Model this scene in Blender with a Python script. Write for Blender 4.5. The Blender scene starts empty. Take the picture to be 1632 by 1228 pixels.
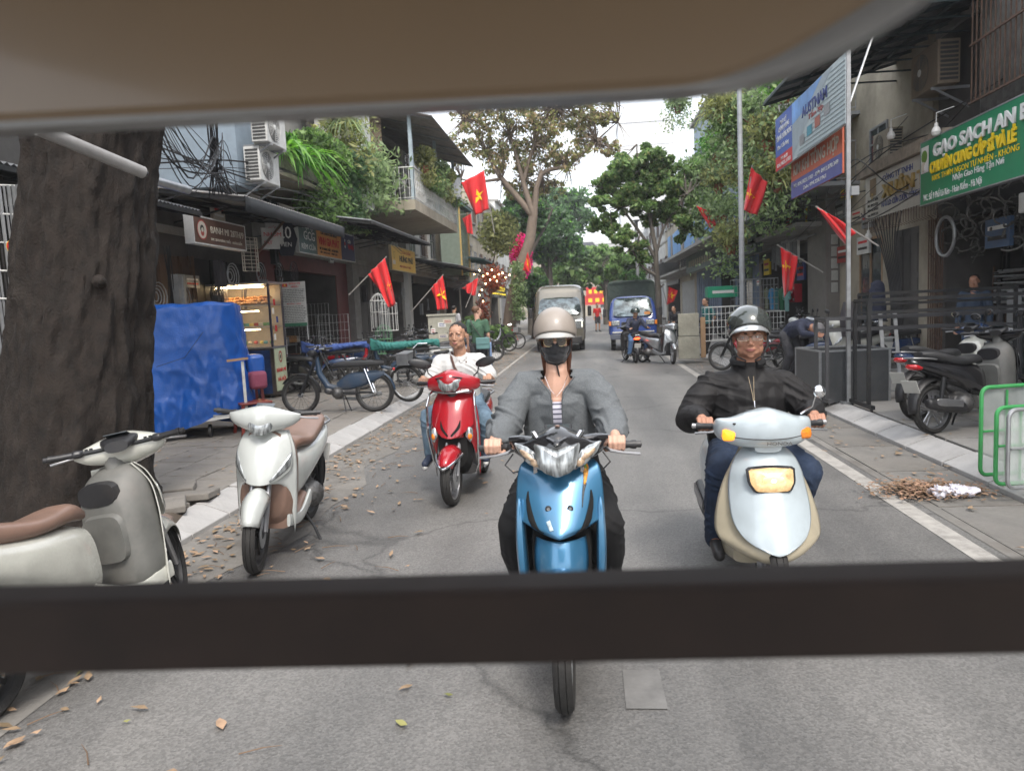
import bpy, math, random
import numpy as np
from mathutils import Vector, Matrix, noise
random.seed(7); RNG = np.random.default_rng(7)
PI = math.pi; rad = math.radians
scene = bpy.context.scene
COL = scene.collection

# ---------------- camera, world, sun, exposure ----------------
FPX, CH, YAW, PIT, ROLL = 1180.0, 1.66, rad(6.04), rad(5.9), rad(2.7)
_f = Vector((-math.sin(YAW)*math.cos(PIT), math.cos(YAW)*math.cos(PIT), -math.sin(PIT)))
_r = Vector((math.cos(YAW), math.sin(YAW), 0)); _u = _r.cross(_f)
_r2 = _r*math.cos(ROLL) - _u*math.sin(ROLL); _u2 = _r*math.sin(ROLL) + _u*math.cos(ROLL)
cd = bpy.data.cameras.new('camera'); cam = bpy.data.objects.new('camera', cd); COL.objects.link(cam)
M = Matrix((_r2, _u2, -_f)).transposed().to_4x4(); M.translation = Vector((0, 0, CH)); cam.matrix_world = M
cd.sensor_width = 36; cd.lens = 36*FPX/1632; cd.clip_start = 0.05; cd.clip_end = 2000
cd.dof.use_dof = True; cd.dof.focus_distance = 5.5; cd.dof.aperture_fstop = 4.0
scene.camera = cam

SUN_EL, SUN_AZ = rad(54), rad(158)      # high, behind-right of the scene, veiled by cloud
world = bpy.data.worlds.new('World'); scene.world = world; world.use_nodes = True
wn = world.node_tree; wn.nodes.clear()
sky = wn.nodes.new('ShaderNodeTexSky'); sky.sky_type = 'NISHITA'; sky.sun_disc = False
sky.sun_elevation = SUN_EL; sky.sun_rotation = SUN_AZ; sky.dust_density = 4.0; sky.air_density = 1.0
bg1 = wn.nodes.new('ShaderNodeBackground'); bg1.inputs[1].default_value = 0.06
bg2 = wn.nodes.new('ShaderNodeBackground'); bg2.inputs[0].default_value = (0.95, 0.97, 1.0, 1); bg2.inputs[1].default_value = 0.85
addn = wn.nodes.new('ShaderNodeAddShader'); wo = wn.nodes.new('ShaderNodeOutputWorld')
wn.links.new(sky.outputs[0], bg1.inputs[0]); wn.links.new(bg1.outputs[0], addn.inputs[0]); wn.links.new(bg2.outputs[0], addn.inputs[1])
wn.links.new(addn.outputs[0], wo.inputs[0])
sd = bpy.data.lights.new('sun', 'SUN'); sd.energy = 1.5; sd.angle = rad(14); sd.color = (1, 0.96, 0.9)
sun = bpy.data.objects.new('sun', sd); COL.objects.link(sun)
_sv = Vector((math.sin(SUN_AZ)*math.cos(SUN_EL), math.cos(SUN_AZ)*math.cos(SUN_EL), math.sin(SUN_EL)))
sun.rotation_euler = _sv.to_track_quat('Z', 'Y').to_euler()
vs = scene.view_settings; vs.view_transform = 'Standard'; vs.look = 'None'; vs.gamma = 1; vs.use_curve_mapping = False; vs.exposure = 0.95
scene.cycles.max_bounces = 5; scene.cycles.transparent_max_bounces = 12; scene.cycles.use_denoising = True

# a pixel of the photograph -> a point of the place, on a plane x=, y= or z=
def _ray(px, py): return _f*FPX + _r2*(px-816) + _u2*(614-py)
def onX(px, py, X): d = _ray(px, py); return d*(X/d.x) + Vector((0, 0, CH))
def onY(px, py, Y): d = _ray(px, py); return d*(Y/d.y) + Vector((0, 0, CH))
def onZ(px, py, z=0.0): d = _ray(px, py); return d*((z-CH)/d.z) + Vector((0, 0, CH))

# ---------------- materials ----------------
MATS = {}
def nd(t, typ, **kw):
    n = t.nodes.new(typ)
    for k, v in kw.items():
        if k.startswith('i_'):
            key = k[2:]; key = int(key) if key.isdigit() else key
            n.inputs[key].default_value = v
        else: setattr(n, k, v)
    return n
def c4(c): return (c[0], c[1], c[2], 1)
def mat(name, col, rough=0.6, metal=0.0, var=0.12, vs_=6.0, bump=0.0, bs=40.0, coat=0.0, emit=0, ecol=None, trans=0.0, dirt=0.0, dcol=(0.10, 0.085, 0.07), stretch=None, alpha=1.0, isl=0.0, sheen=0.0):
    if name in MATS: return MATS[name]
    m = bpy.data.materials.new(name); m.use_nodes = True; t = m.node_tree; b = t.nodes['Principled BSDF']
    L = t.links.new
    tc = nd(t, 'ShaderNodeTexCoord'); mp = nd(t, 'ShaderNodeMapping'); L(tc.outputs['Object'], mp.inputs[0])
    if stretch: mp.inputs['Scale'].default_value = stretch
    n1 = nd(t, 'ShaderNodeTexNoise', i_Scale=vs_, i_Detail=4.0, i_Roughness=0.62); L(mp.outputs[0], n1.inputs[0])
    mx = nd(t, 'ShaderNodeMix', data_type='RGBA'); mx.inputs[6].default_value = c4([max(0, x*(1-var)) for x in col]); mx.inputs[7].default_value = c4([min(1, x*(1+var)) for x in col])
    mr = nd(t, 'ShaderNodeMapRange'); mr.inputs[1].default_value = 0.3; mr.inputs[2].default_value = 0.7; L(n1.outputs[0], mr.inputs[0]); L(mr.outputs[0], mx.inputs[0])
    out = mx.outputs[2]
    if isl > 0:
        g = nd(t, 'ShaderNodeNewGeometry'); hs = nd(t, 'ShaderNodeHueSaturation'); ma = nd(t, 'ShaderNodeMath', operation='MULTIPLY_ADD'); ma.inputs[1].default_value = isl*1.6; ma.inputs[2].default_value = 1-isl*0.8
        L(g.outputs['Random Per Island'], ma.inputs[0]); L(ma.outputs[0], hs.inputs['Value']); L(out, hs.inputs['Color'])
        mb_ = nd(t, 'ShaderNodeMath', operation='MULTIPLY_ADD'); mb_.inputs[1].default_value = -0.045*isl; mb_.inputs[2].default_value = 0.5+0.022*isl
        L(g.outputs['Random Per Island'], mb_.inputs[0]); L(mb_.outputs[0], hs.inputs['Hue']); out = hs.outputs[0]
    if dirt > 0:
        n2 = nd(t, 'ShaderNodeTexNoise', i_Scale=vs_*0.45, i_Detail=7.0, i_Roughness=0.72); L(mp.outputs[0], n2.inputs[0])
        r2 = nd(t, 'ShaderNodeMapRange'); r2.inputs[1].default_value = 0.47; r2.inputs[2].default_value = 0.72; r2.inputs[4].default_value = dirt; L(n2.outputs[0], r2.inputs[0])
        m2 = nd(t, 'ShaderNodeMix', data_type='RGBA'); L(r2.outputs[0], m2.inputs[0]); L(out, m2.inputs[6]); m2.inputs[7].default_value = c4(dcol); out = m2.outputs[2]
        ro = nd(t, 'ShaderNodeMapRange'); ro.inputs[3].default_value = rough; ro.inputs[4].default_value = min(1, rough+0.35); L(r2.outputs[0], ro.inputs[0]); L(ro.outputs[0], b.inputs['Roughness'])
    L(out, b.inputs['Base Color'])
    if dirt <= 0: b.inputs['Roughness'].default_value = rough
    b.inputs['Metallic'].default_value = metal
    b.inputs['Coat Weight'].default_value = coat; b.inputs['Coat Roughness'].default_value = 0.12
    if sheen: b.inputs['Sheen Weight'].default_value = sheen
    if bump > 0:
        n3 = nd(t, 'ShaderNodeTexNoise', i_Scale=bs, i_Detail=3.0); L(mp.outputs[0], n3.inputs[0])
        bp = nd(t, 'ShaderNodeBump', i_Strength=min(1, bump), i_Distance=0.01); L(n3.outputs[0], bp.inputs['Height']); L(bp.outputs[0], b.inputs['Normal'])
    if emit: b.inputs['Emission Color'].default_value = c4(ecol or col); b.inputs['Emission Strength'].default_value = emit
    if trans: b.inputs['Transmission Weight'].default_value = trans
    if alpha < 1: b.inputs['Alpha'].default_value = alpha
    MATS[name] = m; return m

# ---------------- mesh builder ----------------
def rotm(rx=0, ry=0, rz=0): return (Matrix.Rotation(rz, 3, 'Z') @ Matrix.Rotation(ry, 3, 'Y') @ Matrix.Rotation(rx, 3, 'X'))
def rowlerp(rows, n):
    """Catmull-Rom resample of a list of equal tuples to n rows."""
    a = np.array(rows, float); k = len(a); out = []
    for i in range(n):
        t = i*(k-1)/(n-1); j = min(int(t), k-2); f = t-j
        p0 = a[max(j-1, 0)]; p1 = a[j]; p2 = a[j+1]; p3 = a[min(j+2, k-1)]
        out.append(0.5*((2*p1)+(-p0+p2)*f+(2*p0-5*p1+4*p2-p3)*f*f+(-p0+3*p1-3*p2+p3)*f**3))
    return out
class MB:
    def __init__(s): s.v = []; s.f = []; s.m = []; s.cur = 0
    def add(s, vs, fs):
        b = len(s.v); s.v.extend([tuple(x) for x in vs]); s.f.extend([tuple(b+i for i in f) for f in fs]); s.m.extend([s.cur]*len(fs)); return s
    def box(s, c, d, R=None):
        x, y, z = d[0]/2, d[1]/2, d[2]/2; c = Vector(c)
        vs = [Vector((i*x, j*y, k*z)) for i in (-1, 1) for j in (-1, 1) for k in (-1, 1)]
        if R is not None: vs = [R @ v for v in vs]
        return s.add([v+c for v in vs], [(0, 1, 3, 2), (4, 6, 7, 5), (0, 4, 5, 1), (2, 3, 7, 6), (0, 2, 6, 4), (1, 5, 7, 3)])
    def bar(s, p, q, w, h=None, up=(0, 0, 1)):
        h = h or w; p = Vector(p); q = Vector(q); d = q-p; L = d.length
        if L < 1e-6: return s
        d = d/L; u = Vector(up)
        if abs(d.dot(u)) > 0.98: u = Vector((1, 0, 0))
        r = d.cross(u).normalized(); u = r.cross(d)
        vs = [o + r*(i*w/2) + u*(j*h/2) for o in (p, q) for i, j in ((-1, -1), (1, -1), (1, 1), (-1, 1))]
        return s.add(vs, [(3, 2, 1, 0), (4, 5, 6, 7), (0, 1, 5, 4), (1, 2, 6, 5), (2, 3, 7, 6), (3, 0, 4, 7)])
    def tube(s, pts, r, n=8, close=False, cap=True):
        pts = [Vector(p) for p in pts]; k = len(pts); rs = r if hasattr(r, '__len__') else [r]*k
        vs = []; u = None
        for i, p in enumerate(pts):
            a = pts[(i-1) % k] if (i > 0 or close) else p; b = pts[(i+1) % k] if (i < k-1 or close) else p
            d = (b-a); d = d.normalized() if d.length > 1e-9 else Vector((0, 0, 1))
            if u is None: u = Vector((0, 0, 1)) if abs(d.z) < 0.9 else Vector((1, 0, 0))
            u = (u - d*u.dot(d)); u = u.normalized() if u.length > 1e-6 else d.orthogonal().normalized()
            w = d.cross(u)
            for j in range(n):
                t = 2*PI*j/n; vs.append(p + (u*math.cos(t)+w*math.sin(t))*rs[i])
        fs = [(i*n+j, i*n+(j+1) % n, ((i+1) % k)*n+(j+1) % n, ((i+1) % k)*n+j) for i in range(k if close else k-1) for j in range(n)]
        if cap and not close: fs += [tuple(range(n))[::-1], tuple((k-1)*n+j for j in range(n))]
        return s.add(vs, fs)
    def cap(s, p, q, r0, r1, n=12, m=4):
        """closed tapered capsule"""
        p = Vector(p); q = Vector(q); d = q-p
        if d.length < 1e-6: return s.ell(p, (r0, r0, r0))
        d.normalize(); u = d.orthogonal().normalized(); w = d.cross(u); vs = [p-d*r0]; 
        for e, (o, r, sg) in enumerate(((p, r0, -1), (q, r1, 1))):
            rng = range(1, m+1) if e == 0 else range(m, 0, -1)
            for i in rng:
                a = PI/2*i/m
                for j in range(n):
                    t = 2*PI*j/n; vs.append(o + d*(sg*r*math.cos(a)) + (u*math.cos(t)+w*math.sin(t))*(r*math.sin(a)))
        vs.append(q+d*r1); K = 2*m; fs = [(0, 1+(j+1) % n, 1+j) for j in range(n)]
        fs += [(1+i*n+j, 1+i*n+(j+1) % n, 1+(i+1)*n+(j+1) % n, 1+(i+1)*n+j) for i in range(K-1) for j in range(n)]
        e = len(vs)-1; fs += [(e, 1+(K-1)*n+j, 1+(K-1)*n+(j+1) % n) for j in range(n)]
        return s.add(vs, fs)
    def caps(s, pts, rs, n=12):
        for i in range(len(pts)-1): s.cap(pts[i], pts[i+1], rs[i], rs[i+1], n)
        return s
    def ell(s, c, r, R=None, nu=16, nv=10):
        c = Vector(c); vs = [Vector((0, 0, r[2]))]
        for i in range(1, nv):
            a = PI*i/nv
            for j in range(nu):
                t = 2*PI*j/nu; vs.append(Vector((r[0]*math.sin(a)*math.cos(t), r[1]*math.sin(a)*math.sin(t), r[2]*math.cos(a))))
        vs.append(Vector((0, 0, -r[2])))
        if R is not None: vs = [R @ v for v in vs]
        e = len(vs)-1; fs = [(0, 1+j, 1+(j+1) % nu) for j in range(nu)]
        fs += [(1+i*nu+j, 1+(i+1)*nu+j, 1+(i+1)*nu+(j+1) % nu, 1+i*nu+(j+1) % nu) for i in range(nv-2) for j in range(nu)]
        fs += [(e, 1+(nv-2)*nu+(j+1) % nu, 1+(nv-2)*nu+j) for j in range(nu)]
        return s.add([v+c for v in vs], fs)
    def grid(s, rows, flip=False):
        n = len(rows[0]); vs = [p for r in rows for p in r]
        fs = [(i*n+j, i*n+j+1, (i+1)*n+j+1, (i+1)*n+j) for i in range(len(rows)-1) for j in range(n-1)]
        if flip: fs = [f[::-1] for f in fs]
        return s.add(vs, fs)
    def loft(s, rings, caps=True):
        n = len(rings[0]); vs = [p for r in rings for p in r]
        fs = [(i*n+j, i*n+(j+1) % n, (i+1)*n+(j+1) % n, (i+1)*n+j) for i in range(len(rings)-1) for j in range(n)]
        if caps: fs += [tuple(range(n))[::-1], tuple((len(rings)-1)*n+j for j in range(n))]
        return s.add(vs, fs)
    def spine(s, rows, n=20, k=14, axis='y'):
        """rows (t, a_center, b_center, half_w, half_h, power): superellipse sections along an axis; a lateral, b vertical"""
        rings = []
        for (t, ac, bc, w, h, p) in rowlerp(rows, k):
            ring = []
            for j in range(n):
                th = 2*PI*j/n; c, si = math.cos(th), math.sin(th)
                e = 2/max(1.2, p)
                a = ac+max(w, .001)*math.copysign(abs(c)**e, c); b = bc+max(h, .001)*math.copysign(abs(si)**e, si)
                ring.append((a, t, b) if axis == 'y' else ((t, a, b) if axis == 'x' else (a, b, t)))
            rings.append(ring)
        return s.loft(rings)
    def lathe(s, prof, o=(0, 0, 0), ax='z', n=20, closed=False):
        rings = []
        for (r, h) in prof:
            ring = []
            for j in range(n):
                t = 2*PI*j/n; a, b = r*math.cos(t), r*math.sin(t)
                p = {'z': (a, b, h), 'x': (h, a, b), 'y': (a, h, b)}[ax]
                ring.append((o[0]+p[0], o[1]+p[1], o[2]+p[2]))
            rings.append(ring)
        if closed: rings.append(rings[0]); return s.loft(rings, caps=False)
        return s.loft(rings)
    def prism(s, poly, o, u, v, th):
        """polygon (a,b) in plane o+a*u+b*v extruded by th along u x v"""
        o, u, v = Vector(o), Vector(u), Vector(v); n = u.cross(v).normalized(); k = len(poly)
        A = [o+u*a+v*b for a, b in poly]; B = [p+n*th for p in A]
        return s.add(A+B, [tuple(range(k))[::-1], tuple(range(k, 2*k))]+[(i, (i+1) % k, k+(i+1) % k, k+i) for i in range(k)])
    def build(s, name, m, parent=None, ang=35, solid=0.0, sub=0, bevel=0.0, loc=None, rot=None):
        me = bpy.data.meshes.new(name); me.from_pydata(s.v, [], s.f)
        ms = m if isinstance(m, (list, tuple)) else [m]
        for x in ms: me.materials.append(x)
        if len(ms) > 1: me.polygons.foreach_set('material_index', s.m)
        me.update(); me.shade_smooth(); me.set_sharp_from_angle(angle=rad(ang))
        o = bpy.data.objects.new(name, me); COL.objects.link(o)
        if parent is not None: o.parent = parent
        if loc is not None: o.location = loc
        if rot is not None: o.rotation_euler = rot
        if solid: md = o.modifiers.new('solid', 'SOLIDIFY'); md.thickness = solid; md.offset = -1
        if bevel: md = o.modifiers.new('bevel', 'BEVEL'); md.width = bevel; md.segments = 2; md.limit_method = 'ANGLE'
        if sub: md = o.modifiers.new('sub', 'SUBSURF'); md.levels = sub; md.render_levels = sub
        return o
def tag(o, label=None, cat=None, group=None, kind=None):
    if label: o['label'] = label
    if cat: o['category'] = cat
    if group: o['group'] = group
    if kind: o['kind'] = kind
    return o
def empty(name, loc=(0, 0, 0), rz=0.0, label=None, cat=None, group=None):
    o = bpy.data.objects.new(name, None); COL.objects.link(o); o.location = loc; o.rotation_euler = (0, 0, rz); o.empty_display_size = 0.1
    return tag(o, label, cat, group)
def share(name, src, parent, loc=(0, 0, 0), rot=(0, 0, 0), scale=(1, 1, 1)):
    o = bpy.data.objects.new(name, src.data); COL.objects.link(o); o.parent = parent; o.location = loc; o.rotation_euler = rot; o.scale = scale
    for md in src.modifiers:
        n = o.modifiers.new(md.name, md.type)
        for p in ('thickness', 'offset', 'width', 'segments', 'levels', 'render_levels'):
            if hasattr(md, p):
                try: setattr(n, p, getattr(md, p))
                except Exception: pass
    return o
def copy_tree(o, parent=None, **kw):
    c = o.copy(); COL.objects.link(c)
    if parent is not None: c.parent = parent
    for ch in o.children: copy_tree(ch, c)
    for k, v in kw.items():
        if k in ('label', 'group'): c[k] = v
        elif k == 'loc': c.location = v
        elif k == 'rz': c.rotation_euler = (0, 0, v)
        elif k == 'scale': c.scale = (v, v, v)
    return c
def put(o, loc, rz=0.0, s=1.0):
    o.location = loc; o.rotation_euler = (0, 0, rz); o.scale = (s, s, s); return o
def bx(name, c, d, m, parent=None, rz=0.0, bevel=0.0):
    """box whose object origin is its centre, so that its material varies piece by piece"""
    me_ = MB().box((0, 0, 0), d); return me_.build(name, m, parent, loc=c, rot=(0, 0, rz), bevel=bevel)
def organic(mb, name, m, parent, voxel=0.005, smooth=3, disp=None, cut=None, solid=0.0, fac=0.5):
    """fuse overlapping closed shapes into one continuous surface and bake it"""
    me = bpy.data.meshes.new('tmp'); me.from_pydata(mb.v, [], mb.f); o = bpy.data.objects.new('tmp', me); COL.objects.link(o)
    r = o.modifiers.new('r', 'REMESH'); r.mode = 'VOXEL'; r.voxel_size = voxel; r.use_smooth_shade = True
    if smooth: sm = o.modifiers.new('s', 'SMOOTH'); sm.iterations = smooth; sm.factor = fac
    dg = bpy.context.evaluated_depsgraph_get(); me2 = bpy.data.meshes.new_from_object(o.evaluated_get(dg))
    bpy.data.objects.remove(o); bpy.data.meshes.remove(me)
    if disp is not None or cut is not None:
        n = len(me2.vertices); co = np.empty(n*3); me2.vertices.foreach_get('co', co); co = co.reshape(-1, 3)
        if cut is not None:
            import bmesh
            bm = bmesh.new(); bm.from_mesh(me2)
            bmesh.ops.delete(bm, geom=[f for f in bm.faces if cut(f.calc_center_median())], context='FACES')
            bm.to_mesh(me2); bm.free(); n = len(me2.vertices); co = np.empty(n*3); me2.vertices.foreach_get('co', co); co = co.reshape(-1, 3)
        if disp is not None:
            nn = np.empty(n*3); me2.vertices.foreach_get('normal', nn); nn = nn.reshape(-1, 3)
            co = co + nn*disp(co)[:, None]; me2.vertices.foreach_set('co', co.ravel())
    me2.name = name; me2.materials.clear(); me2.materials.append(m); me2.update(); me2.shade_smooth()
    ob = bpy.data.objects.new(name, me2); COL.objects.link(ob); ob.parent = parent
    if solid: md = ob.modifiers.new('solid', 'SOLIDIFY'); md.thickness = solid; md.offset = 0
    return ob
def wrinkle(amp, fx, fy, fz, seed=0.0, warp=1.3):
    """directional folds: ridged sine warped by low frequency waves"""
    def f(co):
        x, y, z = co[:, 0], co[:, 1], co[:, 2]
        w = np.sin(x*9+seed)*np.cos(z*7+seed*2)+np.sin(y*11+z*5+seed)+0.6*np.sin(z*23+x*17+seed*3)
        a = np.sin(x*fx+y*fy+z*fz+w*warp*2+seed); b = np.sin(x*fx*1.9-y*fy*1.3+z*fz*1.7+w*warp*3+seed*5)
        env = 0.55+0.45*np.sin(x*13+z*9+seed*1.7)
        return amp*((1-np.abs(a))**2.2*1.7-0.45+0.35*b)*env
    return f
# text as real, thin lettering (a=reading direction, up)
def text(parent, s, size, o, a, up, m, name='lettering', depth=0.003, sx=1.0, align='LEFT', shear=0.0, bold=0.0, off=0.006):
    cu = bpy.data.curves.new('t', 'FONT'); cu.body = s; cu.size = size; cu.extrude = depth; cu.align_x = align; cu.shear = shear; cu.resolution_u = 2
    if bold: cu.offset = bold
    t = bpy.data.objects.new('t', cu); COL.objects.link(t); dg = bpy.context.evaluated_depsgraph_get()
    me = bpy.data.meshes.new_from_object(t.evaluated_get(dg)); bpy.data.objects.remove(t); bpy.data.curves.remove(cu)
    a = Vector(a).normalized(); up = Vector(up).normalized(); n = a.cross(up)
    Mx = Matrix((a*sx, up, n)).transposed().to_4x4(); Mx.translation = Vector(o)+n*off; me.transform(Mx)
    me.materials.clear(); me.materials.append(m); me.name = name
    ob = bpy.data.objects.new(name, me); COL.objects.link(ob); ob.parent = parent; return ob
def leaves(name, pts, size, m, parent=None, jit=0.5, droop=0.3, stretch=2.0, nrm=None):
    """many small bent leaf faces at pts (N,3)"""
    pts = np.asarray(pts); n = len(pts); r = RNG
    d = r.normal(size=(n, 3)); d[:, 2] -= droop; d /= np.linalg.norm(d, axis=1)[:, None]
    u = r.normal(size=(n, 3)); u = np.cross(d, u); u /= np.linalg.norm(u, axis=1)[:, None]; w = np.cross(d, u)
    s = size*(1+jit*(r.random(n)-0.5)*2)[:, None]
    L = d*s*stretch/2; W = u*s/2; B = w*s*0.18
    v = np.stack([pts-L, pts+W*1.0+B, pts+L, pts-W*1.0+B], 1).reshape(-1, 3)
    me = bpy.data.meshes.new(name); me.vertices.add(4*n); me.vertices.foreach_set('co', v.ravel())
    me.loops.add(4*n); me.loops.foreach_set('vertex_index', np.arange(4*n, dtype=np.int32))
    me.polygons.add(n); me.polygons.foreach_set('loop_start', np.arange(0, 4*n, 4, dtype=np.int32)); me.polygons.foreach_set('loop_total', np.full(n, 4, dtype=np.int32))
    me.update(calc_edges=True); me.materials.append(m)
    o = bpy.data.objects.new(name, me); COL.objects.link(o)
    if parent is not None: o.parent = parent
    return o
def blob(c, r, n, shell=0.55):
    d = RNG.normal(size=(n, 3)); d /= np.linalg.norm(d, axis=1)[:, None]
    q = (shell+(1-shell)*RNG.random(n))[:, None]**0.8
    return np.array(c)+d*q*np.array(r)
# ---------------- palette ----------------
def P(n, *a, **k): return mat(n, *a, **k)
asph = None
def asphalt():
    m = bpy.data.materials.new('asphalt'); m.use_nodes = True; t = m.node_tree; b = t.nodes['Principled BSDF']; L = t.links.new
    tc = nd(t, 'ShaderNodeTexCoord')
    big = nd(t, 'ShaderNodeTexNoise', i_Scale=0.35, i_Detail=6.0, i_Roughness=0.65); L(tc.outputs['Object'], big.inputs[0])
    mp = nd(t, 'ShaderNodeMapping'); mp.inputs['Scale'].default_value = (1.6, 0.16, 1); L(tc.outputs['Object'], mp.inputs[0])
    lane = nd(t, 'ShaderNodeTexNoise', i_Scale=0.8, i_Detail=4.0); L(mp.outputs[0], lane.inputs[0])
    fine = nd(t, 'ShaderNodeTexVoronoi', i_Scale=95.0); L(tc.outputs['Object'], fine.inputs[0])
    r1 = nd(t, 'ShaderNodeValToRGB'); r1.color_ramp.elements[0].position = 0.32; r1.color_ramp.elements[0].color = (0.105, 0.102, 0.098, 1); r1.color_ramp.elements[1].position = 0.72; r1.color_ramp.elements[1].color = (0.19, 0.185, 0.178, 1)
    L(big.outputs[0], r1.inputs[0])
    m1 = nd(t, 'ShaderNodeMix', data_type='RGBA', blend_type='MULTIPLY'); m1.inputs[0].default_value = 0.8; L(r1.outputs[0], m1.inputs[6])
    r2 = nd(t, 'ShaderNodeValToRGB'); r2.color_ramp.elements[0].color = (0.62, 0.62, 0.62, 1); r2.color_ramp.elements[1].color = (1.25, 1.23, 1.2, 1); r2.color_ramp.elements[0].position = 0.35; r2.color_ramp.elements[1].position = 0.65; L(lane.outputs[0], r2.inputs[0]); L(r2.outputs[0], m1.inputs[7])
    wn2 = nd(t, 'ShaderNodeTexWhiteNoise', noise_dimensions='3D'); L(fine.outputs['Color'], wn2.inputs[0])
    r3 = nd(t, 'ShaderNodeMapRange'); r3.inputs[3].default_value = 0.78; r3.inputs[4].default_value = 1.28; L(wn2.outputs[0], r3.inputs[0])
    m2 = nd(t, 'ShaderNodeMix', data_type='RGBA', blend_type='MULTIPLY'); m2.inputs[0].default_value = 1; L(m1.outputs[2], m2.inputs[6]); L(r3.outputs[0], m2.inputs[7])
    # cracks
    wp = nd(t, 'ShaderNodeTexNoise', i_Scale=1.8, i_Detail=3.0); L(tc.outputs['Object'], wp.inputs[0])
    va = nd(t, 'ShaderNodeVectorMath', operation='MULTIPLY_ADD'); L(wp.outputs['Color'], va.inputs[0]); va.inputs[1].default_value = (0.7, 0.7, 0); L(tc.outputs['Object'], va.inputs[2])
    cr = nd(t, 'ShaderNodeTexVoronoi', feature='DISTANCE_TO_EDGE', i_Scale=0.28); L(va.outputs[0], cr.inputs[0])
    r4 = nd(t, 'ShaderNodeMapRange'); r4.inputs[1].default_value = 0.0; r4.inputs[2].default_value = 0.009; r4.inputs[3].default_value = 0.6; r4.inputs[4].default_value = 1.0; L(cr.outputs['Distance'], r4.inputs[0])
    m3 = nd(t, 'ShaderNodeMix', data_type='RGBA', blend_type='MULTIPLY'); m3.inputs[0].default_value = 1; L(m2.outputs[2], m3.inputs[6]); L(r4.outputs[0], m3.inputs[7])
    L(m3.outputs[2], b.inputs['Base Color'])
    r5 = nd(t, 'ShaderNodeMapRange'); r5.inputs[3].default_value = 0.42; r5.inputs[4].default_value = 0.68; L(big.outputs[0], r5.inputs[0]); L(r5.outputs[0], b.inputs['Roughness'])
    bp = nd(t, 'ShaderNodeBump', i_Strength=0.45, i_Distance=0.005); L(fine.outputs['Distance'], bp.inputs['Height']); L(bp.outputs[0], b.inputs['Normal'])
    MATS['asphalt'] = m; return m
asphalt()
conc = P('concrete', (0.30, 0.29, 0.27), 0.85, var=0.18, vs_=2.5, bump=0.5, bs=30, dirt=0.5)
slabm = P('paving stone', (0.205, 0.19, 0.17), 0.85, var=0.22, vs_=3.0, bump=0.6, bs=25, dirt=0.55, isl=0.3)
slabr = P('pale paving', (0.25, 0.24, 0.225), 0.8, var=0.18, vs_=2.0, bump=0.5, bs=22, dirt=0.5, isl=0.25)
kerbm = P('kerb stone', (0.39, 0.38, 0.37), 0.75, var=0.15, vs_=4.0, bump=0.4, bs=30, dirt=0.35)
whitel = P('worn line paint', (0.37, 0.35, 0.32), 0.7, var=0.15, vs_=9.0, dirt=0.75, dcol=(0.16, 0.15, 0.14), bump=.3, bs=80)
gutm = P('gutter concrete', (0.18, 0.17, 0.155), 0.85, var=0.25, vs_=2.2, bump=0.6, bs=28, dirt=0.6)
soil = P('soil', (0.07, 0.055, 0.042), 0.95, var=0.3, vs_=9, bump=0.9, bs=20)
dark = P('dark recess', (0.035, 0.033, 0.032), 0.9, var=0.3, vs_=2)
blackm = P('black metal', (0.025, 0.026, 0.028), 0.5, 0.3, dirt=0.35)
steel = P('galvanised steel', (0.38, 0.39, 0.40), 0.45, 0.7, var=0.2, dirt=0.3)
greym = P('grey painted metal', (0.28, 0.29, 0.30), 0.5, 0.3, dirt=0.3)
chrome = P('chrome', (0.75, 0.76, 0.78), 0.12, 1.0, var=0.03)
alu = P('cast aluminium', (0.42, 0.42, 0.43), 0.4, 0.9, dirt=0.3)
rubber = P('tyre rubber', (0.022, 0.021, 0.020), 0.8, var=0.25, vs_=14, bump=0.35, bs=90, dirt=0.35, dcol=(0.06, 0.055, 0.05))
blackp = P('black plastic', (0.020, 0.020, 0.022), 0.42, var=0.2, dirt=0.25)
glossb = P('gloss black paint', (0.012, 0.012, 0.014), 0.14, coat=1.0, dirt=0.15)
rustm = P('rusty steel', (0.14, 0.085, 0.06), 0.8, 0.3, var=0.3, vs_=12, dirt=0.6)
whitep = P('white painted metal', (0.62, 0.62, 0.60), 0.45, dirt=0.4)
creamw = P('old cream wall', (0.36, 0.32, 0.25), 0.9, vs_=0.9, var=0.22, dirt=0.75, bump=0.4, bs=14)
greyw = P('old grey wall', (0.27, 0.26, 0.245), 0.9, vs_=0.9, var=0.25, dirt=0.7, bump=0.4, bs=14)
bluew = P('pale blue wall', (0.30, 0.37, 0.44), 0.9, vs_=0.9, var=0.18, dirt=0.6, bump=0.3, bs=14)
darkw = P('sooty wall', (0.085, 0.08, 0.075), 0.9, vs_=1.2, var=0.35, dirt=0.5, bump=0.4, bs=14)  # shade under awnings and inside shops put into the wall colour
whitew = P('white wall', (0.52, 0.52, 0.50), 0.85, vs_=0.8, var=0.12, dirt=0.45, bump=0.2, bs=14)
brownwood = P('brown wood', (0.11, 0.065, 0.045), 0.65, var=0.3, vs_=3, stretch=(8, 8, 1), dirt=0.3)
maroon = P('maroon paint', (0.15, 0.028, 0.028), 0.5, dirt=0.4)
glass = P('window glass', (0.05, 0.06, 0.065), 0.08, var=0.3, vs_=2)
tealm = P('teal painted metal', (0.07, 0.17, 0.16), 0.55, dirt=0.5)
bluem = P('blue painted metal', (0.06, 0.11, 0.20), 0.5, dirt=0.4)
terra = P('terracotta', (0.30, 0.10, 0.055), 0.8, dirt=0.4)
redflag = P('red flag cloth', (0.60, 0.008, 0.012), 0.65, var=0.06, vs_=3, sheen=0.3)
yel = P('yellow print', (0.85, 0.60, 0.02), 0.6, var=0.04)
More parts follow.
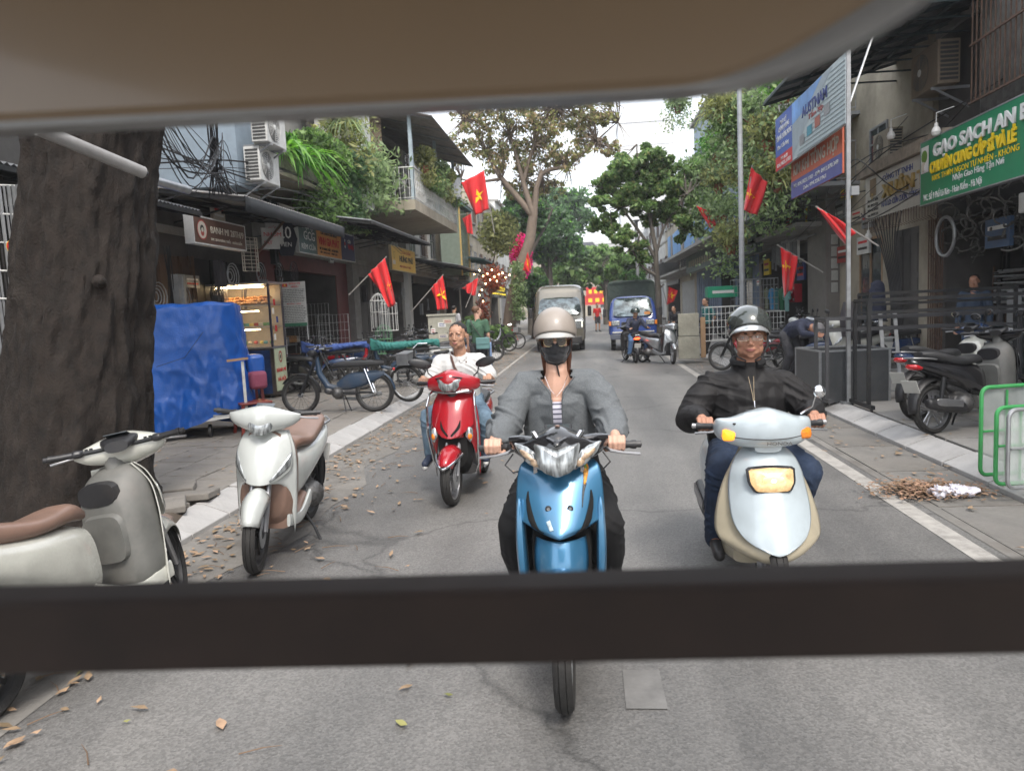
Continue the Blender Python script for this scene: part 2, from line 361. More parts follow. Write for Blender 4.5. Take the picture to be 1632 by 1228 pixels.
whiteprint = P('white print', (0.72, 0.72, 0.70), 0.6, var=0.05)
redprint = P('red print', (0.55, 0.03, 0.03), 0.6, var=0.05)
blueprint = P('navy print', (0.03, 0.05, 0.20), 0.6, var=0.05)
blackprint = P('black print', (0.03, 0.028, 0.025), 0.6)

# ---------------- ground ----------------
g = MB().grid([[(x, y, -0.03) for x in (-400, 0, 400)] for y in (-60, 200, 900)]).build('ground', gutm); tag(g, kind='structure')
road = MB().grid([[(x, y, 0) for x in (-3.12, -1, 1, 3.27)] for y in list(range(-8, 130, 6))]).build('road', MATS['asphalt']); tag(road, kind='structure')
# worn strip of old surfacing against the left kerb, with a broken edge
rows = []
for i in range(90):
    y = 1.0+i*0.4; e = -2.35+0.12*math.sin(y*1.3)+0.10*math.sin(y*3.7+1)+random.uniform(-.03, .03); rows.append([(-3.11, y, 0.005), (-2.8, y, 0.005), (e, y, 0.004)])
tag(MB().grid(rows, flip=True).build('gutter', gutm), kind='structure')
# white edge line
l = MB()
for i in range(60):
    y = 1.5+i*1.5; l.grid([[(2.30, y, 0.004), (2.45, y, 0.004)], [(2.30, y+1.5, 0.004), (2.45, y+1.5, 0.004)]])
tag(l.build('road_marking', whitel), kind='structure')
tag(MB().grid([[(-2.36, 17+i*2, 0.008), (-2.27, 17+i*2, 0.008)] for i in range(40)]).build('road_marking', whitel), kind='structure')
tag(MB().grid([[(0.10, 2.92, 0.005), (0.27, 2.92, 0.005)], [(0.10, 3.25, 0.005), (0.265, 3.25, 0.005)]]).build('road_marking', P('faded paint square', (0.16, 0.156, 0.15), 0.7, var=.25, vs_=9, dirt=0.9, dcol=(.15, .147, .14))), kind='structure')
def pieces(parent, name, protos, spots):
    for i, (loc, rot) in enumerate(spots):
        o = share(name, protos[i % len(protos)], parent, loc, rot)
def slab_proto(w, d, h, m, ch=0.006):
    b = MB(); x, y = w/2, d/2; jx = lambda: random.uniform(-.006, .006)
    top = [(-x+ch+jx(), -y+ch, 0), (x-ch, -y+ch+jx(), 0), (x-ch+jx(), y-ch, 0), (-x+ch, y-ch+jx(), 0)]
    mid = [(-x, -y, -ch), (x, -y, -ch), (x, y, -ch), (-x, y, -ch)]; bot = [(a, c, -h) for a, c, _ in mid]
    b.add(top+mid+bot, [(0, 1, 2, 3), (0, 4, 5, 1), (1, 5, 6, 2), (2, 6, 7, 3), (3, 7, 4, 0), (4, 8, 9, 5), (5, 9, 10, 6), (6, 10, 11, 7), (7, 11, 8, 4)])
    return b.build('paving_slab', m)
PZ = 0.13
pv = MB().box((-6.2, 60, PZ/2-0.02), (5.6, 140, PZ-0.03)).build('pavement', gutm); tag(pv, kind='structure')
protos = [slab_proto(0.485, 0.285, 0.05, slabm) for _ in range(5)]
for p_ in protos: p_.parent = pv; p_.location = (-3.7, -1.0+protos.index(p_)*0.3, PZ)
spots = []
for i in range(9):
    for j in range(33):
        x = -3.66-i*0.5; y = 4.6+j*0.3+(0.15 if i % 2 else 0)
        if (x+4.2)**2+(y-5.4)**2 < 0.75: continue
        spots.append(((x, y, PZ+random.uniform(-.006, .004)), (random.uniform(-.012, .012), random.uniform(-.012, .012), random.uniform(-.012, .012))))
pieces(pv, 'paving_slab', protos, spots[:292])
far = MB()
for i in range(9):
    for j in range(60):
        y = 14.5+j*0.6; far.box((-3.66-i*0.5, y+(0.3 if i % 2 else 0), PZ-0.02), (0.485, 0.585, 0.04))
tag(far.build('paving_slab', slabm, pv), kind='stuff')
pr = MB().box((6.6, 60, PZ/2-0.02), (6.0, 140, PZ-0.03)).build('pavement', gutm); tag(pr, kind='structure')
protos = [slab_proto(0.78, 0.98, 0.05, slabr) for _ in range(4)]
for p_ in protos: p_.parent = pr; p_.location = (4.0+0.8*protos.index(p_), 3.4, PZ)
spots = [((4.0+i*0.8, 4.4+j*1.0, PZ+random.uniform(-.004, .004)), (random.uniform(-.006, .006), random.uniform(-.006, .006), random.uniform(-.004, .004))) for i in range(4) for j in range(26)]
pieces(pr, 'paving_slab', protos, spots)
# gutter slabs between the edge line and the right kerb
gt = MB().grid([[(2.52, y, 0.003), (3.26, y, 0.003)] for y in range(1, 60, 2)], flip=True).build('gutter', gutm); tag(gt, kind='structure')
gp = [slab_proto(0.62, 1.16, 0.02, gutm, 0.004) for _ in range(3)]
for p_ in gp: p_.name = 'gutter_slab'; p_.parent = gt; p_.location = (2.92, 1.6+1.2*gp.index(p_), 0.012)
pieces(gt, 'gutter_slab', gp, [((2.92, 5.2+j*1.2, 0.012+random.uniform(-.002, .002)), (0, 0, random.uniform(-.006, .006))) for j in range(22)])
# kerbs: sloping pale stones
def kerb_proto(s, L):
    w = 0.30; b = MB(); e = 0.008; y0, y1 = -L/2+e, L/2-e
    pr_ = [(0, 0.0), (0, 0.045), (w*0.75*s, PZ), (w*s, PZ+0.004), (w*s, -0.02)]
    k = len(pr_); A = [(a, y0, c) for a, c in pr_]; B = [(a, y1, c) for a, c in pr_]
    fs = [(i, (i+1) % k, k+(i+1) % k, k+i) for i in range(k)]+[tuple(range(k))[::-1], tuple(range(k, 2*k))]
    if s > 0: fs = [f[::-1] for f in fs]
    return b.add(A+B, fs).build('kerb_stone', kerbm, bevel=0.006)
for s, x0 in ((-1, -3.1), (1, 3.26)):
    kr = MB().box((x0+s*0.17, 60, 0.02), (0.26, 140, 0.06)).build('kerb', gutm); tag(kr, kind='structure')
    L = 0.6 if s < 0 else 0.8
    kp = kerb_proto(s, L); kp.parent = kr; kp.location = (x0, 2.0, 0)
    pieces(kr, 'kerb_stone', [kp], [((x0+random.uniform(-.006, .006), 2.0+L*j+L, random.uniform(-.004, .003)), (0, random.uniform(-.02, .02), random.uniform(-.012, .012))) for j in range(66 if s < 0 else 55) if not (s < 0 and 5.05 < 2+L*j+L < 5.4)])
# pit of soil round the big trunk, with broken slabs
tag(MB().lathe([(0.0, 0.05), (0.5, 0.10), (0.85, 0.03), (0.95, -0.05)], (-4.2, 5.4, PZ), n=24).build('soil', soil), kind='structure')
st = empty('broken_paving', (-3.55, 5.6, PZ), 0.3, 'broken paving slabs and a lump of stone heaved up beside the big trunk', 'rubble')
for i, (x, y, z, w, d, rz) in enumerate([(0, 0, .05, .42, .34, .2), (.12, .42, .03, .5, .3, -.15), (-.3, .3, .06, .4, .3, .5), (-.1, .75, .03, .45, .3, .1), (.02, .12, .0, .3, .25, .9)]):
    b = bx('slab', (x, y, z), (w, d, .06), slabm, st, rz, bevel=0.01); b.rotation_euler = (random.uniform(-.12, .12), random.uniform(-.1, .1), rz)
r_ = MB().ell((0, 0, 0), (.17, .13, .12), nu=14, nv=9)
o = organic(r_, 'stone', P('brown stone', (0.16, 0.12, 0.10), .9, bump=.6), st, 0.02, 1, wrinkle(.02, 30, 20, 26, 2)); o.location = (.03, -.32, -.02)

# ---------------- fallen leaves, twigs and litter (nobody could count them) ----------------
lp = []
for _ in range(1500):
    y = 2.3+RNG.random()**1.15*26; x = -3.05+abs(RNG.normal())*0.42 if RNG.random() < .85 else RNG.uniform(-3.05, -.6)
    lp.append((x, y, 0.012+RNG.random()*.008))
for _ in range(350): lp.append((3.25-abs(RNG.normal())*0.35, 4+RNG.random()*30, 0.03))
for _ in range(160): lp.append((RNG.uniform(-6.5, -3.2), 5+RNG.random()*10, PZ+0.012))
for _ in range(120): lp.append((RNG.uniform(3.4, 6.0), 5+RNG.random()*10, PZ+0.012))
drym = P('dry leaf', (0.30, 0.205, 0.125), 0.7, var=0.3, vs_=20, isl=0.5)
def flat_leaves(name, pts, size, m):
    b = MB()
    for (x, y, z) in pts:
        a = random.uniform(0, 2*PI); s = size*random.uniform(.5, 1.4); w = s*random.uniform(.25, .5); c, si = math.cos(a), math.sin(a)
        q = [(-1, 0, .0), (-.35, .5, .006), (.3, .42, .008), (1, 0, random.uniform(0, .018)), (.3, -.42, .002), (-.35, -.5, .008)]
        b.add([(x+c*p*s/2-si*t*w, y+si*p*s/2+c*t*w, z+h) for p, t, h in q], [(0, 1, 2, 3, 4, 5)])
    return tag(b.build(name, m), kind='stuff')
flat_leaves('fallen_leaves', lp, 0.075, drym)
flat_leaves('fallen_leaves', [(RNG.uniform(-2.6, -.6), RNG.uniform(2.1, 3.2), .012) for _ in range(7)], .07, P('green yellow leaf', (0.24, 0.24, 0.08), .7, isl=.9))
b = MB()
for _ in range(130):
    y = 2.1+RNG.random()**1.3*16; x = -3.0+abs(RNG.normal())*0.8; a = RNG.uniform(0, PI); L = RNG.uniform(.06, .22); c, s_ = math.cos(a), math.sin(a)
    b.tube([(x, y, .012), (x+c*L*.5+.01, y+s_*L*.5, .02), (x+c*L, y+s_*L, .012)], [.003, .0025, .001], 4)
tag(b.build('twigs', P('twig', (.16, .10, .06), .8)), kind='stuff')
c_ = tag(MB().lathe([(.016, 0), (.02, .045)], (0, 0, 0), 'z', 10).build('cork', P('cork', (.5, .3, .15), .8), loc=(1.43, 2.50, .02), rot=(1.5, .2, .7)), 'small tan cork lying on the asphalt in the near right of the road', 'cork')
# ---------------- building toolkit ----------------
# side -1 = left row (faces +x), side +1 = right row (faces -x); d = distance of a plane from the street axis
def S(side, d, y, z): return (side*d, y, z)
def sbox(side, b, d0, d1, y0, y1, z0, z1): return b.box((side*(d0+d1)/2, (y0+y1)/2, (z0+z1)/2), (abs(d1-d0), y1-y0, z1-z0))
def pbox(name, side, d0, d1, y0, y1, z0, z1, m, parent=None, bevel=0): return bx(name, (side*(d0+d1)/2, (y0+y1)/2, (z0+z1)/2), (abs(d1-d0), y1-y0, z1-z0), m, parent, 0, bevel)
def window(side, d, y0, y1, z0, z1, parent, fm, gm=None, bars=0, mull=1, shut=None):
    gm = gm or glass; t = .05; f = MB(); e = d-.035
    sbox(side, f, e, d+.02, y0, y1, z0, z0+t); sbox(side, f, e, d+.02, y0, y1, z1-t, z1); sbox(side, f, e, d+.02, y0, y0+t, z0+t, z1-t); sbox(side, f, e, d+.02, y1-t, y1, z0+t, z1-t)
    for i in range(mull): yy = y0+(y1-y0)*(i+1)/(mull+1); sbox(side, f, e+.004, d+.02, yy-.02, yy+.02, z0+t, z1-t)
    zz = z0+(z1-z0)*.7; sbox(side, f, e+.008, d+.02, y0+t, y1-t, zz-.018, zz+.018)
    o = f.build('window', fm, parent)
    p = MB(); sbox(side, p, d-.012, d+.01, y0+t, y1-t, z0+t, z1-t); p.build('pane', gm, o)
    s = MB(); sbox(side, s, d-.12, d, y0-.06, y1+.06, z0-.06, z0-.002); s.build('sill', conc, o)
    if bars:
        b = MB(); n = int((y1-y0)/.12)
        for i in range(n+1): yy = y0+(y1-y0)*i/n; b.bar(S(side, d-.1, yy, z0), S(side, d-.1, yy, z1), .014)
        for zz in (z0+.03, (z0+z1)/2, z1-.03): b.bar(S(side, d-.115, y0, zz), S(side, d-.115, y1, zz), .014)
        b.build('grille', rustm, o)
    if shut:
        for (a, c) in ((y0-.38, y0-.02), (y1+.02, y1+.38)):
            b = MB(); sbox(side, b, d-.05, d-.005, a, c, z0, z1)
            for k in range(int((z1-z0)/.07)): sbox(side, b, d-.062, d-.045, a+.04, c-.04, z0+.05+k*.07, z0+.085+k*.07)
            b.build('shutter', shut, o)
    return o
def railing(side, d, y0, y1, z, h, parent, m, step=.12, d_in=None, ornate=False, name='railing'):
    b = MB(); t = .022
    def run(p, q):
        p, q = Vector(p), Vector(q); L = (q-p).length; n = max(1, int(L/step))
        b.bar(p+Vector((0, 0, h)), q+Vector((0, 0, h)), .04, .03); b.bar(p+Vector((0, 0, .06)), q+Vector((0, 0, .06)), t)
        for i in range(n+1): c = p.lerp(q, i/n); b.bar(c, c+Vector((0, 0, h)), .014)
        if ornate:
            dv = (q-p).normalized()
            for i in range(n//2):
                c = p.lerp(q, (i*2+1)/n)+Vector((0, 0, h*.5)); b.tube([c+dv*(step*.8*math.cos(a))+Vector((0, 0, .14*math.sin(a))) for a in [k*PI/6 for k in range(12)]], .007, 4, close=True)
    run(S(side, d, y0, z), S(side, d, y1, z))
    if d_in: run(S(side, d, y0, z), S(side, d_in, y0, z)); run(S(side, d, y1, z), S(side, d_in, y1, z))
    return b.build(name, m, parent)
def corrugated(side, d0, z0, d1, z1, y0, y1, m, parent, name='awning_sheet', pitch=.09, amp=.015):
    n = int((y1-y0)/pitch)*2; r0, r1 = [], []
    for i in range(n+1):
        y = y0+(y1-y0)*i/n; a = amp if i % 2 else -amp
        r0.append(S(side, d0, y, z0+a)); r1.append(S(side, d1, y, z1+a))
    return MB().grid([r0, r1], flip=side > 0).build(name, m, parent, ang=80, solid=.006)
def awning(name, label, side, d0, z0, d1, z1, y0, y1, sheet, frame, valance=None, beams=4, cross=3, cat='awning', group=None):
    """sloping sheet from wall (d0,z0) to outer edge (d1,z1), on a steel frame"""
    e = empty(name, S(side, d0, y0, 0), 0, label, cat, group); off = Vector(S(side, -d0, -y0, 0))
    def loc(o): o.location = off; return o
    loc(corrugated(side, d0, z0, d1, z1, y0, y1, sheet, e))
    for i in range(beams):
        y = y0+.04+(y1-y0-.08)*i/(beams-1); b = MB().bar(S(side, d0, y, z0-.06), S(side, d1, y, z1-.06), .04, .06); b.bar(S(side, d0, y, z0-.45), S(side, (d0+d1)/2, y, (z0+z1)/2-.08), .03); loc(b.build('rafter', frame, e))
    for j in range(cross):
        t = j/(cross-1) if cross > 1 else 1; d = d0+(d1-d0)*t; z = z0+(z1-z0)*t; b = MB().bar(S(side, d, y0, z-.045), S(side, d, y1, z-.045), .035, .05); loc(b.build('purlin', frame, e))
    if valance:
        b = MB(); n = int((y1-y0)/.2)
        b.grid([[S(side, d1-.03+.012*math.sin(i*1.9), y0+(y1-y0)*i/n, z1-.01) for i in range(n+1)], [S(side, d1-.03+.03*math.sin(i*1.9+1), y0+(y1-y0)*i/n, z1-.24) for i in range(n+1)]], flip=side > 0); loc(b.build('valance', valance, e, solid=.004))
    return e
def shopfront(side, d, y0, y1, root, kind, m, depth=3.0, ztop=2.9, wallm=None, back=None):
    """ground floor bay: open recess, rolled shutter or glazed door"""
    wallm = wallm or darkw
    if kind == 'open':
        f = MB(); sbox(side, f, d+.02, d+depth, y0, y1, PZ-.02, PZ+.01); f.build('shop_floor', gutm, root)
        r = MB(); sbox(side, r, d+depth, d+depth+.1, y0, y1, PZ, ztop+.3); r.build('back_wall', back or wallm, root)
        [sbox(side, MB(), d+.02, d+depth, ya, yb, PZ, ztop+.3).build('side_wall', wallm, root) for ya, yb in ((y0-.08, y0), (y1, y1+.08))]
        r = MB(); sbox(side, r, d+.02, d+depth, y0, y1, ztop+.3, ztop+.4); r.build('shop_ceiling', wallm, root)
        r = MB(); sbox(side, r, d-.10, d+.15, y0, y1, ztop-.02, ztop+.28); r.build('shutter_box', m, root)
    elif kind == 'shutter':
        n = int((ztop-PZ)/.1)
        b = MB()
        for i in range(n): z = PZ+i*(ztop-PZ)/n; sbox(side, b, d+(.0 if i % 2 else .012), d+.06, y0, y1, z+.006, z+(ztop-PZ)/n-.006)
        sbox(side, b, d+.02, d+.05, y0, y1, PZ, ztop); b.build('roller_shutter', m, root)
    elif kind == 'fold':
        n = max(3, int((y1-y0)/.32)); w = (y1-y0)/n
        for i in range(n):
            b = MB(); a = y0+i*w; sbox(side, b, d+.02*(i % 2), d+.06+.02*(i % 2), a+.01, a+w-.01, PZ, ztop)
            for k in range(3): z = PZ+.15+k*(ztop-.3)/3; sbox(side, b, d-.012+.02*(i % 2), d+.01, a+.06, a+w-.06, z, z+(ztop-.3)/3-.12)
            b.build('door_panel', m, root)
    elif kind == 'glass':
        b = MB(); t = .06
        for (a, c, e, f_) in ((y0, y1, ztop-t, ztop), (y0, y0+t, PZ, ztop-t), (y1-t, y1, PZ, ztop-t), ((y0+y1)/2-.03, (y0+y1)/2+.03, PZ, ztop-t)): sbox(side, b, d-.02, d+.05, a, c, e, f_)
        o = b.build('door_frame', m, root); p = MB(); sbox(side, p, d+.01, d+.02, y0+t, y1-t, PZ, ztop-t); p.build('pane', glass, o)
def house(name, label, side, d, y0, y1, h, wallm, bays, floors=2, win=None, winm=None, group=None, depth=7, ztop=2.9, gfm=None, roofm=None, balc=None, shut=None):
    root = empty(name, S(side, d, y0, 0), 0, label, 'building', group)
    off = Vector(S(side, -d, -y0, 0)); kids = []
    pre = set(bpy.data.objects)
    w = MB(); zb = ztop+.28; sbox(side, w, d, d+depth, y0, y1, zb+.1, h); w.build('upper_wall', wallm, root)
    gf = gfm or wallm; last = y0; pm = MB()
    for (a, c, kind, m) in bays:
        if a > last: sbox(side, pm, d-.01, d+.3, last, a, 0, zb+.1)
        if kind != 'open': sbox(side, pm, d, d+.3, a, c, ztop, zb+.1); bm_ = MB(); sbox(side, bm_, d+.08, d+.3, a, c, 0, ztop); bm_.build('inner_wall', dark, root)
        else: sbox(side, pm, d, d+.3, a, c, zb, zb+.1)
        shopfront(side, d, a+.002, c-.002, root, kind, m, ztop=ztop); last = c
    if last < y1: sbox(side, pm, d-.01, d+.3, last, y1, 0, zb+.1)
    if pm.v: pm.build('ground_floor_wall', gf, root)
    rm = roofm or conc; r = MB(); sbox(side, r, d-.25, d+depth, y0-.02, y1+.02, h, h+.15); r.build('roof', rm, root)
    fh = (h-zb)/max(1, floors)
    for fl in range(floors):
        z0 = zb+fl*fh
        b = MB(); sbox(side, b, d-.06, d, y0, y1, z0+.1, z0+.24); b.build('string_course', conc, root)
        n = win or max(1, int((y1-y0)/2.0))
        for i in range(n):
            yc = y0+(y1-y0)*(i+.5)/n; window(side, d, yc-.5, yc+.5, z0+.9, z0+2.1, root, winm or greym, bars=(fl+i) % 2, mull=1, shut=shut)
        if balc and fl in balc:
            b = MB(); sbox(side, b, d-1.0, d, y0+.3, y1-.3, z0+.25, z0+.37); b.build('balcony_slab', conc, root)
            railing(side, d-.95, y0+.35, y1-.35, z0+.37, .95, root, blackm, .14, d)
    for o in set(bpy.data.objects)-pre:
        if o.parent == root: o.location = o.location+off
    return root

HG = 'old houses along the street'
# left row
house('shop_house', 'dark house with hanging racks behind the big tree trunk', -1, 7.4, -3, 11.2, 9.5, darkw, [(0, 4.5, 'shutter', blackm), (5, 9.6, 'open', blackm)], 2, group=HG)
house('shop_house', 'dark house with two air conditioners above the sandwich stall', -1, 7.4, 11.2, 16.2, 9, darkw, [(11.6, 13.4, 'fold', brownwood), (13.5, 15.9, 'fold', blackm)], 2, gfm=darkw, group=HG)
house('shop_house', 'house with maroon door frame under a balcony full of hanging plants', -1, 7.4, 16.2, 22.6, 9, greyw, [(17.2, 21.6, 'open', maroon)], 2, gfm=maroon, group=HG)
house('shop_house', 'grey house with tall narrow glazed door by the yellow sign', -1, 7.2, 22.6, 29, 8.0, greyw, [(23.2, 24.4, 'fold', darkw), (24.9, 26.5, 'glass', steel), (26.8, 28.7, 'open', blackm)], 2, group=HG)
house('shop_house', 'narrow white house behind the flag on the left row', -1, 7.0, 29, 35, 8.6, whitew, [(29.5, 34.5, 'open', blackm)], 2, group=HG)
house('restaurant', 'restaurant with warm string lights, pink creeper and a black and yellow sign', -1, 6.8, 35, 45, 7.6, creamw, [(35.6, 39.6, 'open', brownwood), (40, 44.5, 'open', brownwood)], 2, group=HG)
house('shop_house', 'cream house beyond the restaurant behind trees', -1, 6.8, 45, 58, 9, creamw, [(46, 51, 'shutter', greym), (52, 57, 'open', blackm)], 2, group=HG)
house('shop_house', 'far pale house of the left row behind green crowns', -1, 6.8, 58, 76, 10, whitew, [(59, 66, 'shutter', greym), (67, 75, 'open', blackm)], 2, group=HG)
# right row
house('shop_house', 'dark shop house with corrugated upper wall above the green rice sign', 1, 6.6, -2, 10.4, 9.5, greyw, [(1, 5, 'shutter', greym), (5.5, 8.2, 'shutter', steel), (9.3, 10.3, 'glass', tealm)], 2, gfm=darkw, win=5, group=HG)
RB = house('workshop_house', 'open metal workshop under the white company sign', 1, 6.6, 10.4, 14.9, 9, darkw, [(10.7, 14.5, 'open', blackm)], 2, win=1, group=HG)
house('shop_house', 'peeling beige house with tan door surround and electricity meters', 1, 6.5, 14.9, 20.0, 8, creamw, [(15.4, 16.6, 'fold', darkw), (17.2, 18.6, 'glass', P('tan wood', (.30, .19, .11), .6, dirt=.3))], 1, win=1, group=HG)
house('shop_house', 'house with bare grey rendered pillar carrying a red box', 1, 6.5, 20.0, 29, 11, creamw, [(22.0, 28.6, 'open', blackm)], 2, gfm=P('grey render', (.20, .185, .17), .9, vs_=3, bump=.5, dirt=.3), balc=(0, 1), group=HG, shut=bluem)
house('shop_house', 'blue grey shopfront house with blue balcony boards and plants', 1, 6.5, 29, 45, 11.5, bluew, [(30, 33, 'glass', bluem), (33.6, 37, 'open', bluem), (38, 44, 'fold', bluem)], 2, gfm=bluem, balc=(0, 1), group=HG, shut=bluem)
house('shop_house', 'far cream house of the right row behind the young tree', 1, 6.5, 45, 62, 9.5, creamw, [(46, 52, 'shutter', greym), (53, 61, 'open', blackm)], 2, balc=(0,), group=HG)
house('shop_house', 'farthest house of the right row', 1, 6.5, 62, 84, 9.5, whitew, [(64, 72, 'shutter', greym), (73, 83, 'open', blackm)], 2, group=HG)
def block(name, label, c, d, m, wins):
    e = empty(name, (c[0], c[1], 0), 0, label, 'building')
    bx('wall', (0, 0, d[2]/2), d, m, e); bx('parapet', (0, 0, d[2]+.3), (d[0]*1.03, d[1]*1.03, .6), m, e)
    nx, nz = wins
    for i in range(nx):
        for k in range(nz):
            x = -d[0]/2+(i+.5)*d[0]/nx; z = (k+.6)*d[2]/nz
            f = bx('window', (x, -d[1]/2-.02, z), (d[0]/nx*.5, .1, d[2]/nz*.45), greym, e); bx('pane', (0, -.06, 0), (d[0]/nx*.42, .02, d[2]/nz*.38), glass, f)
    return e
p_ = onY(1030, 190, 78)
block('apartment_block', 'tall plain white block rising behind the right row of houses', (p_.x, 82, 0), (5.5, 6, p_.z), P('bright white wall', (.66, .67, .68), .8, dirt=.1), (0, 0))
tb = [o for o in bpy.data.objects if o.name == 'apartment_block'][0]; bw = MATS['bright white wall']
for k in range(1, 9): bx('floor_band', (0, 0, p_.z*k/9), (5.62, 6.12, .12), greym if k % 2 else bw, tb)
for k in range(12): bx('roof_railing', (-2.6+k*.47, -3.05, p_.z+1.0), (.05, .05, .9), bw, tb)
bx('roof_railing', (0, -3.05, p_.z+1.45), (5.6, .08, .08), bw, tb)
block('end_house', 'cream three storey house closing the far end of the street', (-9, 140, 0), (16, 8, 11), creamw, (6, 3))
block('end_house', 'white columned house at the far end of the street with red shop signs', (5, 134, 0), (11, 8, 12), whitew, (5, 4))
block('end_house', 'grey house with dark slate roof at the far end behind the trees', (18, 142, 0), (16, 8, 15), greyw, (6, 4))
hr = MB().prism([(-6, 0), (6, 0), (4.2, 2.6), (-4.2, 2.6)], (-3, 120, 8.5), (1, 0, 0), (0, 0, 1), 6)
e = empty('roofed_house', (-3, 122, 0), 0, 'distant house with a dark mansard roof showing between the trees', 'building'); 
o = hr.build('roof', P('slate', (.07, .075, .09), .6), e); o.location = (3, -122, 0); bx('wall', (0, -5, 4.2), (10, 6, 8.6), creamw, e)
for i, (px, py, w, m, lab) in enumerate([(952, 478, 5.2, redprint, 'red banner with yellow lettering over the far crossing'), (958, 464, 4.0, redprint, 'upper red banner over the far crossing')]):
    p = onY(px, py, 100); e = bx('shop_banner', p, (w, .1, 1.2), m); tag(e, lab, 'banner')
    for k in range(5): bx('lettering', (-w*.36+k*w*.18, -.06, 0), (w*.1, .02, .5), yel, e)
# ---------------- motorbike toolkit ----------------
# local frame: origin at the front wheel's contact, the bike points to -y, z up, +x is its left side
def paint(n, c, **k): 
    a = dict(rough=.22, coat=1.0, var=.05, dirt=.16, dcol=(.12, .11, .10), vs_=5); a.update(k); return mat(n, c, **a)
p_wave = paint('metallic blue paint', (0.05, 0.185, 0.33), metal=.45, rough=.3, dirt=.3)
p_red = paint('deep red paint', (0.36, 0.012, 0.02), dirt=.14)
p_pearl = paint('pearl white paint', (0.44, 0.50, 0.53), rough=.3, dirt=.22, vs_=7)
p_cream = paint('cream plastic', (0.42, 0.37, 0.27), rough=.4, coat=.3, dirt=.35)
p_white = paint('greyed white paint', (0.50, 0.52, 0.50), dirt=.22)
p_gwhite = paint('dirty ivory paint', (0.47, 0.47, 0.42), dirt=.4)
p_greyin = mat('grey inner plastic', (0.13, 0.13, 0.12), .5, var=.15, dirt=.5, dcol=(.22, .2, .18))
p_brown = mat('brown vinyl', (0.20, 0.125, 0.095), .38, var=.12, dirt=.2)
p_seat = mat('black vinyl', (0.030, 0.030, 0.032), .45, bump=.3, bs=150, dirt=.3, dcol=(.10, .095, .09))
p_navy = paint('navy blue paint', (0.02, 0.045, 0.12), dirt=.4)
p_moped = paint('faded blue paint', (0.022, 0.048, 0.09), rough=.45, coat=.2, dirt=.55)
p_silver = paint('silver paint', (0.36, 0.38, 0.40), metal=.6)
def lensmat():
    m = bpy.data.materials.new('headlight glass'); m.use_nodes = True; t = m.node_tree; b = t.nodes['Principled BSDF']; L = t.links.new
    tc = nd(t, 'ShaderNodeTexCoord'); mp = nd(t, 'ShaderNodeMapping'); mp.inputs['Scale'].default_value = (60, 10, 14); L(tc.outputs['Object'], mp.inputs[0])
    v = nd(t, 'ShaderNodeTexVoronoi', i_Scale=1.0); L(mp.outputs[0], v.inputs[0]); r = nd(t, 'ShaderNodeValToRGB'); r.color_ramp.elements[0].color = (.16, .17, .17, 1); r.color_ramp.elements[1].color = (.52, .55, .56, 1)
    nz = nd(t, 'ShaderNodeTexNoise', i_Scale=1.0, i_Detail=5.0); L(mp.outputs[0], nz.inputs[0]); r.color_ramp.elements[0].position = .38; r.color_ramp.elements[1].position = .62; L(nz.outputs[0], r.inputs[0]); L(r.outputs[0], b.inputs['Base Color']); b.inputs['Metallic'].default_value = .5; b.inputs['Roughness'].default_value = .22; b.inputs['Coat Weight'].default_value = 1; b.inputs['Coat Roughness'].default_value = .03  # noise ramp puts mottled reflections into the lens colour
    bp = nd(t, 'ShaderNodeBump', i_Strength=.25, i_Distance=.004); L(nz.outputs[0], bp.inputs['Height']); L(bp.outputs[0], b.inputs['Normal']); return m
lensm = lensmat()
amber = mat('amber lens', (0.75, 0.22, 0.02), .15, coat=1.0, var=.3, vs_=60)
amberc = mat('clear amber lens', (0.50, 0.36, 0.24), .15, metal=.3, coat=1.0, var=.5, vs_=60)
redl = mat('red lens', (0.50, 0.01, 0.015), .15, coat=1.0, var=.3, vs_=60)
redlit = mat('lit red lens', (0.8, 0.03, 0.02), .2, emit=3.0, ecol=(1, .08, .02))
lamp_on = mat('lit headlight', (.8, .6, .35), .3, emit=.85, ecol=(1, .55, .2), var=.3, vs_=40)
mirrorm = mat('mirror glass', (.7, .72, .74), .03, 1.0, var=0)
plate = mat('licence plate', (.50, .50, .47), .5, var=.08, dirt=.3)

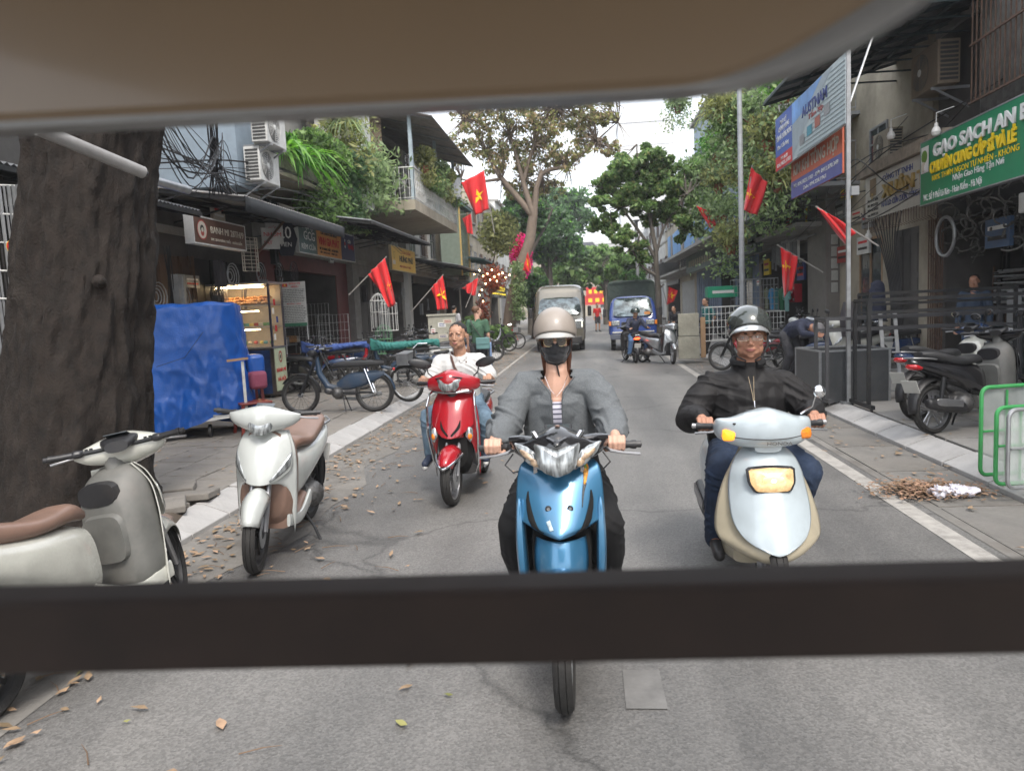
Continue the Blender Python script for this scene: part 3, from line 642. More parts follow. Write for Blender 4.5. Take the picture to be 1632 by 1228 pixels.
def wheel(parent, y, R=.27, tw=.075, style='cast', rimm=None, x=0, disc=False, n=5, name='wheel', rz=0.0):
    rimm = rimm or alu; g = tw*.5
    prof = [(R-.055, -g*.62), (R-.045, -g*.85), (R-.022, -g), (R-.008, -g*.72), (R-.003, -g*.42), (R-.008, -g*.36), (R-.0005, -g*.30), (R, 0), (R-.0005, g*.30), (R-.008, g*.36), (R-.003, g*.42), (R-.008, g*.72), (R-.022, g), (R-.045, g*.85), (R-.055, g*.62)]
    w = MB().lathe(prof, (0, 0, 0), 'x', 40, closed=True).build(name, rubber, parent, loc=(x, y, R), rot=(0, 0, rz))
    Ri = R-.05; b = MB().lathe([(Ri, -g*.7), (Ri-.012, -g*.62), (Ri-.02, -g*.2), (Ri-.02, g*.2), (Ri-.012, g*.62), (Ri, g*.7), (Ri+.004, 0)], (0, 0, 0), 'x', 32, closed=True); b.build('rim', rimm, w)
    h = MB().lathe([(.012, -g*1.1), (.035, -g*.9), (.04, 0), (.035, g*.9), (.012, g*1.1)], (0, 0, 0), 'x', 14); h.build('hub', rimm if style == 'cast' else alu, w)
    s = MB()
    if style == 'cast':
        for i in range(n):
            a = 2*PI*i/n+.3; d = Vector((0, math.cos(a), math.sin(a))); e = Vector((0, -math.sin(a), math.cos(a)))
            for k in (-1, 1): s.bar(d*.03+e*.012*k, d*(Ri-.012)+e*.03*k, .022, .014, up=(1, 0, 0))
    else:
        for i in range(18 if style == 'spoke' else 28):
            a = 2*PI*i/(18 if style == 'spoke' else 28); k = 1 if i % 2 else -1; s.tube([(g*.7*k, .03*math.cos(a+.5*k), .03*math.sin(a+.5*k)), (0, (Ri-.01)*math.cos(a), (Ri-.01)*math.sin(a))], .0020, 4, cap=False)
    s.build('spokes', rimm, w)
    if disc: MB().lathe([(.045, g*1.0), (.105, g*1.0), (.105, g*1.0+.004), (.045, g*1.0+.004)], (0, 0, 0), 'x', 24, closed=True).build('brake_disc', steel, w)
    return w
def apron(root, rows, m, name='front_panel', n=26, k=31, thick=.006, cut=None):
    """rows (z, halfw, yc, sweep, pow, dz, dzpow); returns object and surf(s,t) -> point"""
    R_ = rowlerp(rows, n)
    def at(s, t):
        f = t*(n-1); i = min(int(f), n-2); q = f-i; r = R_[i]*(1-q)+R_[i+1]*q; z, w, yc, sw, p, dz, dp = r; a = abs(s)
        return Vector((w*s, yc+sw*a**max(p, 1), z+dz*a**max(dp, 1)))
    ss = [math.copysign(abs(x)**.85, x) for x in np.linspace(-1, 1, k)]
    b = MB().grid([[at(s, i/(n-1)) for s in ss] for i in range(n)])
    o = b.build(name, m, root, ang=50, solid=-thick) if m else None
    return o, at
def patch(at, A, B, m, name, root, off=.004, n=8, n2=3):
    """strip on an apron surface between polylines A and B of (s,t)"""
    A2, B2 = rowlerp(A, n), rowlerp(B, n); rows = []
    for a, b_ in zip(A2, B2):
        row = []
        for j in range(n2+1):
            s, t = a*(1-j/n2)+b_*(j/n2); p = at(s, t); e = .01
            nn = (at(s+e, t)-at(s-e, t)).cross(at(s, min(1, t+e))-at(s, max(0, t-e))); nn.normalize()
            if nn.y > 0: nn = -nn
            row.append(p+nn*off)
        rows.append(row)
    return MB().grid(rows).build(name, m, root, ang=60, solid=.004)
def dome(out, o, u, v, bulge, m, name, root, rings=5, n=None):
    """convex lens: outline points (a,b) shrunk to the middle with a bulge along u x v"""
    o, u, v = Vector(o), Vector(u).normalized(), Vector(v).normalized(); nn = u.cross(v).normalized(); k = len(out)
    P_ = []
    for i in range(k):   # corner-rounded outline
        a, b_ = np.array(out[i]), np.array(out[(i+1) % k]); P_ += [a*(1-q)+b_*q for q in (.12, .5, .88)]
    c = np.mean(P_, axis=0); vs = []; fs = []; K = len(P_)
    for r in range(rings):
        f = 1-r/rings
        for q in P_: d = c+(np.array(q)-c)*f; h = bulge*(1-f*f)+(-.012 if r == 0 else 0); vs.append(o+u*float(d[0])+v*float(d[1])+nn*h)
    vs.append(o+u*float(c[0])+v*float(c[1])+nn*bulge)
    for r in range(rings-1): fs += [(r*K+i, r*K+(i+1) % K, (r+1)*K+(i+1) % K, (r+1)*K+i) for i in range(K)]
    e = len(vs)-1; fs += [((rings-1)*K+i, (rings-1)*K+(i+1) % K, e) for i in range(K)]
    return MB().add(vs, fs).build(name, m, root, ang=60)
def mirror_sym(fn): 
    for s in (-1, 1): fn(s)
def fork(root, y, z, yt, zt, m=None, w=.055):
    for s in (-1, 1): MB().tube([(s*w, y, z), (s*w, (y+yt)/2, (z+zt)/2), (s*w, yt, zt)], [.018, .018, .014], 10).build('fork', m or alu, root)
def fender(root, y, R, w, m, a0, a1, name='front_fender', drop=.05, n=16):
    """arched mudguard over a wheel centred at (y, R); angles from +z towards the front"""
    rows = []
    for i in range(n):
        a = a0+(a1-a0)*i/(n-1); rr = R+.025; t = i/(n-1); ww = w*(0.65+.35*math.sin(PI*min(1, max(0, t*.9+.08))))
        rows.append([(ww*s, y-math.sin(a)*(rr-drop*abs(s)**2.4), R+math.cos(a)*(rr-drop*abs(s)**2.4)) for s in np.linspace(-1, 1, 13)])
    return MB().grid(rows, flip=True).build(name, m, root, ang=60, solid=.004)
def bars(root, y, z, hw, m=None, drop=.02, back=.05, inner=.12, gm=None, brake=(1, -1), ends=True):
    b = MB().tube([(s*x, y+yy, z+zz) for s, x, yy, zz in ((-1, hw, back, -drop), (-1, inner, 0, 0), (1, inner, 0, 0), (1, hw, back, -drop))], .011, 10); hb = b.build('handlebar', m or blackm, root)
    for s in (-1, 1):
        d = (Vector((s*hw, y+back, z-drop))-Vector((s*inner, y, z))).normalized(); q = Vector((s*hw, y+back, z-drop)); p = q-d*.115
        rs = [.016, .0175, .016, .0175, .016, .0175, .016, .020, .020]; k = len(rs)
        gr = MB().tube([p+d*(.115*i/(k-1)) for i in range(k)], rs, 12).build('grip', gm or blackp, hb)
        if ends: MB().tube([q+d*.002, q+d*.022, q+d*.026], [.014, .015, .008], 10).build('bar_end', alu if ends == 'alu' else blackp, hb)
        if s in brake:
            MB().tube([p-d*.02+Vector((0, -.02, -.005)), p+Vector((0, -.05, -.015)), p+d*.05+Vector((0, -.058, -.024)), p+d*.13+Vector((0, -.045, -.034))], [.008, .008, .006, .007], 8).build('brake_lever', alu, hb)
            MB().cap(p-d*.03, p-d*.01, .022, .022, 10).build('switch_housing', blackp, hb)
    return hb
def mirror(root, s, base, tip, w=.065, h=.04, stem=None, m=None, yaw=0.0):
    base, tip = Vector(base), Vector(tip); mid = (base+tip)/2+Vector((s*.02, 0, -.015))
    o = MB().tube([base, mid, tip], .006, 8).build('mirror_stem', stem or blackm, root)
    c = tip+Vector((s*w*.55, 0, h*.3)); b = MB().ell((0, 0, 0), (w, .018, h), nu=18, nv=10)
    h_ = b.build('mirror', m or blackp, root, loc=c, rot=(0, -s*.25, yaw)); MB().lathe([(0.001, .0005), (.9, 0)], (0, 0, 0), 'y', 18).build('mirror_glass', mirrorm, h_, loc=(0, .0145, 0)).scale = (w*.86, 1, h*.86)
    return h_
def rear(root, wb, paint_, seat_m, R=.25, seat_z=.77, body=None, seat=None, side=None, tw=.09, style='cast', tail=True, exhaust=True, stand=True, rimm=None, platez=.52, eng=True, lit=False):
    wheel(root, wb, R, tw, style, rimm, name='rear_wheel')
    body = body or [(wb-.62, 0, .56, .10, .10, 2.4), (wb-.5, 0, .60, .135, .12, 2.4), (wb-.2, 0, .64, .15, .11, 2.5), (wb+.05, 0, .69, .13, .085, 2.4), (wb+.27, 0, .76, .06, .045, 2.2)]
    MB().spine(body, 26, 22).build('rear_body', paint_, root, ang=60)
    y0 = wb-.66; sz = seat_z
    seat = seat or [(y0, 0, sz-.05, .07, .03, 2.6), (y0+.1, 0, sz-.02, .115, .045, 2.8), (y0+.3, 0, sz-.015, .135, .05, 3), (y0+.48, 0, sz+.02, .13, .05, 3), (y0+.68, 0, sz+.04, .115, .045, 3), (y0+.84, 0, sz+.05, .06, .028, 2.4)]
    st_ = MB().spine(seat, 24, 24).build('seat', seat_m, root, ang=60)
    g = MB().tube([(-.10, wb+.02, sz+.03), (-.12, wb+.17, sz+.05), (-.06, wb+.29, sz+.06), (.06, wb+.29, sz+.06), (.12, wb+.17, sz+.05), (.10, wb+.02, sz+.03)], .011, 8).build('grab_rail', alu, root)
    if tail:
        MB().spine([(wb+.20, 0, .72, .09, .035, 2.4), (wb+.27, 0, .73, .075, .035, 2.4), (wb+.31, 0, .735, .03, .015, 2)], 18, 8).build('tail_light', redlit if lit else redl, root)
    fender(root, wb, R+.03, .075, blackp, -1.75, .5, 'rear_fender', .04)
    bx('licence_plate', (0, wb+R+.03, platez), (.19, .006, .14), plate, root).rotation_euler = (-.35, 0, 0)
    if eng:
        b = MB().box((0, wb-.32, .30), (.17, .34, .18)); b.cap((-.10, wb-.32, .30), (.10, wb-.32, .30), .11, .11); b.cap((.07, wb-.3, .29), (.07, wb+.02, .27), .07, .05); b.cap((0, wb-.42, .42), (0, wb-.25, .48), .07, .05)
        organic(b, 'engine', mat('engine metal', (.13, .13, .13), .5, .7, var=.3, vs_=30, dirt=.5), root, .012, 1, wrinkle(.004, 90, 80, 140, 1))
        for s in (-1, 1): MB().tube([(s*.10, wb, R+.02), (s*.11, wb-.06, .60)], [.022, .026], 10).build('shock_absorber', blackm, root)
    if exhaust:
        MB().spine([(wb-.36, -.135, .26, .03, .03, 2), (wb-.24, -.15, .27, .05, .06, 2.4), (wb-.02, -.155, .30, .055, .065, 2.4), (wb+.20, -.15, .34, .05, .055, 2.3), (wb+.24, -.15, .345, .025, .03, 2)], 18, 14).build('exhaust', blackp, root, ang=50)
        MB().spine([(wb-.2, -.205, .31, .006, .035, 2.4), (wb+.1, -.208, .35, .008, .04, 2.4), (wb+.16, -.205, .36, .004, .02, 2.4)], 12, 6).build('heat_shield', alu, root)
    if stand:
        b = MB().tube([(.09, wb-.52, .24), (.20, wb-.56, .12), (.27, wb-.60, .012)], .011, 8); b.box((.285, wb-.60, .012), (.05, .07, .012)); b.build('side_stand', blackm, root)
def lettering_on(root, s_, size, p, m, name='lettering', a=(1, 0, 0), up=(0, 0, 1), sx=1.15, off=.004): return text(root, s_, size, p, a, up, m, name, .001, sx, 'CENTER', off=off)
def dial_cluster(root, y, z, w=.12):
    d = bx('dashboard', (0, y, z), (w, .05, .01), blackp, root, bevel=.004); d.rotation_euler = (.6, 0, 0); bx('dial', (0, .0, .007), (w*.8, .035, .003), glass, d)

# ---------------- blue underbone motorbike (the one ridden by the woman) ----------------
def make_wave():
    r = empty('motorbike', label='blue motorbike with orange sticker ridden by the woman in black mask', cat='motorbike')
    wheel(r, 0, .285, .075, 'spoke', steel)
    fork(r, 0, .30, .20, .80)
    ff = fender(r, 0, .29, .082, p_wave, -1.1, .95, drop=.055)
    # tall upper mudguard piece between the shield legs
    _, at2 = apron(r, [(.70, .105, .01, .08, 2.2, .0, 2), (.66, .112, -.01, .09, 2.2, -.01, 2), (.60, .112, -.03, .10, 2.4, -.02, 2), (.53, .095, -.035, .09, 2.2, -.05, 3)], p_wave, 'fender_top', 12, 19)
    for s in (-1, 1): patch(at2, [(s*.62, .99), (s*.78, .75)], [(s*.86, .99), (s*.80, .75)], blackp, 'fender_slot', r)
    rows = [(.985, .145, .175, .04, 1.5, .018, 3), (.965, .170, .135, .05, 1.7, .016, 3), (.92, .182, .100, .06, 1.8, 0, 3), (.86, .186, .060, .075, 1.9, -.005, 3), (.80, .188, .020, .10, 1.9, .0, 3), (.75, .188, -.020, .13, 1.6, .03, 2), (.728, .190, -.034, .16, 1.2, .05, 1.5), (.720, .188, -.030, .165, 1.2, .05, 1.5)]
    sh, at = apron(r, rows, p_wave, 'leg_shield', 34, 45)
    # pressed ridge lines, side blades, intakes, bolts, sticker
    for s in (-1, 1):
        patch(at, [(s*.70, .36), (s*.66, .46), (s*.50, .68), (s*.34, .86)], [(s*.72, .36), (s*.745, .46), (s*.64, .70), (s*.36, .87)], mat('slot black', (.004, .004, .004), .9), 'shield_slot', r, .0035)
        p = at(s*.24, .50); MB().lathe([(.001, .004), (.006, .005), (.009, .001), (.010, -.004)], (0, 0, 0), 'y', 14).build('shield_bolt', greym, r, loc=p+Vector((0, -.001, 0)), rot=(0, 0, PI))
        MB().lathe([(.010, -.006), (.0135, -.004), (.0135, .002)], (0, 0, 0), 'y', 16).build('bolt_ring', blackm, r, loc=p+Vector((0, .001, 0)))
        MB().spine([(.86, s*.172, .125, .004, .02, 3), (.80, s*.171, .120, .016, .04, 3), (.66, s*.170, .125, .022, .065, 3), (.50, s*.163, .14, .020, .075, 3), (.36, s*.150, .17, .014, .06, 3), (.30, s*.142, .19, .006, .04, 3)], 16, 14, 'z').build('leg_shield_side', p_wave, r)
    stc = mat('orange sticker', (.65, .26, .03), .5, var=.7, vs_=70)
    patch(at, [(.62, .03), (.60, .16), (.56, .30)], [(.78, .05), (.73, .16), (.60, .31)], stc, 'sticker', r, .0012)
    patch(at, [(.56, .28), (.52, .38), (.50, .50)], [(.63, .30), (.56, .38), (.51, .50)], mat('black sticker', (.05, .05, .05), .5, var=.8, vs_=90), 'sticker', r, .0012)
    patch(at, [(.665, .08), (.65, .14)], [(.71, .08), (.69, .15)], mat('green sticker', (.18, .35, .10), .5), 'sticker', r, .0024)
    patch(at, [(-.28, .62), (-.20, .72)], [(-.20, .60), (-.12, .70)], mat('scuffed paint', (.42, .52, .56), .6, var=.4, vs_=60), 'scuff', r, .0008)
    lettering_on(r, 'HONDA', .026, at(0, .06)+Vector((0, -.002, -.008)), blackprint)
    bk = MB().spine([(.10, 0, .62, .125, .16, 3), (.2, 0, .62, .13, .25, 3), (.3, 0, .55, .12, .28, 3)], 20, 8).build('fork_cover', mat('deep black', (.006, .006, .006), .9), r)
    # cowl, headlight and indicators
    cw = MB().spine([(-.215, .24, 1.075, .012, .012, 2), (-.19, .215, 1.065, .045, .026, 2.2), (-.14, .195, 1.055, .08, .043, 2.2), (-.08, .18, 1.065, .105, .062, 2.2), (0, .17, 1.075, .12, .085, 2.2), (.08, .18, 1.065, .105, .062, 2.2), (.14, .195, 1.055, .08, .043, 2.2), (.19, .215, 1.065, .045, .026, 2.2), (.215, .24, 1.075, .012, .012, 2)], 26, 40, 'x').build('handlebar_cowl', glossb, r, ang=50)
    u, v = (1, 0, 0), (0, -.45, .95)
    dome([(-.098, .060), (-.045, .045), (0, .030), (.045, .045), (.098, .060), (.078, -.040), (.05, -.066), (0, -.084), (-.05, -.066), (-.078, -.040)], (0, .030, 1.050), u, (0, .28, .95), .018, lensm, 'headlight', r, 6)
    for s in (-1, 1):
        dome([(.095*s, .030), (.135*s, .044), (.205*s, .062), (.18*s, .012), (.135*s, -.030), (.072*s, -.055)][::(1 if s > 0 else 1)], (0, .042, 1.040), (1, .38*s, 0), (0, .3, .95), .012*s if s > 0 else .012, lensm, 'headlight_wing', r, 4) if s > 0 else dome([(-.095, .030), (-.072, -.055), (-.135, -.030), (-.18, .012), (-.205, .062), (-.135, .044)], (0, .042, 1.040), (1, -.38, 0), (0, .3, .95), .012, lensm, 'headlight_wing', r, 4)
        MB().ell((0, 0, 0), (.040, .007, .013), nu=16, nv=8).build('indicator', amberc, r, loc=(s*.128, .078, 1.050), rot=(0, -s*.55, s*.5))
        MB().ell((0, 0, 0), (.022, .006, .016), nu=12, nv=8).build('indicator', amberc, r, loc=(s*.096, .062, 1.020), rot=(0, -s*.7, s*.5))
    # V shaped brow and horns of the cowl
    MB().spine([(-.07, .145, 1.115, .03, .012, 2), (-.035, .115, 1.112, .05, .016, 2), (0, .09, 1.100, .06, .02, 2), (.035, .115, 1.112, .05, .016, 2), (.07, .145, 1.115, .03, .012, 2)], 14, 18, 'x').build('cowl_brow', glossb, r)
    for s in (-1, 1):
        MB().tube([(s*.082, .13, 1.105), (s*.10, .15, 1.128), (s*.108, .18, 1.13)], [.012, .014, .008], 8).build('mirror_boss', chrome, r)
        MB().spine([(s*.10, .18, 1.10, .03, .012, 2), (s*.16, .20, 1.10, .03, .016, 2), (s*.215, .225, 1.095, .02, .012, 2)], 12, 10, 'x').build('cowl_wing', glossb, r)
        MB().bar((s*.10, .15, .94), (s*.10, .17, 1.02), .016).build('shield_stay', chrome, r)
    bars(r, .25, 1.055, .335, back=.04, drop=.01, brake=(-1, 1)); dial_cluster(r, .26, 1.13)
    MB().tube([(-.2, .22, 1.03), (-.235, .20, .985), (-.2, .19, .955), (-.1, .22, .96)], .004, 6).build('cable', blackp, r)
    MB().tube([(.19, .22, 1.03), (.22, .20, .99), (.18, .2, .95), (.1, .22, .95)], .004, 6).build('cable', blackp, r)
    rear(r, 1.22, p_wave, p_seat, stand=False, R=.285, style='spoke', rimm=steel, seat_z=.77)
    MB().spine([(.30, 0, .60, .06, .1, 2.5), (.45, 0, .52, .06, .09, 2.5), (.7, 0, .58, .08, .1, 2.5)], 14, 8).build('centre_cover', p_wave, r)
    b = MB().tube([(-.27, .66, .27), (.27, .66, .27)], .012, 8); fr = b.build('footrest_bar', blackm, r)
    for s in (-1, 1): MB().tube([(s*.18, .66, .27), (s*.28, .66, .275)], .018, 8).build('footrest', rubber, r)
    MB().spine([(.42, .02, .20, .09, .03, 2), (.5, .0, .27, .11, .09, 2.5), (.75, 0, .28, .10, .09, 2.5)], 14, 8).build('crankcase', alu, r)
    return r

# ---------------- white and cream scooter with lit headlight ----------------
def make_spacy():
    r = empty('scooter', label='white and cream scooter with lit headlight ridden by the man in glasses', cat='scooter')
    wheel(r, .05, .215, .09, 'cast')
    fork(r, .05, .215, .2, .62)
    skirt = [(.86, .11, .20, .06, 2, 0, 2), (.78, .165, .14, .09, 2, 0, 2), (.66, .225, .07, .14, 2, 0, 2), (.54, .262, .00, .18, 2, .0, 2), (.44, .275, -.05, .20, 2, .01, 2), (.37, .262, -.090, .20, 2, .03, 2), (.325, .225, -.085, .17, 2, .04, 2), (.295, .17, -.04, .13, 2, .03, 2)]
    _, ats = apron(r, skirt, p_cream, 'lower_shield', 30, 37)
    shell = [(.875, .10, .170, .05, 2.2, -.006, 2), (.83, .150, .110, .085, 2.3, -.008, 2), (.76, .185, .058, .115, 2.3, -.012, 2), (.68, .200, .018, .135, 2.2, -.01, 2), (.58, .206, -.030, .125, 2.1, 0, 2), (.49, .198, -.072, .115, 2, .015, 2), (.42, .170, -.102, .09, 2, .03, 2), (.375, .125, -.118, .06, 2, .035, 2), (.362, .06, -.118, .02, 2, .03, 2)]
    sh, at = apron(r, shell, p_pearl, 'nose_shell', 36, 41)
    patch(at, [(-.75, .85), (-.4, .93), (0, .96), (.4, .93), (.75, .85)], [(-.75, .862), (-.4, .942), (0, .972), (.4, .942), (.75, .862)], blackprint, 'panel_seam', r, .0008, 14, 1)
    # headlight set into the nose
    o = at(0, .30)+Vector((0, -.012, 0)); v = (0, .42, .9)
    out = [(-.112, .055), (0, .064), (.112, .055), (.108, -.02), (.082, -.064), (0, -.070), (-.082, -.064), (-.108, -.02)]
    fr = dome([(a*1.12, b_*1.13) for a, b_ in out[::-1]], o+Vector((0, .004, 0)), (1, 0, 0), v, .012, blackp, 'headlight_frame', r)
    for q in (fr,): q.data.flip_normals()
    dome(out[::-1], o+Vector((0, -.008, 0)), (1, 0, 0), v, .020, mat('lit lens', (.42, .30, .17), .12, emit=.34, ecol=(1, .60, .24), var=.6, vs_=26, coat=1), 'headlight_glass', r).data.flip_normals()
    MB().ell((0, 0, 0), (.056, .010, .026), nu=20, nv=10).build('headlight', lamp_on, r, loc=o+Vector((0, -.034, .0)), rot=(.43, 0, 0))
    MB().ell((0, 0, 0), (.018, .012, .016), nu=12, nv=8).build('bulb', mat('bulb glow', (1, .9, .7), .3, emit=2.5, ecol=(1, .8, .5)), r, loc=o+Vector((0, -.036, 0)))
    # handlebar cowl
    cw = MB().spine([(-.255, .255, .965, .02, .018, 2.2), (-.235, .23, .965, .052, .052, 2.8), (-.17, .19, .955, .085, .072, 3), (-.09, .165, .965, .105, .092, 2.8), (0, .155, .975, .115, .105, 2.6), (.09, .165, .965, .105, .092, 2.8), (.17, .19, .955, .085, .072, 3), (.235, .23, .965, .052, .052, 2.8), (.255, .255, .965, .02, .018, 2.2)], 30, 44, 'x').build('handlebar_cowl', p_pearl, r, ang=60)
    for s in (-1, 1):
        pts = [(-.05, .024), (.046, .030), (.052, -.010), (.044, -.032), (-.018, -.030)]
        pts = [(s*a, b_) for a, b_ in pts]
        if s > 0: pts = pts[::-1]
        o = dome(pts, (s*.185, .116 if True else 0, .945), (1, .38*s, 0), (0, .12, .99), .012, mat('lit amber lens', (.85, .25, .02), .2, emit=.9, ecol=(1, .32, .02), var=.3, vs_=70) if s < 0 else amber, 'indicator', r); 
        o.data.flip_normals()
    # thin seam across the cowl
    MB().tube([(-.17, .104, .935), (-.13, .079, .932), (-.09, .058, .930), (0, .0395, .928), (.09, .058, .930), (.13, .079, .932), (.17, .104, .935)], .0022, 5).build('panel_seam', blackprint, r)
    lettering_on(r, 'HONDA', .030, (0.045, .052, .898), mat('grey letters', (.12, .12, .12), .5), up=(0, -.35, .93))
    MB().spine([(.10, 0, .88, .07, .03, 3), (.2, 0, .87, .09, .05, 3)], 14, 4).build('steering_neck', p_pearl, r)
    bx('cowl_vent', (-.155, .118, 1.005), (.04, .012, .008), blackprint, r, .35)
    b = bars(r, .26, .965, .335, chrome, back=.06, drop=.0, brake=(-1, 1), ends='alu'); dial_cluster(r, .27, 1.035, .15)
    mirror(r, 1, (.20, .23, 1.03), (.27, .20, 1.14), .034, .034, chrome, chrome)
    # inner shield, floor, body
    apron(r, [(z, w*.86, y+.12, sw*.35, p, dz, dp) for z, w, y, sw, p, dz, dp in skirt], p_greyin, 'inner_shield', 16, 21)
    MB().spine([(.20, 0, .27, .17, .05, 4), (.45, 0, .24, .185, .05, 4), (.75, 0, .27, .16, .07, 4)], 20, 8).build('floorboard', p_cream, r)
    rear(r, 1.24, p_pearl, p_seat, stand=False, R=.215, body=[(.55, 0, .45, .13, .20, 3), (.68, 0, .50, .18, .22, 2.8), (.95, 0, .55, .215, .20, 2.6), (1.2, 0, .60, .20, .15, 2.5), (1.42, 0, .66, .12, .10, 2.3), (1.52, 0, .69, .05, .04, 2)])
    MB().spine([(.6, 0, .34, .17, .06, 3), (.95, 0, .36, .20, .06, 3), (1.35, 0, .46, .14, .05, 3)], 18, 8).build('lower_body', p_cream, r)
    return r

# ---------------- red scooter ----------------
def make_red():
    r = empty('scooter', label='red scooter with chrome guard bars ridden by the man in the white polo shirt', cat='scooter')
    wheel(r, 0, .245, .085, 'cast', disc=True); fork(r, 0, .25, .2, .72)
    fender(r, 0, .25, .095, p_red, -.9, 1.05, drop=.07)
    MB().tube([(x*.115, -.02-.29*(1-abs(x)**2)*.82, .40+.05*abs(x)**2-.035*(1-abs(x))) for x in np.linspace(-1, 1, 15)], .010, 8).build('fender_guard', chrome, r)
    rows = [(.955, .145, .190, .05, 2, -.01, 2), (.90, .175, .135, .08, 2, -.01, 2), (.80, .195, .075, .11, 2, 0, 2), (.70, .198, .035, .13, 2, .02, 2), (.63, .188, .010, .13, 2, .05, 2), (.575, .150, -.005, .10, 2, .07, 2)]
    _, at = apron(r, rows, p_red, 'nose_panel', 28, 35)
    for s in (-1, 1): patch(at, [(s*.42, .55), (s*.30, .70), (s*.06, .88)], [(s*.44, .56), (s*.42, .74), (s*.12, .92)], mat('slot black', (.004, .004, .004), .9), 'vent_slot', r, .003)
    rows2 = [(.955, .155, .23, .05, 2, 0, 2), (.80, .205, .14, .09, 2, 0, 2), (.66, .222, .09, .13, 2, 0, 2), (.60, .222, .07, .15, 2, -.06, 4), (.575, .215, .065, .17, 2, -.20, 6), (.57, .20, .065, .18, 2, -.37, 7)]
    apron(r, rows2, p_red, 'leg_shield', 26, 41)
    for s in (-1, 1):
        pts = [(0, .075), (.05, .055), (.055, -.03), (.03, -.075), (-.02, -.01)]; pts = [(s*a, b_) for a, b_ in pts]
        if s > 0: pts = pts[::-1]
        o = dome(pts, (s*.145, .075, .60), (1, .7*s, 0), (0, .2, 1), .02, lensm, 'indicator', r); o.data.flip_normals()
        MB().ell((0, 0, 0), (.022, .014, .03), nu=12, nv=8).build('indicator_bulb', amber, r, loc=(s*.165, .075, .585), rot=(0, 0, s*.6))
        MB().tube([(s*.16, .24, .99), (s*.20, .16, .95), (s*.215, .10, .85), (s*.225, .12, .6), (s*.20, .20, .32), (s*.15, .26, .22)], .010, 8).build('guard_bar', chrome, r)
    MB().spine([(.10, 0, .50, .13, .20, 3), (.22, 0, .48, .15, .26, 3)], 18, 6).build('wheel_housing', mat('deep black', (.006, .006, .006), .9), r)
    MB().spine([(-.24, .25, 1.03, .02, .03, 2), (-.21, .22, 1.03, .06, .055, 2.3), (-.12, .18, 1.045, .09, .078, 2.3), (0, .15, 1.065, .115, .098, 2.2), (.12, .18, 1.045, .09, .078, 2.3), (.21, .22, 1.03, .06, .055, 2.3), (.24, .25, 1.03, .02, .03, 2)], 28, 40, 'x').build('handlebar_cowl', p_red, r, ang=60)
    dome([(-.112, .040), (-.05, .052), (0, .045), (.05, .052), (.112, .040), (.085, -.035), (.05, -.07), (-.05, -.07), (-.085, -.035)][::-1], (0, .068, 1.045), (1, 0, 0), (0, .22, .97), .03, lensm, 'headlight', r, 6).data.flip_normals()
    MB().tube([(-.118, .09, 1.09), (-.05, .058, 1.102), (0, .052, 1.093), (.05, .058, 1.102), (.118, .09, 1.09)], .006, 6).build('headlight_trim', blackp, r)
    MB().tube([(-.16, .14, .975), (-.06, .10, .965), (.06, .10, .965), (.16, .14, .975)], .012, 8).build('cowl_lip', chrome, r)
    MB().cap((0, .2, .85), (0, .22, .98), .06, .06).build('steering_neck', blackp, r)
    bars(r, .27, 1.03, .335, back=.06, drop=.0)
    for s in (-1, 1): mirror(r, s, (s*.17, .24, 1.08), (s*.24, .24, 1.20), .105, .042, yaw=-s*.3)
    rear(r, 1.25, p_red, p_seat, R=.235, stand=False)
    MB().spine([(.22, 0, .27, .17, .05, 4), (.45, 0, .25, .18, .05, 4), (.75, 0, .28, .16, .07, 4)], 20, 8).build('floorboard', blackp, r)
    apron(r, [(z, w*.97, y+.07, sw*.5, p, dz, dp) for z, w, y, sw, p, dz, dp in rows2], p_greyin, 'inner_shield', 16, 31)
    return r

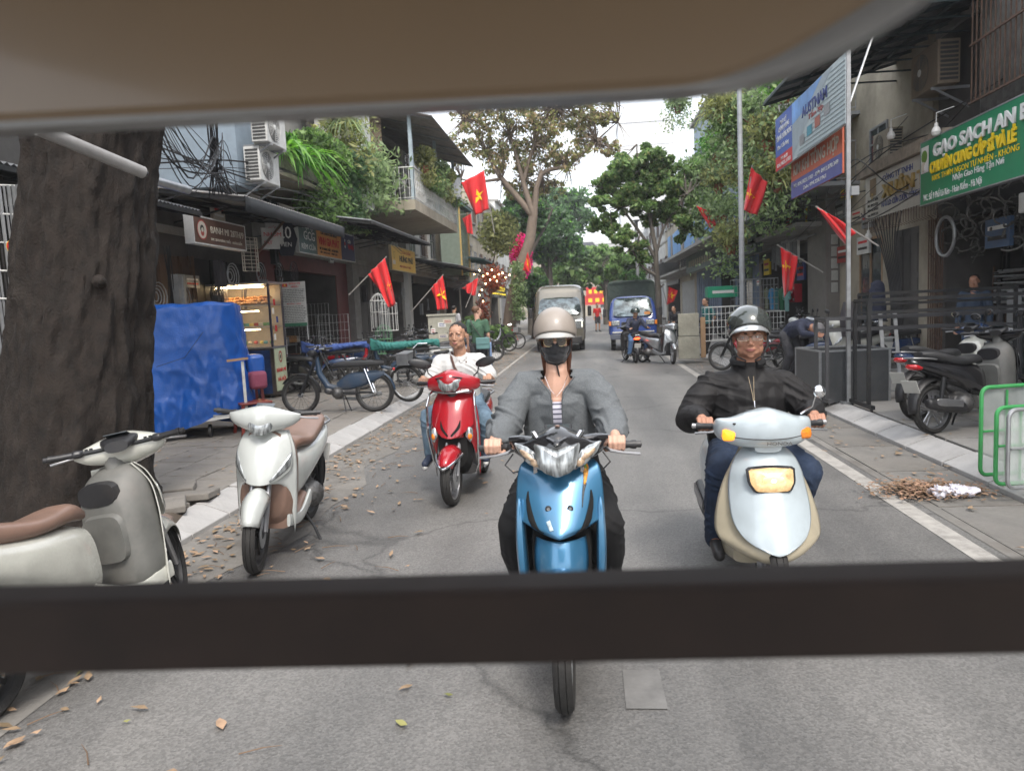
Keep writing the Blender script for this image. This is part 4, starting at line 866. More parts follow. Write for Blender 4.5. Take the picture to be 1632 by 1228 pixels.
# ---------------- parked modern scooters ----------------
def make_parked(label, col, seatm, inner, steer=0.0, headm=None, wheelst='cast', cat='scooter', plate_on=True, lit=False, mirrors=False, tailm=None, innerbox=True, small=False):
    r = empty('scooter', label=label, cat=cat)
    # steered assembly
    f = empty('front_assembly', (0, .1, 0), steer) ; f.parent = r
    def q(o): o.location = o.location+Vector((0, -.1, 0)); return o
    pre = set(bpy.data.objects)
    w = wheel(f, 0, .27, .08, wheelst, blackm if headm is None else headm, disc=not small)
    fork(f, 0, .27, .2, .74); fender(f, 0, .27, .085, col, -.7, 1.15, drop=.075)
    MB().spine([(-.235, .27, 1.01, .018, .02, 2), (-.19, .235, 1.0, .05, .045, 2.2), (-.10, .19, 1.0, .085, .075, 2.2), (0, .165, 1.0, .11, .095, 2.2), (.10, .19, 1.0, .085, .075, 2.2), (.19, .235, 1.0, .05, .045, 2.2), (.235, .27, 1.01, .018, .02, 2)], 24, 30, 'x').build('handlebar_cowl', col, f, ang=60)
    dome([(-.085, .025), (0, .05), (.085, .025), (.075, -.03), (.03, -.07), (-.03, -.07), (-.075, -.03)][::-1], (0, .085, .975), (1, 0, 0), (0, .3, .95), .025, lensm, 'headlight', f, 5).data.flip_normals()
    bars(f, .28, 1.02, .335, back=.06, drop=-.01)
    d_ = MB().spine([(.18, 0, 1.055, .08, .02, 2.5), (.26, 0, 1.05, .10, .03, 2.8), (.33, 0, 1.02, .06, .03, 2.5)], 16, 8).build('dashboard', blackp, f)
    bx('dial', (0, .27, 1.083), (.12, .07, .004), glass, f).rotation_euler = (.25, 0, 0)
    for s in (-1, 1):
        for k in range(3): bx('switch', (s*(.14+.025*k), .285-.004*k, 1.035), (.014, .014, .014), blackp, f)
        if mirrors: mirror(f, s, (s*.15, .26, 1.05), (s*.2, .26, 1.2), .06, .04)
    for o in set(bpy.data.objects)-pre:
        if o.parent == f: q(o)
    # names inside the steered assembly are sub-parts of the scooter
    rows = [(.93, .13, .19, .05, 2, -.01, 2), (.86, .17, .13, .08, 2, 0, 2), (.75, .195, .075, .11, 2, 0, 2), (.64, .19, .04, .13, 2, .03, 2.5), (.575, .16, .03, .11, 2, .06, 2.5)]
    _, at = apron(r, rows, col, 'nose_panel', 24, 31)
    for s in (-1, 1): patch(at, [(s*.96, .42), (s*.72, .60), (s*.42, .88)], [(s*.93, .64), (s*.82, .74), (s*.48, .93)], lensm, 'indicator', r, .004)
    rows2 = [(.92, .14, .22, .05, 2, 0, 2), (.80, .195, .14, .09, 2, 0, 2), (.66, .21, .10, .13, 2, 0, 2), (.60, .21, .09, .15, 2, -.06, 5), (.575, .205, .085, .17, 2, -.20, 7), (.57, .19, .085, .18, 2, -.38, 8)]
    apron(r, rows2, col, 'leg_shield', 24, 35)
    rows3 = [(z, w*.98, y+.085, sw*.55, p, dz, dp) for z, w, y, sw, p, dz, dp in rows2]
    MB().spine([(.18, 0, .62, .15, .30, 3.4), (.25, 0, .58, .195, .345, 3.6), (.35, 0, .55, .185, .32, 3.6), (.41, 0, .53, .14, .27, 3)], 24, 12).build('inner_shield', inner, r, ang=60)
    if innerbox:
        MB().spine([(.38, .0, .79, .13, .07, 3), (.415, 0, .79, .12, .06, 3)], 16, 4).build('glove_tray', blackp, r)
        MB().lathe([(.001, .0), (.02, .004), (.034, .0)], (0, 0, 0), 'y', 16).build('ignition', alu, r, loc=(-.05, .40, .72), rot=(0, 0, PI))
        MB().spine([(.39, 0, .56, .145, .14, 4), (.435, 0, .55, .13, .125, 4)], 20, 4).build('glove_box', inner, r)
    MB().cap((0, .24, .88), (0, .22, 1.0), .055, .06).build('steering_neck', inner, r)
    MB().spine([(.22, 0, .28, .16, .05, 4), (.45, 0, .255, .17, .045, 4), (.75, 0, .30, .14, .08, 4)], 20, 10).build('floorboard', inner, r)
    for s in (-1, 1): MB().spine([(.20, s*.165, .30, .012, .045, 3), (.45, s*.175, .265, .014, .04, 3), (.70, s*.165, .34, .016, .06, 3)], 12, 10).build('floor_trim', col, r)
    wb = 1.26
    rear(r, wb, col, seatm, R=.26, seat_z=.76, lit=lit, rimm=blackm if headm is None else headm, body=[(.58, 0, .50, .10, .17, 2.6), (.70, 0, .53, .135, .18, 2.5), (.95, 0, .60, .16, .13, 2.5), (1.25, 0, .68, .15, .09, 2.4), (1.48, 0, .75, .09, .06, 2.2), (1.56, 0, .78, .04, .02, 2)],
         seat=[(.56, 0, .73, .06, .03, 2.6), (.66, 0, .76, .11, .05, 2.8), (.86, 0, .745, .14, .045, 3), (1.05, 0, .77, .135, .055, 3), (1.28, 0, .83, .12, .05, 3), (1.42, 0, .85, .06, .03, 2.4)])
    return r

# old step-through / moped seen from the side
def make_moped(label, col, seatm, cover=None):
    r = empty('moped', label=label, cat='moped')
    dr_ = P('dull dark rim', (.10, .10, .10), .5, .5, dirt=.4); wheel(r, 0, .29, .072, 'spoke', dr_); wheel(r, 1.12, .29, .078, 'spoke', dr_, name='rear_wheel')
    for y, n in ((0, 'front_fender'), (1.12, 'rear_fender')): fender(r, y, .295, .045, col if y else blackm, -1.5, 1.0, n, .02)
    fork(r, 0, .29, .28, .86, blackm, .045)
    MB().tube([(0, .27, .84), (0, .30, .60), (0, .42, .40), (0, .60, .36)], [.03, .045, .05, .045], 12).build('down_tube', col, r)
    MB().spine([(.56, 0, .40, .03, .06, 2.5), (.75, 0, .46, .06, .12, 2.6), (1.0, 0, .50, .06, .10, 2.6), (1.28, 0, .56, .04, .04, 2.4)], 18, 12).build('side_cover', col, r)
    MB().spine([(.50, 0, .68, .05, .03, 2.6), (.62, 0, .71, .10, .05, 2.8), (.95, 0, .72, .11, .05, 3), (1.3, 0, .72, .09, .04, 2.6)], 18, 12).build('seat', seatm, r)
    b = MB().cap((-.06, .58, .30), (.06, .58, .30), .09, .09); b.cap((0, .5, .32), (0, .42, .34), .05, .06); b.box((0, .7, .3), (.12, .3, .08)); organic(b, 'engine', mat('engine metal', (.13, .13, .13), .5, .7, var=.3, vs_=30, dirt=.5), r, .012, 1)
    for s in (-1, 1):
        MB().tube([(s*.07, 1.12, .29), (s*.08, 1.0, .64)], .016, 8).build('shock_absorber', chrome, r); MB().tube([(s*.07, .6, .30), (s*.07, 1.12, .29)], .012, 6).build('swing_arm', blackm, r)
        MB().tube([(s*.05, .66, .25), (s*.14, .72, .02)], .008, 6).build('stand_leg', blackm, r)
    MB().tube([(-.09, .5, .22), (-.10, .8, .2), (-.10, 1.2, .27)], [.015, .025, .03], 10).build('exhaust', steel, r)
    bars(r, .30, .96, .30, chrome, back=.10, drop=-.02, inner=.05); MB().ell((0, .2, .90), (.055, .07, .055)).build('headlight', blackm, r)
    bx('carrier', (0, 1.25, .76), (.16, .24, .015), blackm, r); MB().ell((0, 1.42, .62), (.03, .02, .025)).build('tail_light', redl, r)
    MB().box((0, 1.44, .50), (.15, .006, .11)).build('licence_plate', plate, r)
    for s in (-1, 1): mirror(r, s, (s*.10, .30, .97), (s*.17, .30, 1.12), .045, .03)
    if cover:
        b = MB().spine([(.2, 0, .85, .10, .12, 3), (.45, 0, .80, .17, .08, 3), (.8, 0, .80, .19, .07, 3), (1.3, 0, .84, .15, .05, 3), (1.5, 0, .8, .12, .08, 3)], 24, 30); organic(b, 'cloth_cover', cover, r, .014, 2, wrinkle(.012, 22, 26, 18, 3))
    return r
def make_bicycle(label, col):
    r = empty('bicycle', label=label, cat='bicycle')
    wheel(r, 0, .33, .036, 'bike', steel, name='wheel'); wheel(r, 1.03, .33, .036, 'bike', steel, name='rear_wheel')
    b = MB(); H_ = (0, .20, .80); B_ = (0, .56, .30); S_ = (0, .70, .76); W_ = (0, 1.03, .33)
    for a, c in ((H_, B_), (S_, B_), (H_, (0, .66, .62)), (B_, W_), (S_, W_)): b.tube([a, c], .014, 8)
    b.build('frame', col, r); MB().tube([(0, 0, .33), (0, .08, .55), H_, (0, .22, .92)], .012, 8).build('fork', col, r)
    MB().tube([(-.27, .34, .98), (-.2, .2, .99), (0, .2, .94), (.2, .2, .99), (.27, .34, .98)], .011, 8).build('handlebar', chrome, r)
    MB().spine([(.60, 0, .86, .03, .02, 2), (.72, 0, .86, .09, .03, 2), (.84, 0, .87, .10, .03, 2)], 14, 8).build('saddle', p_seat, r)
    bx('carrier', (0, 1.05, .72), (.13, .34, .012), blackm, r); MB().box((0, .05, .78), (.32, .22, .20)).build('basket', steel, r)
    fender(r, 1.03, .34, .025, blackm, -1.5, .9, 'rear_fender', .01); fender(r, 0, .34, .025, blackm, -1.2, .9, 'front_fender', .01)
    MB().lathe([(.001, -.01), (.085, -.005), (.085, .005), (.001, .01)], (.04, .56, .30), 'x', 18).build('chain_wheel', steel, r)
    return r

wave = make_wave(); put(wave, (-.145, 2.95, 0), 0)
spacy = make_spacy(); put(spacy, (.915, 3.83, 0), .0)
redb = make_red(); put(redb, (-1.215, 6.18, 0), rad(-4))
def by_wheels(o, F_, ang, s=1.0, lean=0.0):
    """F_ = front contact, ang = heading of the bike's nose measured clockwise from 'towards the camera' (-y)"""
    put(o, (F_[0], F_[1], F_[2] if len(F_) > 2 else 0), ang, s); o.rotation_euler = (0, lean, ang); return o
vis = make_parked('pale grey scooter with brown seat parked alone in the road by the left kerb', p_white, p_brown, p_brown, steer=rad(8), innerbox=False); by_wheels(vis, (-2.27, 4.58), rad(5), lean=rad(5))
vis2 = make_parked('ivory scooter with tan seat and grey glove box standing in front of the big trunk', p_gwhite, p_brown, p_greyin, steer=rad(26)); by_wheels(vis2, (-2.42, 3.98), rad(171), lean=rad(10))
blk = make_parked('black scooter parked on the right pavement with its tail towards the road', glossb, p_seat, p_greyin, steer=rad(10), headm=alu, mirrors=True)
by_wheels(blk, (4.75, 8.75, PZ), rad(116), lean=rad(4))
# ---------------- people ----------------
def skinmat(n, c):
    m = mat(n, c, .5, var=.10, vs_=14, bump=.08, bs=300); b = m.node_tree.nodes['Principled BSDF']; b.inputs['Subsurface Weight'].default_value = .05; b.inputs['Subsurface Radius'].default_value = (.008, .004, .002); return m
sk_f = skinmat('fair skin', (.56, .33, .24)); sk_m = skinmat('tan skin', (.40, .20, .13)); sk_y = skinmat('light brown skin', (.42, .235, .155))
hairb = mat('black hair', (.018, .015, .014), .5, var=.4, vs_=60, stretch=(6, 6, 1), bump=.8, bs=200); hairr = mat('auburn hair', (.16, .055, .025), .45, var=.4, vs_=60, stretch=(6, 6, 1), bump=.8, bs=200)
lipm = mat('lips', (.34, .13, .11), .5); eyew = mat('eye white', (.62, .60, .57), .2, coat=1, var=.02); iris = mat('iris', (.02, .012, .008), .1, coat=1)
V = Vector
def head_mb(b, c, R, k=1.0, neck=None, wide=1.0):
    def P_(x, y, z): return V(c)+R @ V((x*wide*k, y*k, z*k))
    def E(x, y, z, a, e, f, rr=None): b.ell(P_(x, y, z), (a*wide*k, e*k, f*k), R if rr is None else R @ rr)
    E(0, .018, .040, .077, .096, .082); E(0, -.025, -.012, .064, .072, .088); E(0, -.028, -.045, .060, .062, .062); E(0, -.030, -.070, .050, .052, .042); E(0, -.066, -.094, .020, .020, .018)
    E(0, -.060, .045, .055, .036, .038)
    for s in (-1, 1):
        E(s*.038, -.058, -.020, .026, .026, .028); E(s*.030, -.086, .030, .026, .012, .009, rotm(0, s*.15, 0)); E(s*.042, -.028, -.058, .022, .042, .040)
        E(s*.010, -.104, -.030, .009, .010, .008); E(s*.076, .012, -.002, .009, .016, .028, rotm(.15, 0, -s*.3))
    b.cap(P_(0, -.088, .028), P_(0, -.108, -.022), .0085*k, .0125*k); E(0, -.082, -.055, .028, .018, .020)
    E(0, -.066, -.074, .040, .024, .024); E(0, -.0965, -.0515, .021, .009, .0055); E(0, -.0955, -.0625, .019, .009, .0065)
    if neck is not None: b.cap(P_(0, .018, -.06), neck, .056*k, .060*k)
    return P_
def grip_hand(b, c, ax, fw=(0, -1, 0), up=(0, 0, 1), wrist=None, k=1.0):
    """hand closed round a bar through c; ax points outwards along the bar"""
    c = V(c); ax = V(ax).normalized(); fw = V(fw); up = V(up)
    def Q(a, f, u): return c+ax*(a*k)+fw*(f*k)+up*(u*k)
    b.ell(Q(0, -.018, .024), (.040*k, .034*k, .019*k)); b.ell(Q(0, -.036, .010), (.034*k, .022*k, .024*k))
    for i, (L, dx) in enumerate(((.90, .030), (1.05, .010), (1.0, -.0105), (.92, -.031))):
        dx = -dx; j = L
        b.caps([Q(dx, -.016, .030), Q(dx*1.06, .016*j, .036), Q(dx*1.05, .038*j, .014), Q(dx, .030*j, -.016), Q(dx*.95, .008, -.026)], [.0105*k, .0105*k, .0095*k, .0088*k, .0075*k], 10)
    b.caps([Q(-.030, -.030, .006), Q(-.050, -.012, -.012), Q(-.050, .012, -.022), Q(-.040, .026, -.020)], [.013*k, .0115*k, .010*k, .008*k], 10)
    if wrist is not None: b.cap(Q(0, -.030, .014), wrist, .024*k, .027*k)
def free_hand(b, w, d, side, k=1.0, curl=.35, pn=(0, -1, 0)):
    """relaxed hand from wrist w along d; pn = direction the palm faces"""
    w = V(w); d = V(d).normalized(); pn = V(pn); pn = (pn-d*pn.dot(d)).normalized(); a = d.cross(pn)*side
    b.ell(w+d*.045*k, (.02*k, .02*k, .02*k)); 
    for i in range(4): o = w+a*((i-1.5)*.019*k); b.cap(w+a*((i-1.5)*.010*k), o+d*.085*k, .014*k, .0115*k, 10)
    for i, L in enumerate((.068, .078, .073, .058)):
        o = w+a*((i-1.5)*.020*k)+d*.088*k; p1 = o+(d+pn*curl*.5).normalized()*L*.5*k; p2 = p1+(d*.8+pn*curl*1.6).normalized()*L*.45*k; b.caps([o, p1, p2], [.0095*k, .009*k, .0075*k], 10)
    t = w-a*.030*k+d*.03*k; b.caps([w-a*.012*k+d*.012*k, t, t+(d*.8-a*.35+pn*.5).normalized()*.035*k, t+(d-a*.15+pn*.8).normalized()*.058*k], [.014*k, .012*k, .0105*k, .008*k], 10)
def face_parts(r, P_, R, k=1.0, brow=True, look=(0, 0), lips=True, open_=.5, hairm=None, wide=1.0):
    for s in (-1, 1):
        e = MB().ell((0, 0, 0), (.0112*k, .0112*k, .0112*k), nu=16, nv=10).build('eye', eyew, r, loc=P_(s*.0305, -.0745, .009)); MB().ell((0, 0, 0), (.0150*k, .0118*k, .0085*k), nu=14, nv=8).build('eyelid', MATS[r['skinm']], e, loc=R @ V((0, -.0010, .0092-.004*(1-open_)))*k); MB().ell((0, 0, 0), (.0145*k, .0115*k, .0070*k), nu=14, nv=8).build('eyelid', MATS[r['skinm']], e, loc=R @ V((0, -.0010, -.0105))*k)
        MB().ell((0, 0, 0), (.0058*k, .003*k, .0058*k), nu=12, nv=6).build('iris', iris, e, loc=R @ V((look[0]*k, -.0096*k, (look[1]-.001)*k)))
        if brow: MB().tube([P_(s*(.014+.008*i), -.098+.0018*i*i*.9, .031+.0022*i-.0008*i*i) for i in range(5)], [.003*k, .0046*k, .0046*k, .0038*k, .0015*k], 6).build('eyebrow', hairm or hairb, r)
    if lips:
        MB().tube([P_(x, -.1072+x*x*20, -.0572-.12*abs(x)) for x in np.linspace(-.024, .024, 7)], [.0008, .0013, .0014, .0014, .0014, .0013, .0008], 5).build('mouth_line', mat('mouth shadow line', (.12, .03, .025), .7), r)
        MB().tube([P_(x, -.1045+abs(x)*abs(x)*16, -.0535-.18*abs(x)) for x in np.linspace(-.021, .021, 7)], [.001, .0032, .0042, .0036, .0042, .0032, .001], 6).build('lips', lipm, r)
        MB().tube([P_(x, -.1035+abs(x)*abs(x)*16, -.0615-.02*abs(x)) for x in np.linspace(-.018, .018, 7)], [.001, .004, .005, .0052, .005, .004, .001], 6).build('lips', lipm, r)
def glasses(r, P_, R, k, ring, w, h, m, lens, px=.032, y=-.105, z=.010):
    g = None
    for s in (-1, 1):
        pts = [P_(s*px+w*math.copysign(abs(math.cos(a))**ring, math.cos(a)), y+.006*abs(math.cos(a)), z+h*math.copysign(abs(math.sin(a))**ring, math.sin(a))) for a in [2*PI*i/24 for i in range(24)]]
        f = MB().tube(pts, .0014*k, 6, close=True).build('glasses_frame', m, r); MB().add([tuple(p) for p in pts], [tuple(range(24))]).build('glasses_lens', lens, f)
        MB().tube([P_(s*(px+w), y+.006, z+.004), P_(s*.078, y+.04, z+.006), P_(s*.084, .01, z+.004)], .0013*k, 6).build('glasses_temple', m, r)
    MB().tube([P_(-px+w, y+.004, z+.004), P_(0, y-.002, z+.008), P_(px-w, y+.004, z+.004)], .0014*k, 6).build('glasses_bridge', m, r)
def helmet(r, P_, R, k, m, brimm, band=None, brim=.045, rx=.122, ry=.142, rz=.115, zc=.045, tilt=0.0, low=95, lowf=80, ear=.0):
    rows = []
    n, q = 18, 40
    for i in range(n):
        row = []
        for j in range(q+1):
            ph = 2*PI*j/q; f = max(0, -math.sin(ph)); tm = rad(low-(low-lowf)*f**1.5+ear*abs(math.cos(ph))**6); a = tm*i/(n-1)+.001
            row.append(P_(rx*math.sin(a)*math.cos(ph), .008+ry*math.sin(a)*math.sin(ph), zc+rz*math.cos(a)))
        rows.append(row)
    h = MB().grid(rows, flip=True).build('helmet', m, r, ang=60, solid=-.012)
    rows = []
    for i in range(6):
        t = i/5; row = []
        for j in range(25):
            ph = -PI/2+(j/24-.5)*rad(170); e = math.cos((j/24-.5)*PI)**.7; f = max(0, -math.sin(ph)); a = rad(low-(low-lowf)*f**1.5+ear*abs(math.cos(ph))**6)
            g = 1+t*brim/.13*e*1.1; row.append(P_(rx*1.01*math.sin(a)*math.cos(ph)*(1+.12*t*e), .008+ry*1.01*math.sin(a)*math.sin(ph)*g, zc+rz*math.cos(a)-.018*t*e-.003-.25*brim*t*t*e))
        rows.append(row)
    MB().grid(rows).build('visor_brim', brimm, h, ang=60, solid=.004)
    if band:
        rows = []
        for i in range(4):
            row = []
            for j in range(q+1):
                ph = 2*PI*j/q; f = max(0, -math.sin(ph)); tm = rad(low-(low-lowf)*f**1.5); a = tm*(.80+.14*i/3); row.append(P_(1.022*rx*math.sin(a)*math.cos(ph), .008+1.022*ry*math.sin(a)*math.sin(ph), zc+1.022*rz*math.cos(a)))
            rows.append(row)
        MB().grid(rows, flip=True).build('helmet_band', band, h, ang=60, solid=.002)
    return h
def lean_body(b, J, k=1.0, fem=False):
    """whole body under the clothes; one continuous surface"""
    sw = .145*k if not fem else .125*k
    b.caps([J['hip'], J['waist'], J['chest']], [.125*k, .105*k, .125*k]); b.cap(J['chest'], J['neck'], .12*k, .06*k)
    for s in ('L', 'R'):
        b.cap(J['chest']+(V(J['sh'+s])-J['chest'])*.45+V((0, 0, .02)), J['sh'+s], .07*k, .052*k)
        b.caps([J['sh'+s], J['el'+s], J['wr'+s]], [.05*k, .038*k, .026*k]); b.caps([J['hi'+s], J['kn'+s], J['an'+s]], [.085*k, .055*k, .036*k])
        b.cap(J['hip'], J['hi'+s], .10*k, .09*k); b.caps([J['an'+s], J['to'+s]], [.036*k, .026*k])
def shoes(r, J, m, k=1.0, sole=None):
    for s in ('L', 'R'):
        a, t = V(J['an'+s]), V(J['to'+s]); d = (t-a); d.z *= .4; d.normalize(); b = MB(); b.cap(a+V((0, 0, -.01))-d*.035, t+d*.03+V((0, 0, .004)), .042*k, .036*k); b.cap(a+V((0, 0, .02)), a-d*.02+V((0, 0, -.02)), .044*k, .046*k)
        o = organic(b, 'shoe', m, r, .008, 2)
        if sole: b = MB(); c = (a+t)/2; b.cap(a-d*.04+V((0, 0, -.042)), t+d*.035+V((0, 0, -.028)), .030*k, .028*k); organic(b, 'shoe_sole', sole, o, .01, 1)
def person_root(label, loc, skin): 
    r = empty('person', loc, 0, label, 'person'); r['skinm'] = skin.name; return r
def J_(d): return {k: V(v) for k, v in d.items()}

# --- woman on the blue motorbike ---
tweed = mat('grey tweed', (.125, .135, .142), .9, var=.22, vs_=150, bump=.25, bs=400)
blackc = mat('black trouser cloth', (.007, .007, .008), .85, var=.2)
r = person_root('woman in grey tweed jacket, black mask and beige helmet riding the blue motorbike', (-.16, 3.55, 0), sk_f)
J = J_(dict(hip=(0, .22, .84), waist=(0, .17, 1.0), chest=(0, .10, 1.17), neck=(0, .06, 1.34), shL=(-.158, .08, 1.285), shR=(.158, .08, 1.285), elL=(-.245, -.03, 1.105), elR=(.245, -.03, 1.125), wrL=(-.272, -.285, 1.085), wrR=(.262, -.285, 1.085),
            hiL=(-.10, .20, .80), hiR=(.10, .20, .80), knL=(-.205, -.20, .66), knR=(.205, -.20, .66), anL=(-.195, .04, .33), anR=(.195, .04, .33), toL=(-.20, -.12, .30), toR=(.20, -.12, .30)))
b = MB(); lean_body(b, J, .92, True); Rh = rotm(.10, 0, .02); hc = V((0, .06, 1.50)); P_ = head_mb(b, hc, Rh, .90, J['neck'])
grip_hand(b, (-.275, -.338, 1.052), (-1, 0, 0), wrist=J['wrL'], k=.95); grip_hand(b, (.265, -.338, 1.052), (1, 0, 0), wrist=J['wrR'], k=.95)
organic(b, 'body', sk_f, r, .0036, 7, None)
face_parts(r, P_, Rh, .90, lips=False, hairm=hairr)
lensy = mat('tinted lens', (.05, .045, .035), .04, metal=.1, alpha=.88, coat=1)
glasses(r, P_, Rh, .90, 1, .0265, .0255, mat('gold wire', (.45, .36, .2), .3, 1), lensy, .0335, -.108, .006)
b = MB()
for a in ((0, -.028, -.030, .069, .080, .064), (0, -.040, -.072, .055, .064, .045), (0, -.092, -.030, .026, .030, .030)): b.ell(P_(*a[:3]), a[3:], Rh)
inv = Rh.inverted()
maskm = mat('black mask cloth', (.012, .013, .016), .8, var=.2, sheen=.3)
def mcut(c):
    q = inv @ (c-hc); return q.z > -.010-abs(q.x)*.22+.012*(abs(q.x) < .016) or q.y > .012-.0 or q.z < -.118
organic(b, 'face_mask', maskm, r, .004, 5, wrinkle(.0012, 60, 0, 130, 1), mcut)
for s in (-1, 1): MB().tube([P_(s*.066, -.01, -.02), P_(s*.078, .01, .01)], .0022, 6).build('mask_loop', maskm, r)
h = helmet(r, P_, Rh, 1, mat('beige helmet shell', (.30, .26, .225), .42, coat=.3, var=.06, dirt=.1), mat('pale helmet brim', (.42, .41, .39), .3, coat=.6), None, .036, .104, .128, .118, .045, low=97, lowf=82, ear=7)
em = mat('red brown print', (.22, .05, .05), .5)
def helm_pt(x, a): # point on the front of the helmet shell
    al = rad(a); ph = -PI/2+x; return P_(.1055*math.sin(al)*math.cos(ph), .008+.1295*math.sin(al)*math.sin(ph), .045+.1195*math.cos(al))
for rr, w_ in ((.30, .0016), (.20, .0013)): MB().tube([helm_pt(rr*1.15*math.cos(t), 47-math.degrees(rr*.62*math.sin(t))*1.0) for t in [2*PI*i/28 for i in range(28)]], w_, 5, close=True).build('helmet_emblem', em, h)
for x_, a_, s_ in ((-.08, 44, .005), (.08, 44, .005), (0, 49, .008), (0, 41, .004), (-.13, 50, .004), (.13, 50, .004)): MB().ell(helm_pt(x_, a_), (s_, .003, s_*.7), nu=10, nv=6).build('helmet_emblem', em, h)
for s in (-1, 1): MB().tube([P_(s*.082, -.02, .0), P_(s*.078, -.022, -.06), P_(s*.045, -.045, -.115), P_(.004, -.066, -.126)], .0048, 6).build('helmet_strap', blackp, h)
MB().spine([(.0, .0, 0, .014, .004, 2), (.03, .004, 0, .016, .004, 2), (.06, .014, 0, .010, .004, 2), (.085, .02, 0, .005, .003, 2)], 10, 8, 'x').build('strap_end', blackp, h, loc=P_(.004, -.075, -.122), rot=(0, rad(80), 0))
b = MB(); b.ell(P_(0, .045, -.02), (.082, .07, .09), Rh)
for s in (-1, 1): b.cap(P_(s*.072, .015, .0), P_(s*.068, .0, -.10), .018, .012); b.cap(P_(s*.05, .06, -.06), V((s*.05, .12, 1.30)), .035, .015)
organic(b, 'hair', hairr, r, .006, 2, wrinkle(.003, 90, 60, 10, 3))
# jacket
b = MB(); b.caps([V((0, .19, .93)), V((0, .15, 1.05)), V((0, .10, 1.18))], [.125, .130, .138]); b.cap((0, .09, 1.22), (0, .075, 1.30), .135, .075)
for s in (-1, 1):
    S_ = 'L' if s < 0 else 'R'; sh, el, wr = J['sh'+S_], J['el'+S_], J['wr'+S_]
    b.cap((s*.07, .14, .95), (s*.065, .10, 1.20), .112, .105); b.cap((s*.05, .08, 1.27), sh+V((0, 0, -.004)), .085, .070)
    b.caps([sh+V((s*.005, 0, -.01)), (sh+el)/2+V((s*.014, 0, 0)), el+V((s*.004, 0, -.012)), (el+wr)/2+V((s*.004, 0, -.006)), wr+V((0, .035, -.004))], [.068, .074, .076, .070, .050], 16)
def jcut(c):
    z, x, y = c.z, c.x, c.y
    if z < .955+.0 and abs(x) < .3 and y > -.12 and z < .94: return True
    w = .022+max(0, z-1.19)*.10+max(0, z-1.255)**1.0*.75
    if z > 1.325: return (x*x+(y-.06)**2) < .078**2
    return y < .06 and abs(x) < min(w, .075)
def jd(co):
    f = wrinkle(.012, 26, 8, 30, 1.0, 1.0)(co); g = wrinkle(.006, -34, 20, 42, 2.3, .9)(co); arm = np.clip((np.abs(co[:, 0])-.14)/.08, .15, 1); return (f+g)*arm
jk = organic(b, 'jacket', tweed, r, .0062, 4, jd, jcut, solid=.006)
sm_ = mat('jacket seam', (.07, .075, .08), .9)
for s in (-1, 1):
    MB().tube([(s*(.024+max(0, z-1.19)*.10+max(0, z-1.255)*.75), -.068+max(0, 1.05-z)*.45+max(0, z-1.20)*.38, z) for z in np.linspace(.97, 1.325, 10)], .0028, 5).build('jacket_hem', sm_, jk)
b = MB(); b.caps([V((0, .17, .90)), V((0, .15, 1.05)), V((0, .095, 1.17))], [.118, .122, .130])
def tcut(c): return c.z > 1.205
topm = bpy.data.materials.new('striped top'); topm.use_nodes = True; MATS['striped top'] = topm; t = topm.node_tree
tc = nd(t, 'ShaderNodeTexCoord'); wv = nd(t, 'ShaderNodeTexWave', wave_type='BANDS', bands_direction='Z', i_Scale=13.0); t.links.new(tc.outputs['Object'], wv.inputs[0])
cr = nd(t, 'ShaderNodeValToRGB'); cr.color_ramp.elements[0].color = (.62, .60, .68, 1); cr.color_ramp.elements[1].color = (.10, .10, .14, 1); cr.color_ramp.elements[0].position = .72; cr.color_ramp.elements[1].position = .8
t.links.new(wv.outputs[0], cr.inputs[0]); t.links.new(cr.outputs[0], t.nodes['Principled BSDF'].inputs[0])
organic(b, 'striped_top', topm, r, .007, 2, None, tcut)
MB().tube([(-.055, .0, 1.33), (-.03, -.035, 1.27), (0, -.045, 1.235), (.03, -.035, 1.27), (.055, .0, 1.33)], .0012, 5).build('necklace', chrome, r)
b = MB(); b.cap((-.07, .22, .86), (.07, .22, .86), .13, .13)
for s in (-1, 1):
    S_ = 'L' if s < 0 else 'R'; hi, kn, an = J['hi'+S_], J['kn'+S_], J['an'+S_]
    b.caps([hi, (hi+kn)/2+V((s*.01, 0, 0)), kn, kn*.5+an*.5+V((s*.015, 0, 0)), an+V((s*.004, 0, .015))], [.115, .098, .088, .086, .080], 16)
organic(b, 'trousers', blackc, r, .008, 3, lambda co: wrinkle(.007, 14, 22, 26, 2)(co), lambda c: c.z < .285)
shoes(r, J, mat('grey shoe', (.10, .09, .08), .7), .9, whitep)
# loose coat tail at her left knee
MB().grid([[(.24+.02*math.sin(i*1.3)+.02*j/4, -.14+.04*j, .60-.07*i/1.6+.01*math.sin(j*2.1+i)) for j in range(6)] for i in range(7)]).build('cloth_tail', blackc, r, ang=80, solid=.004)

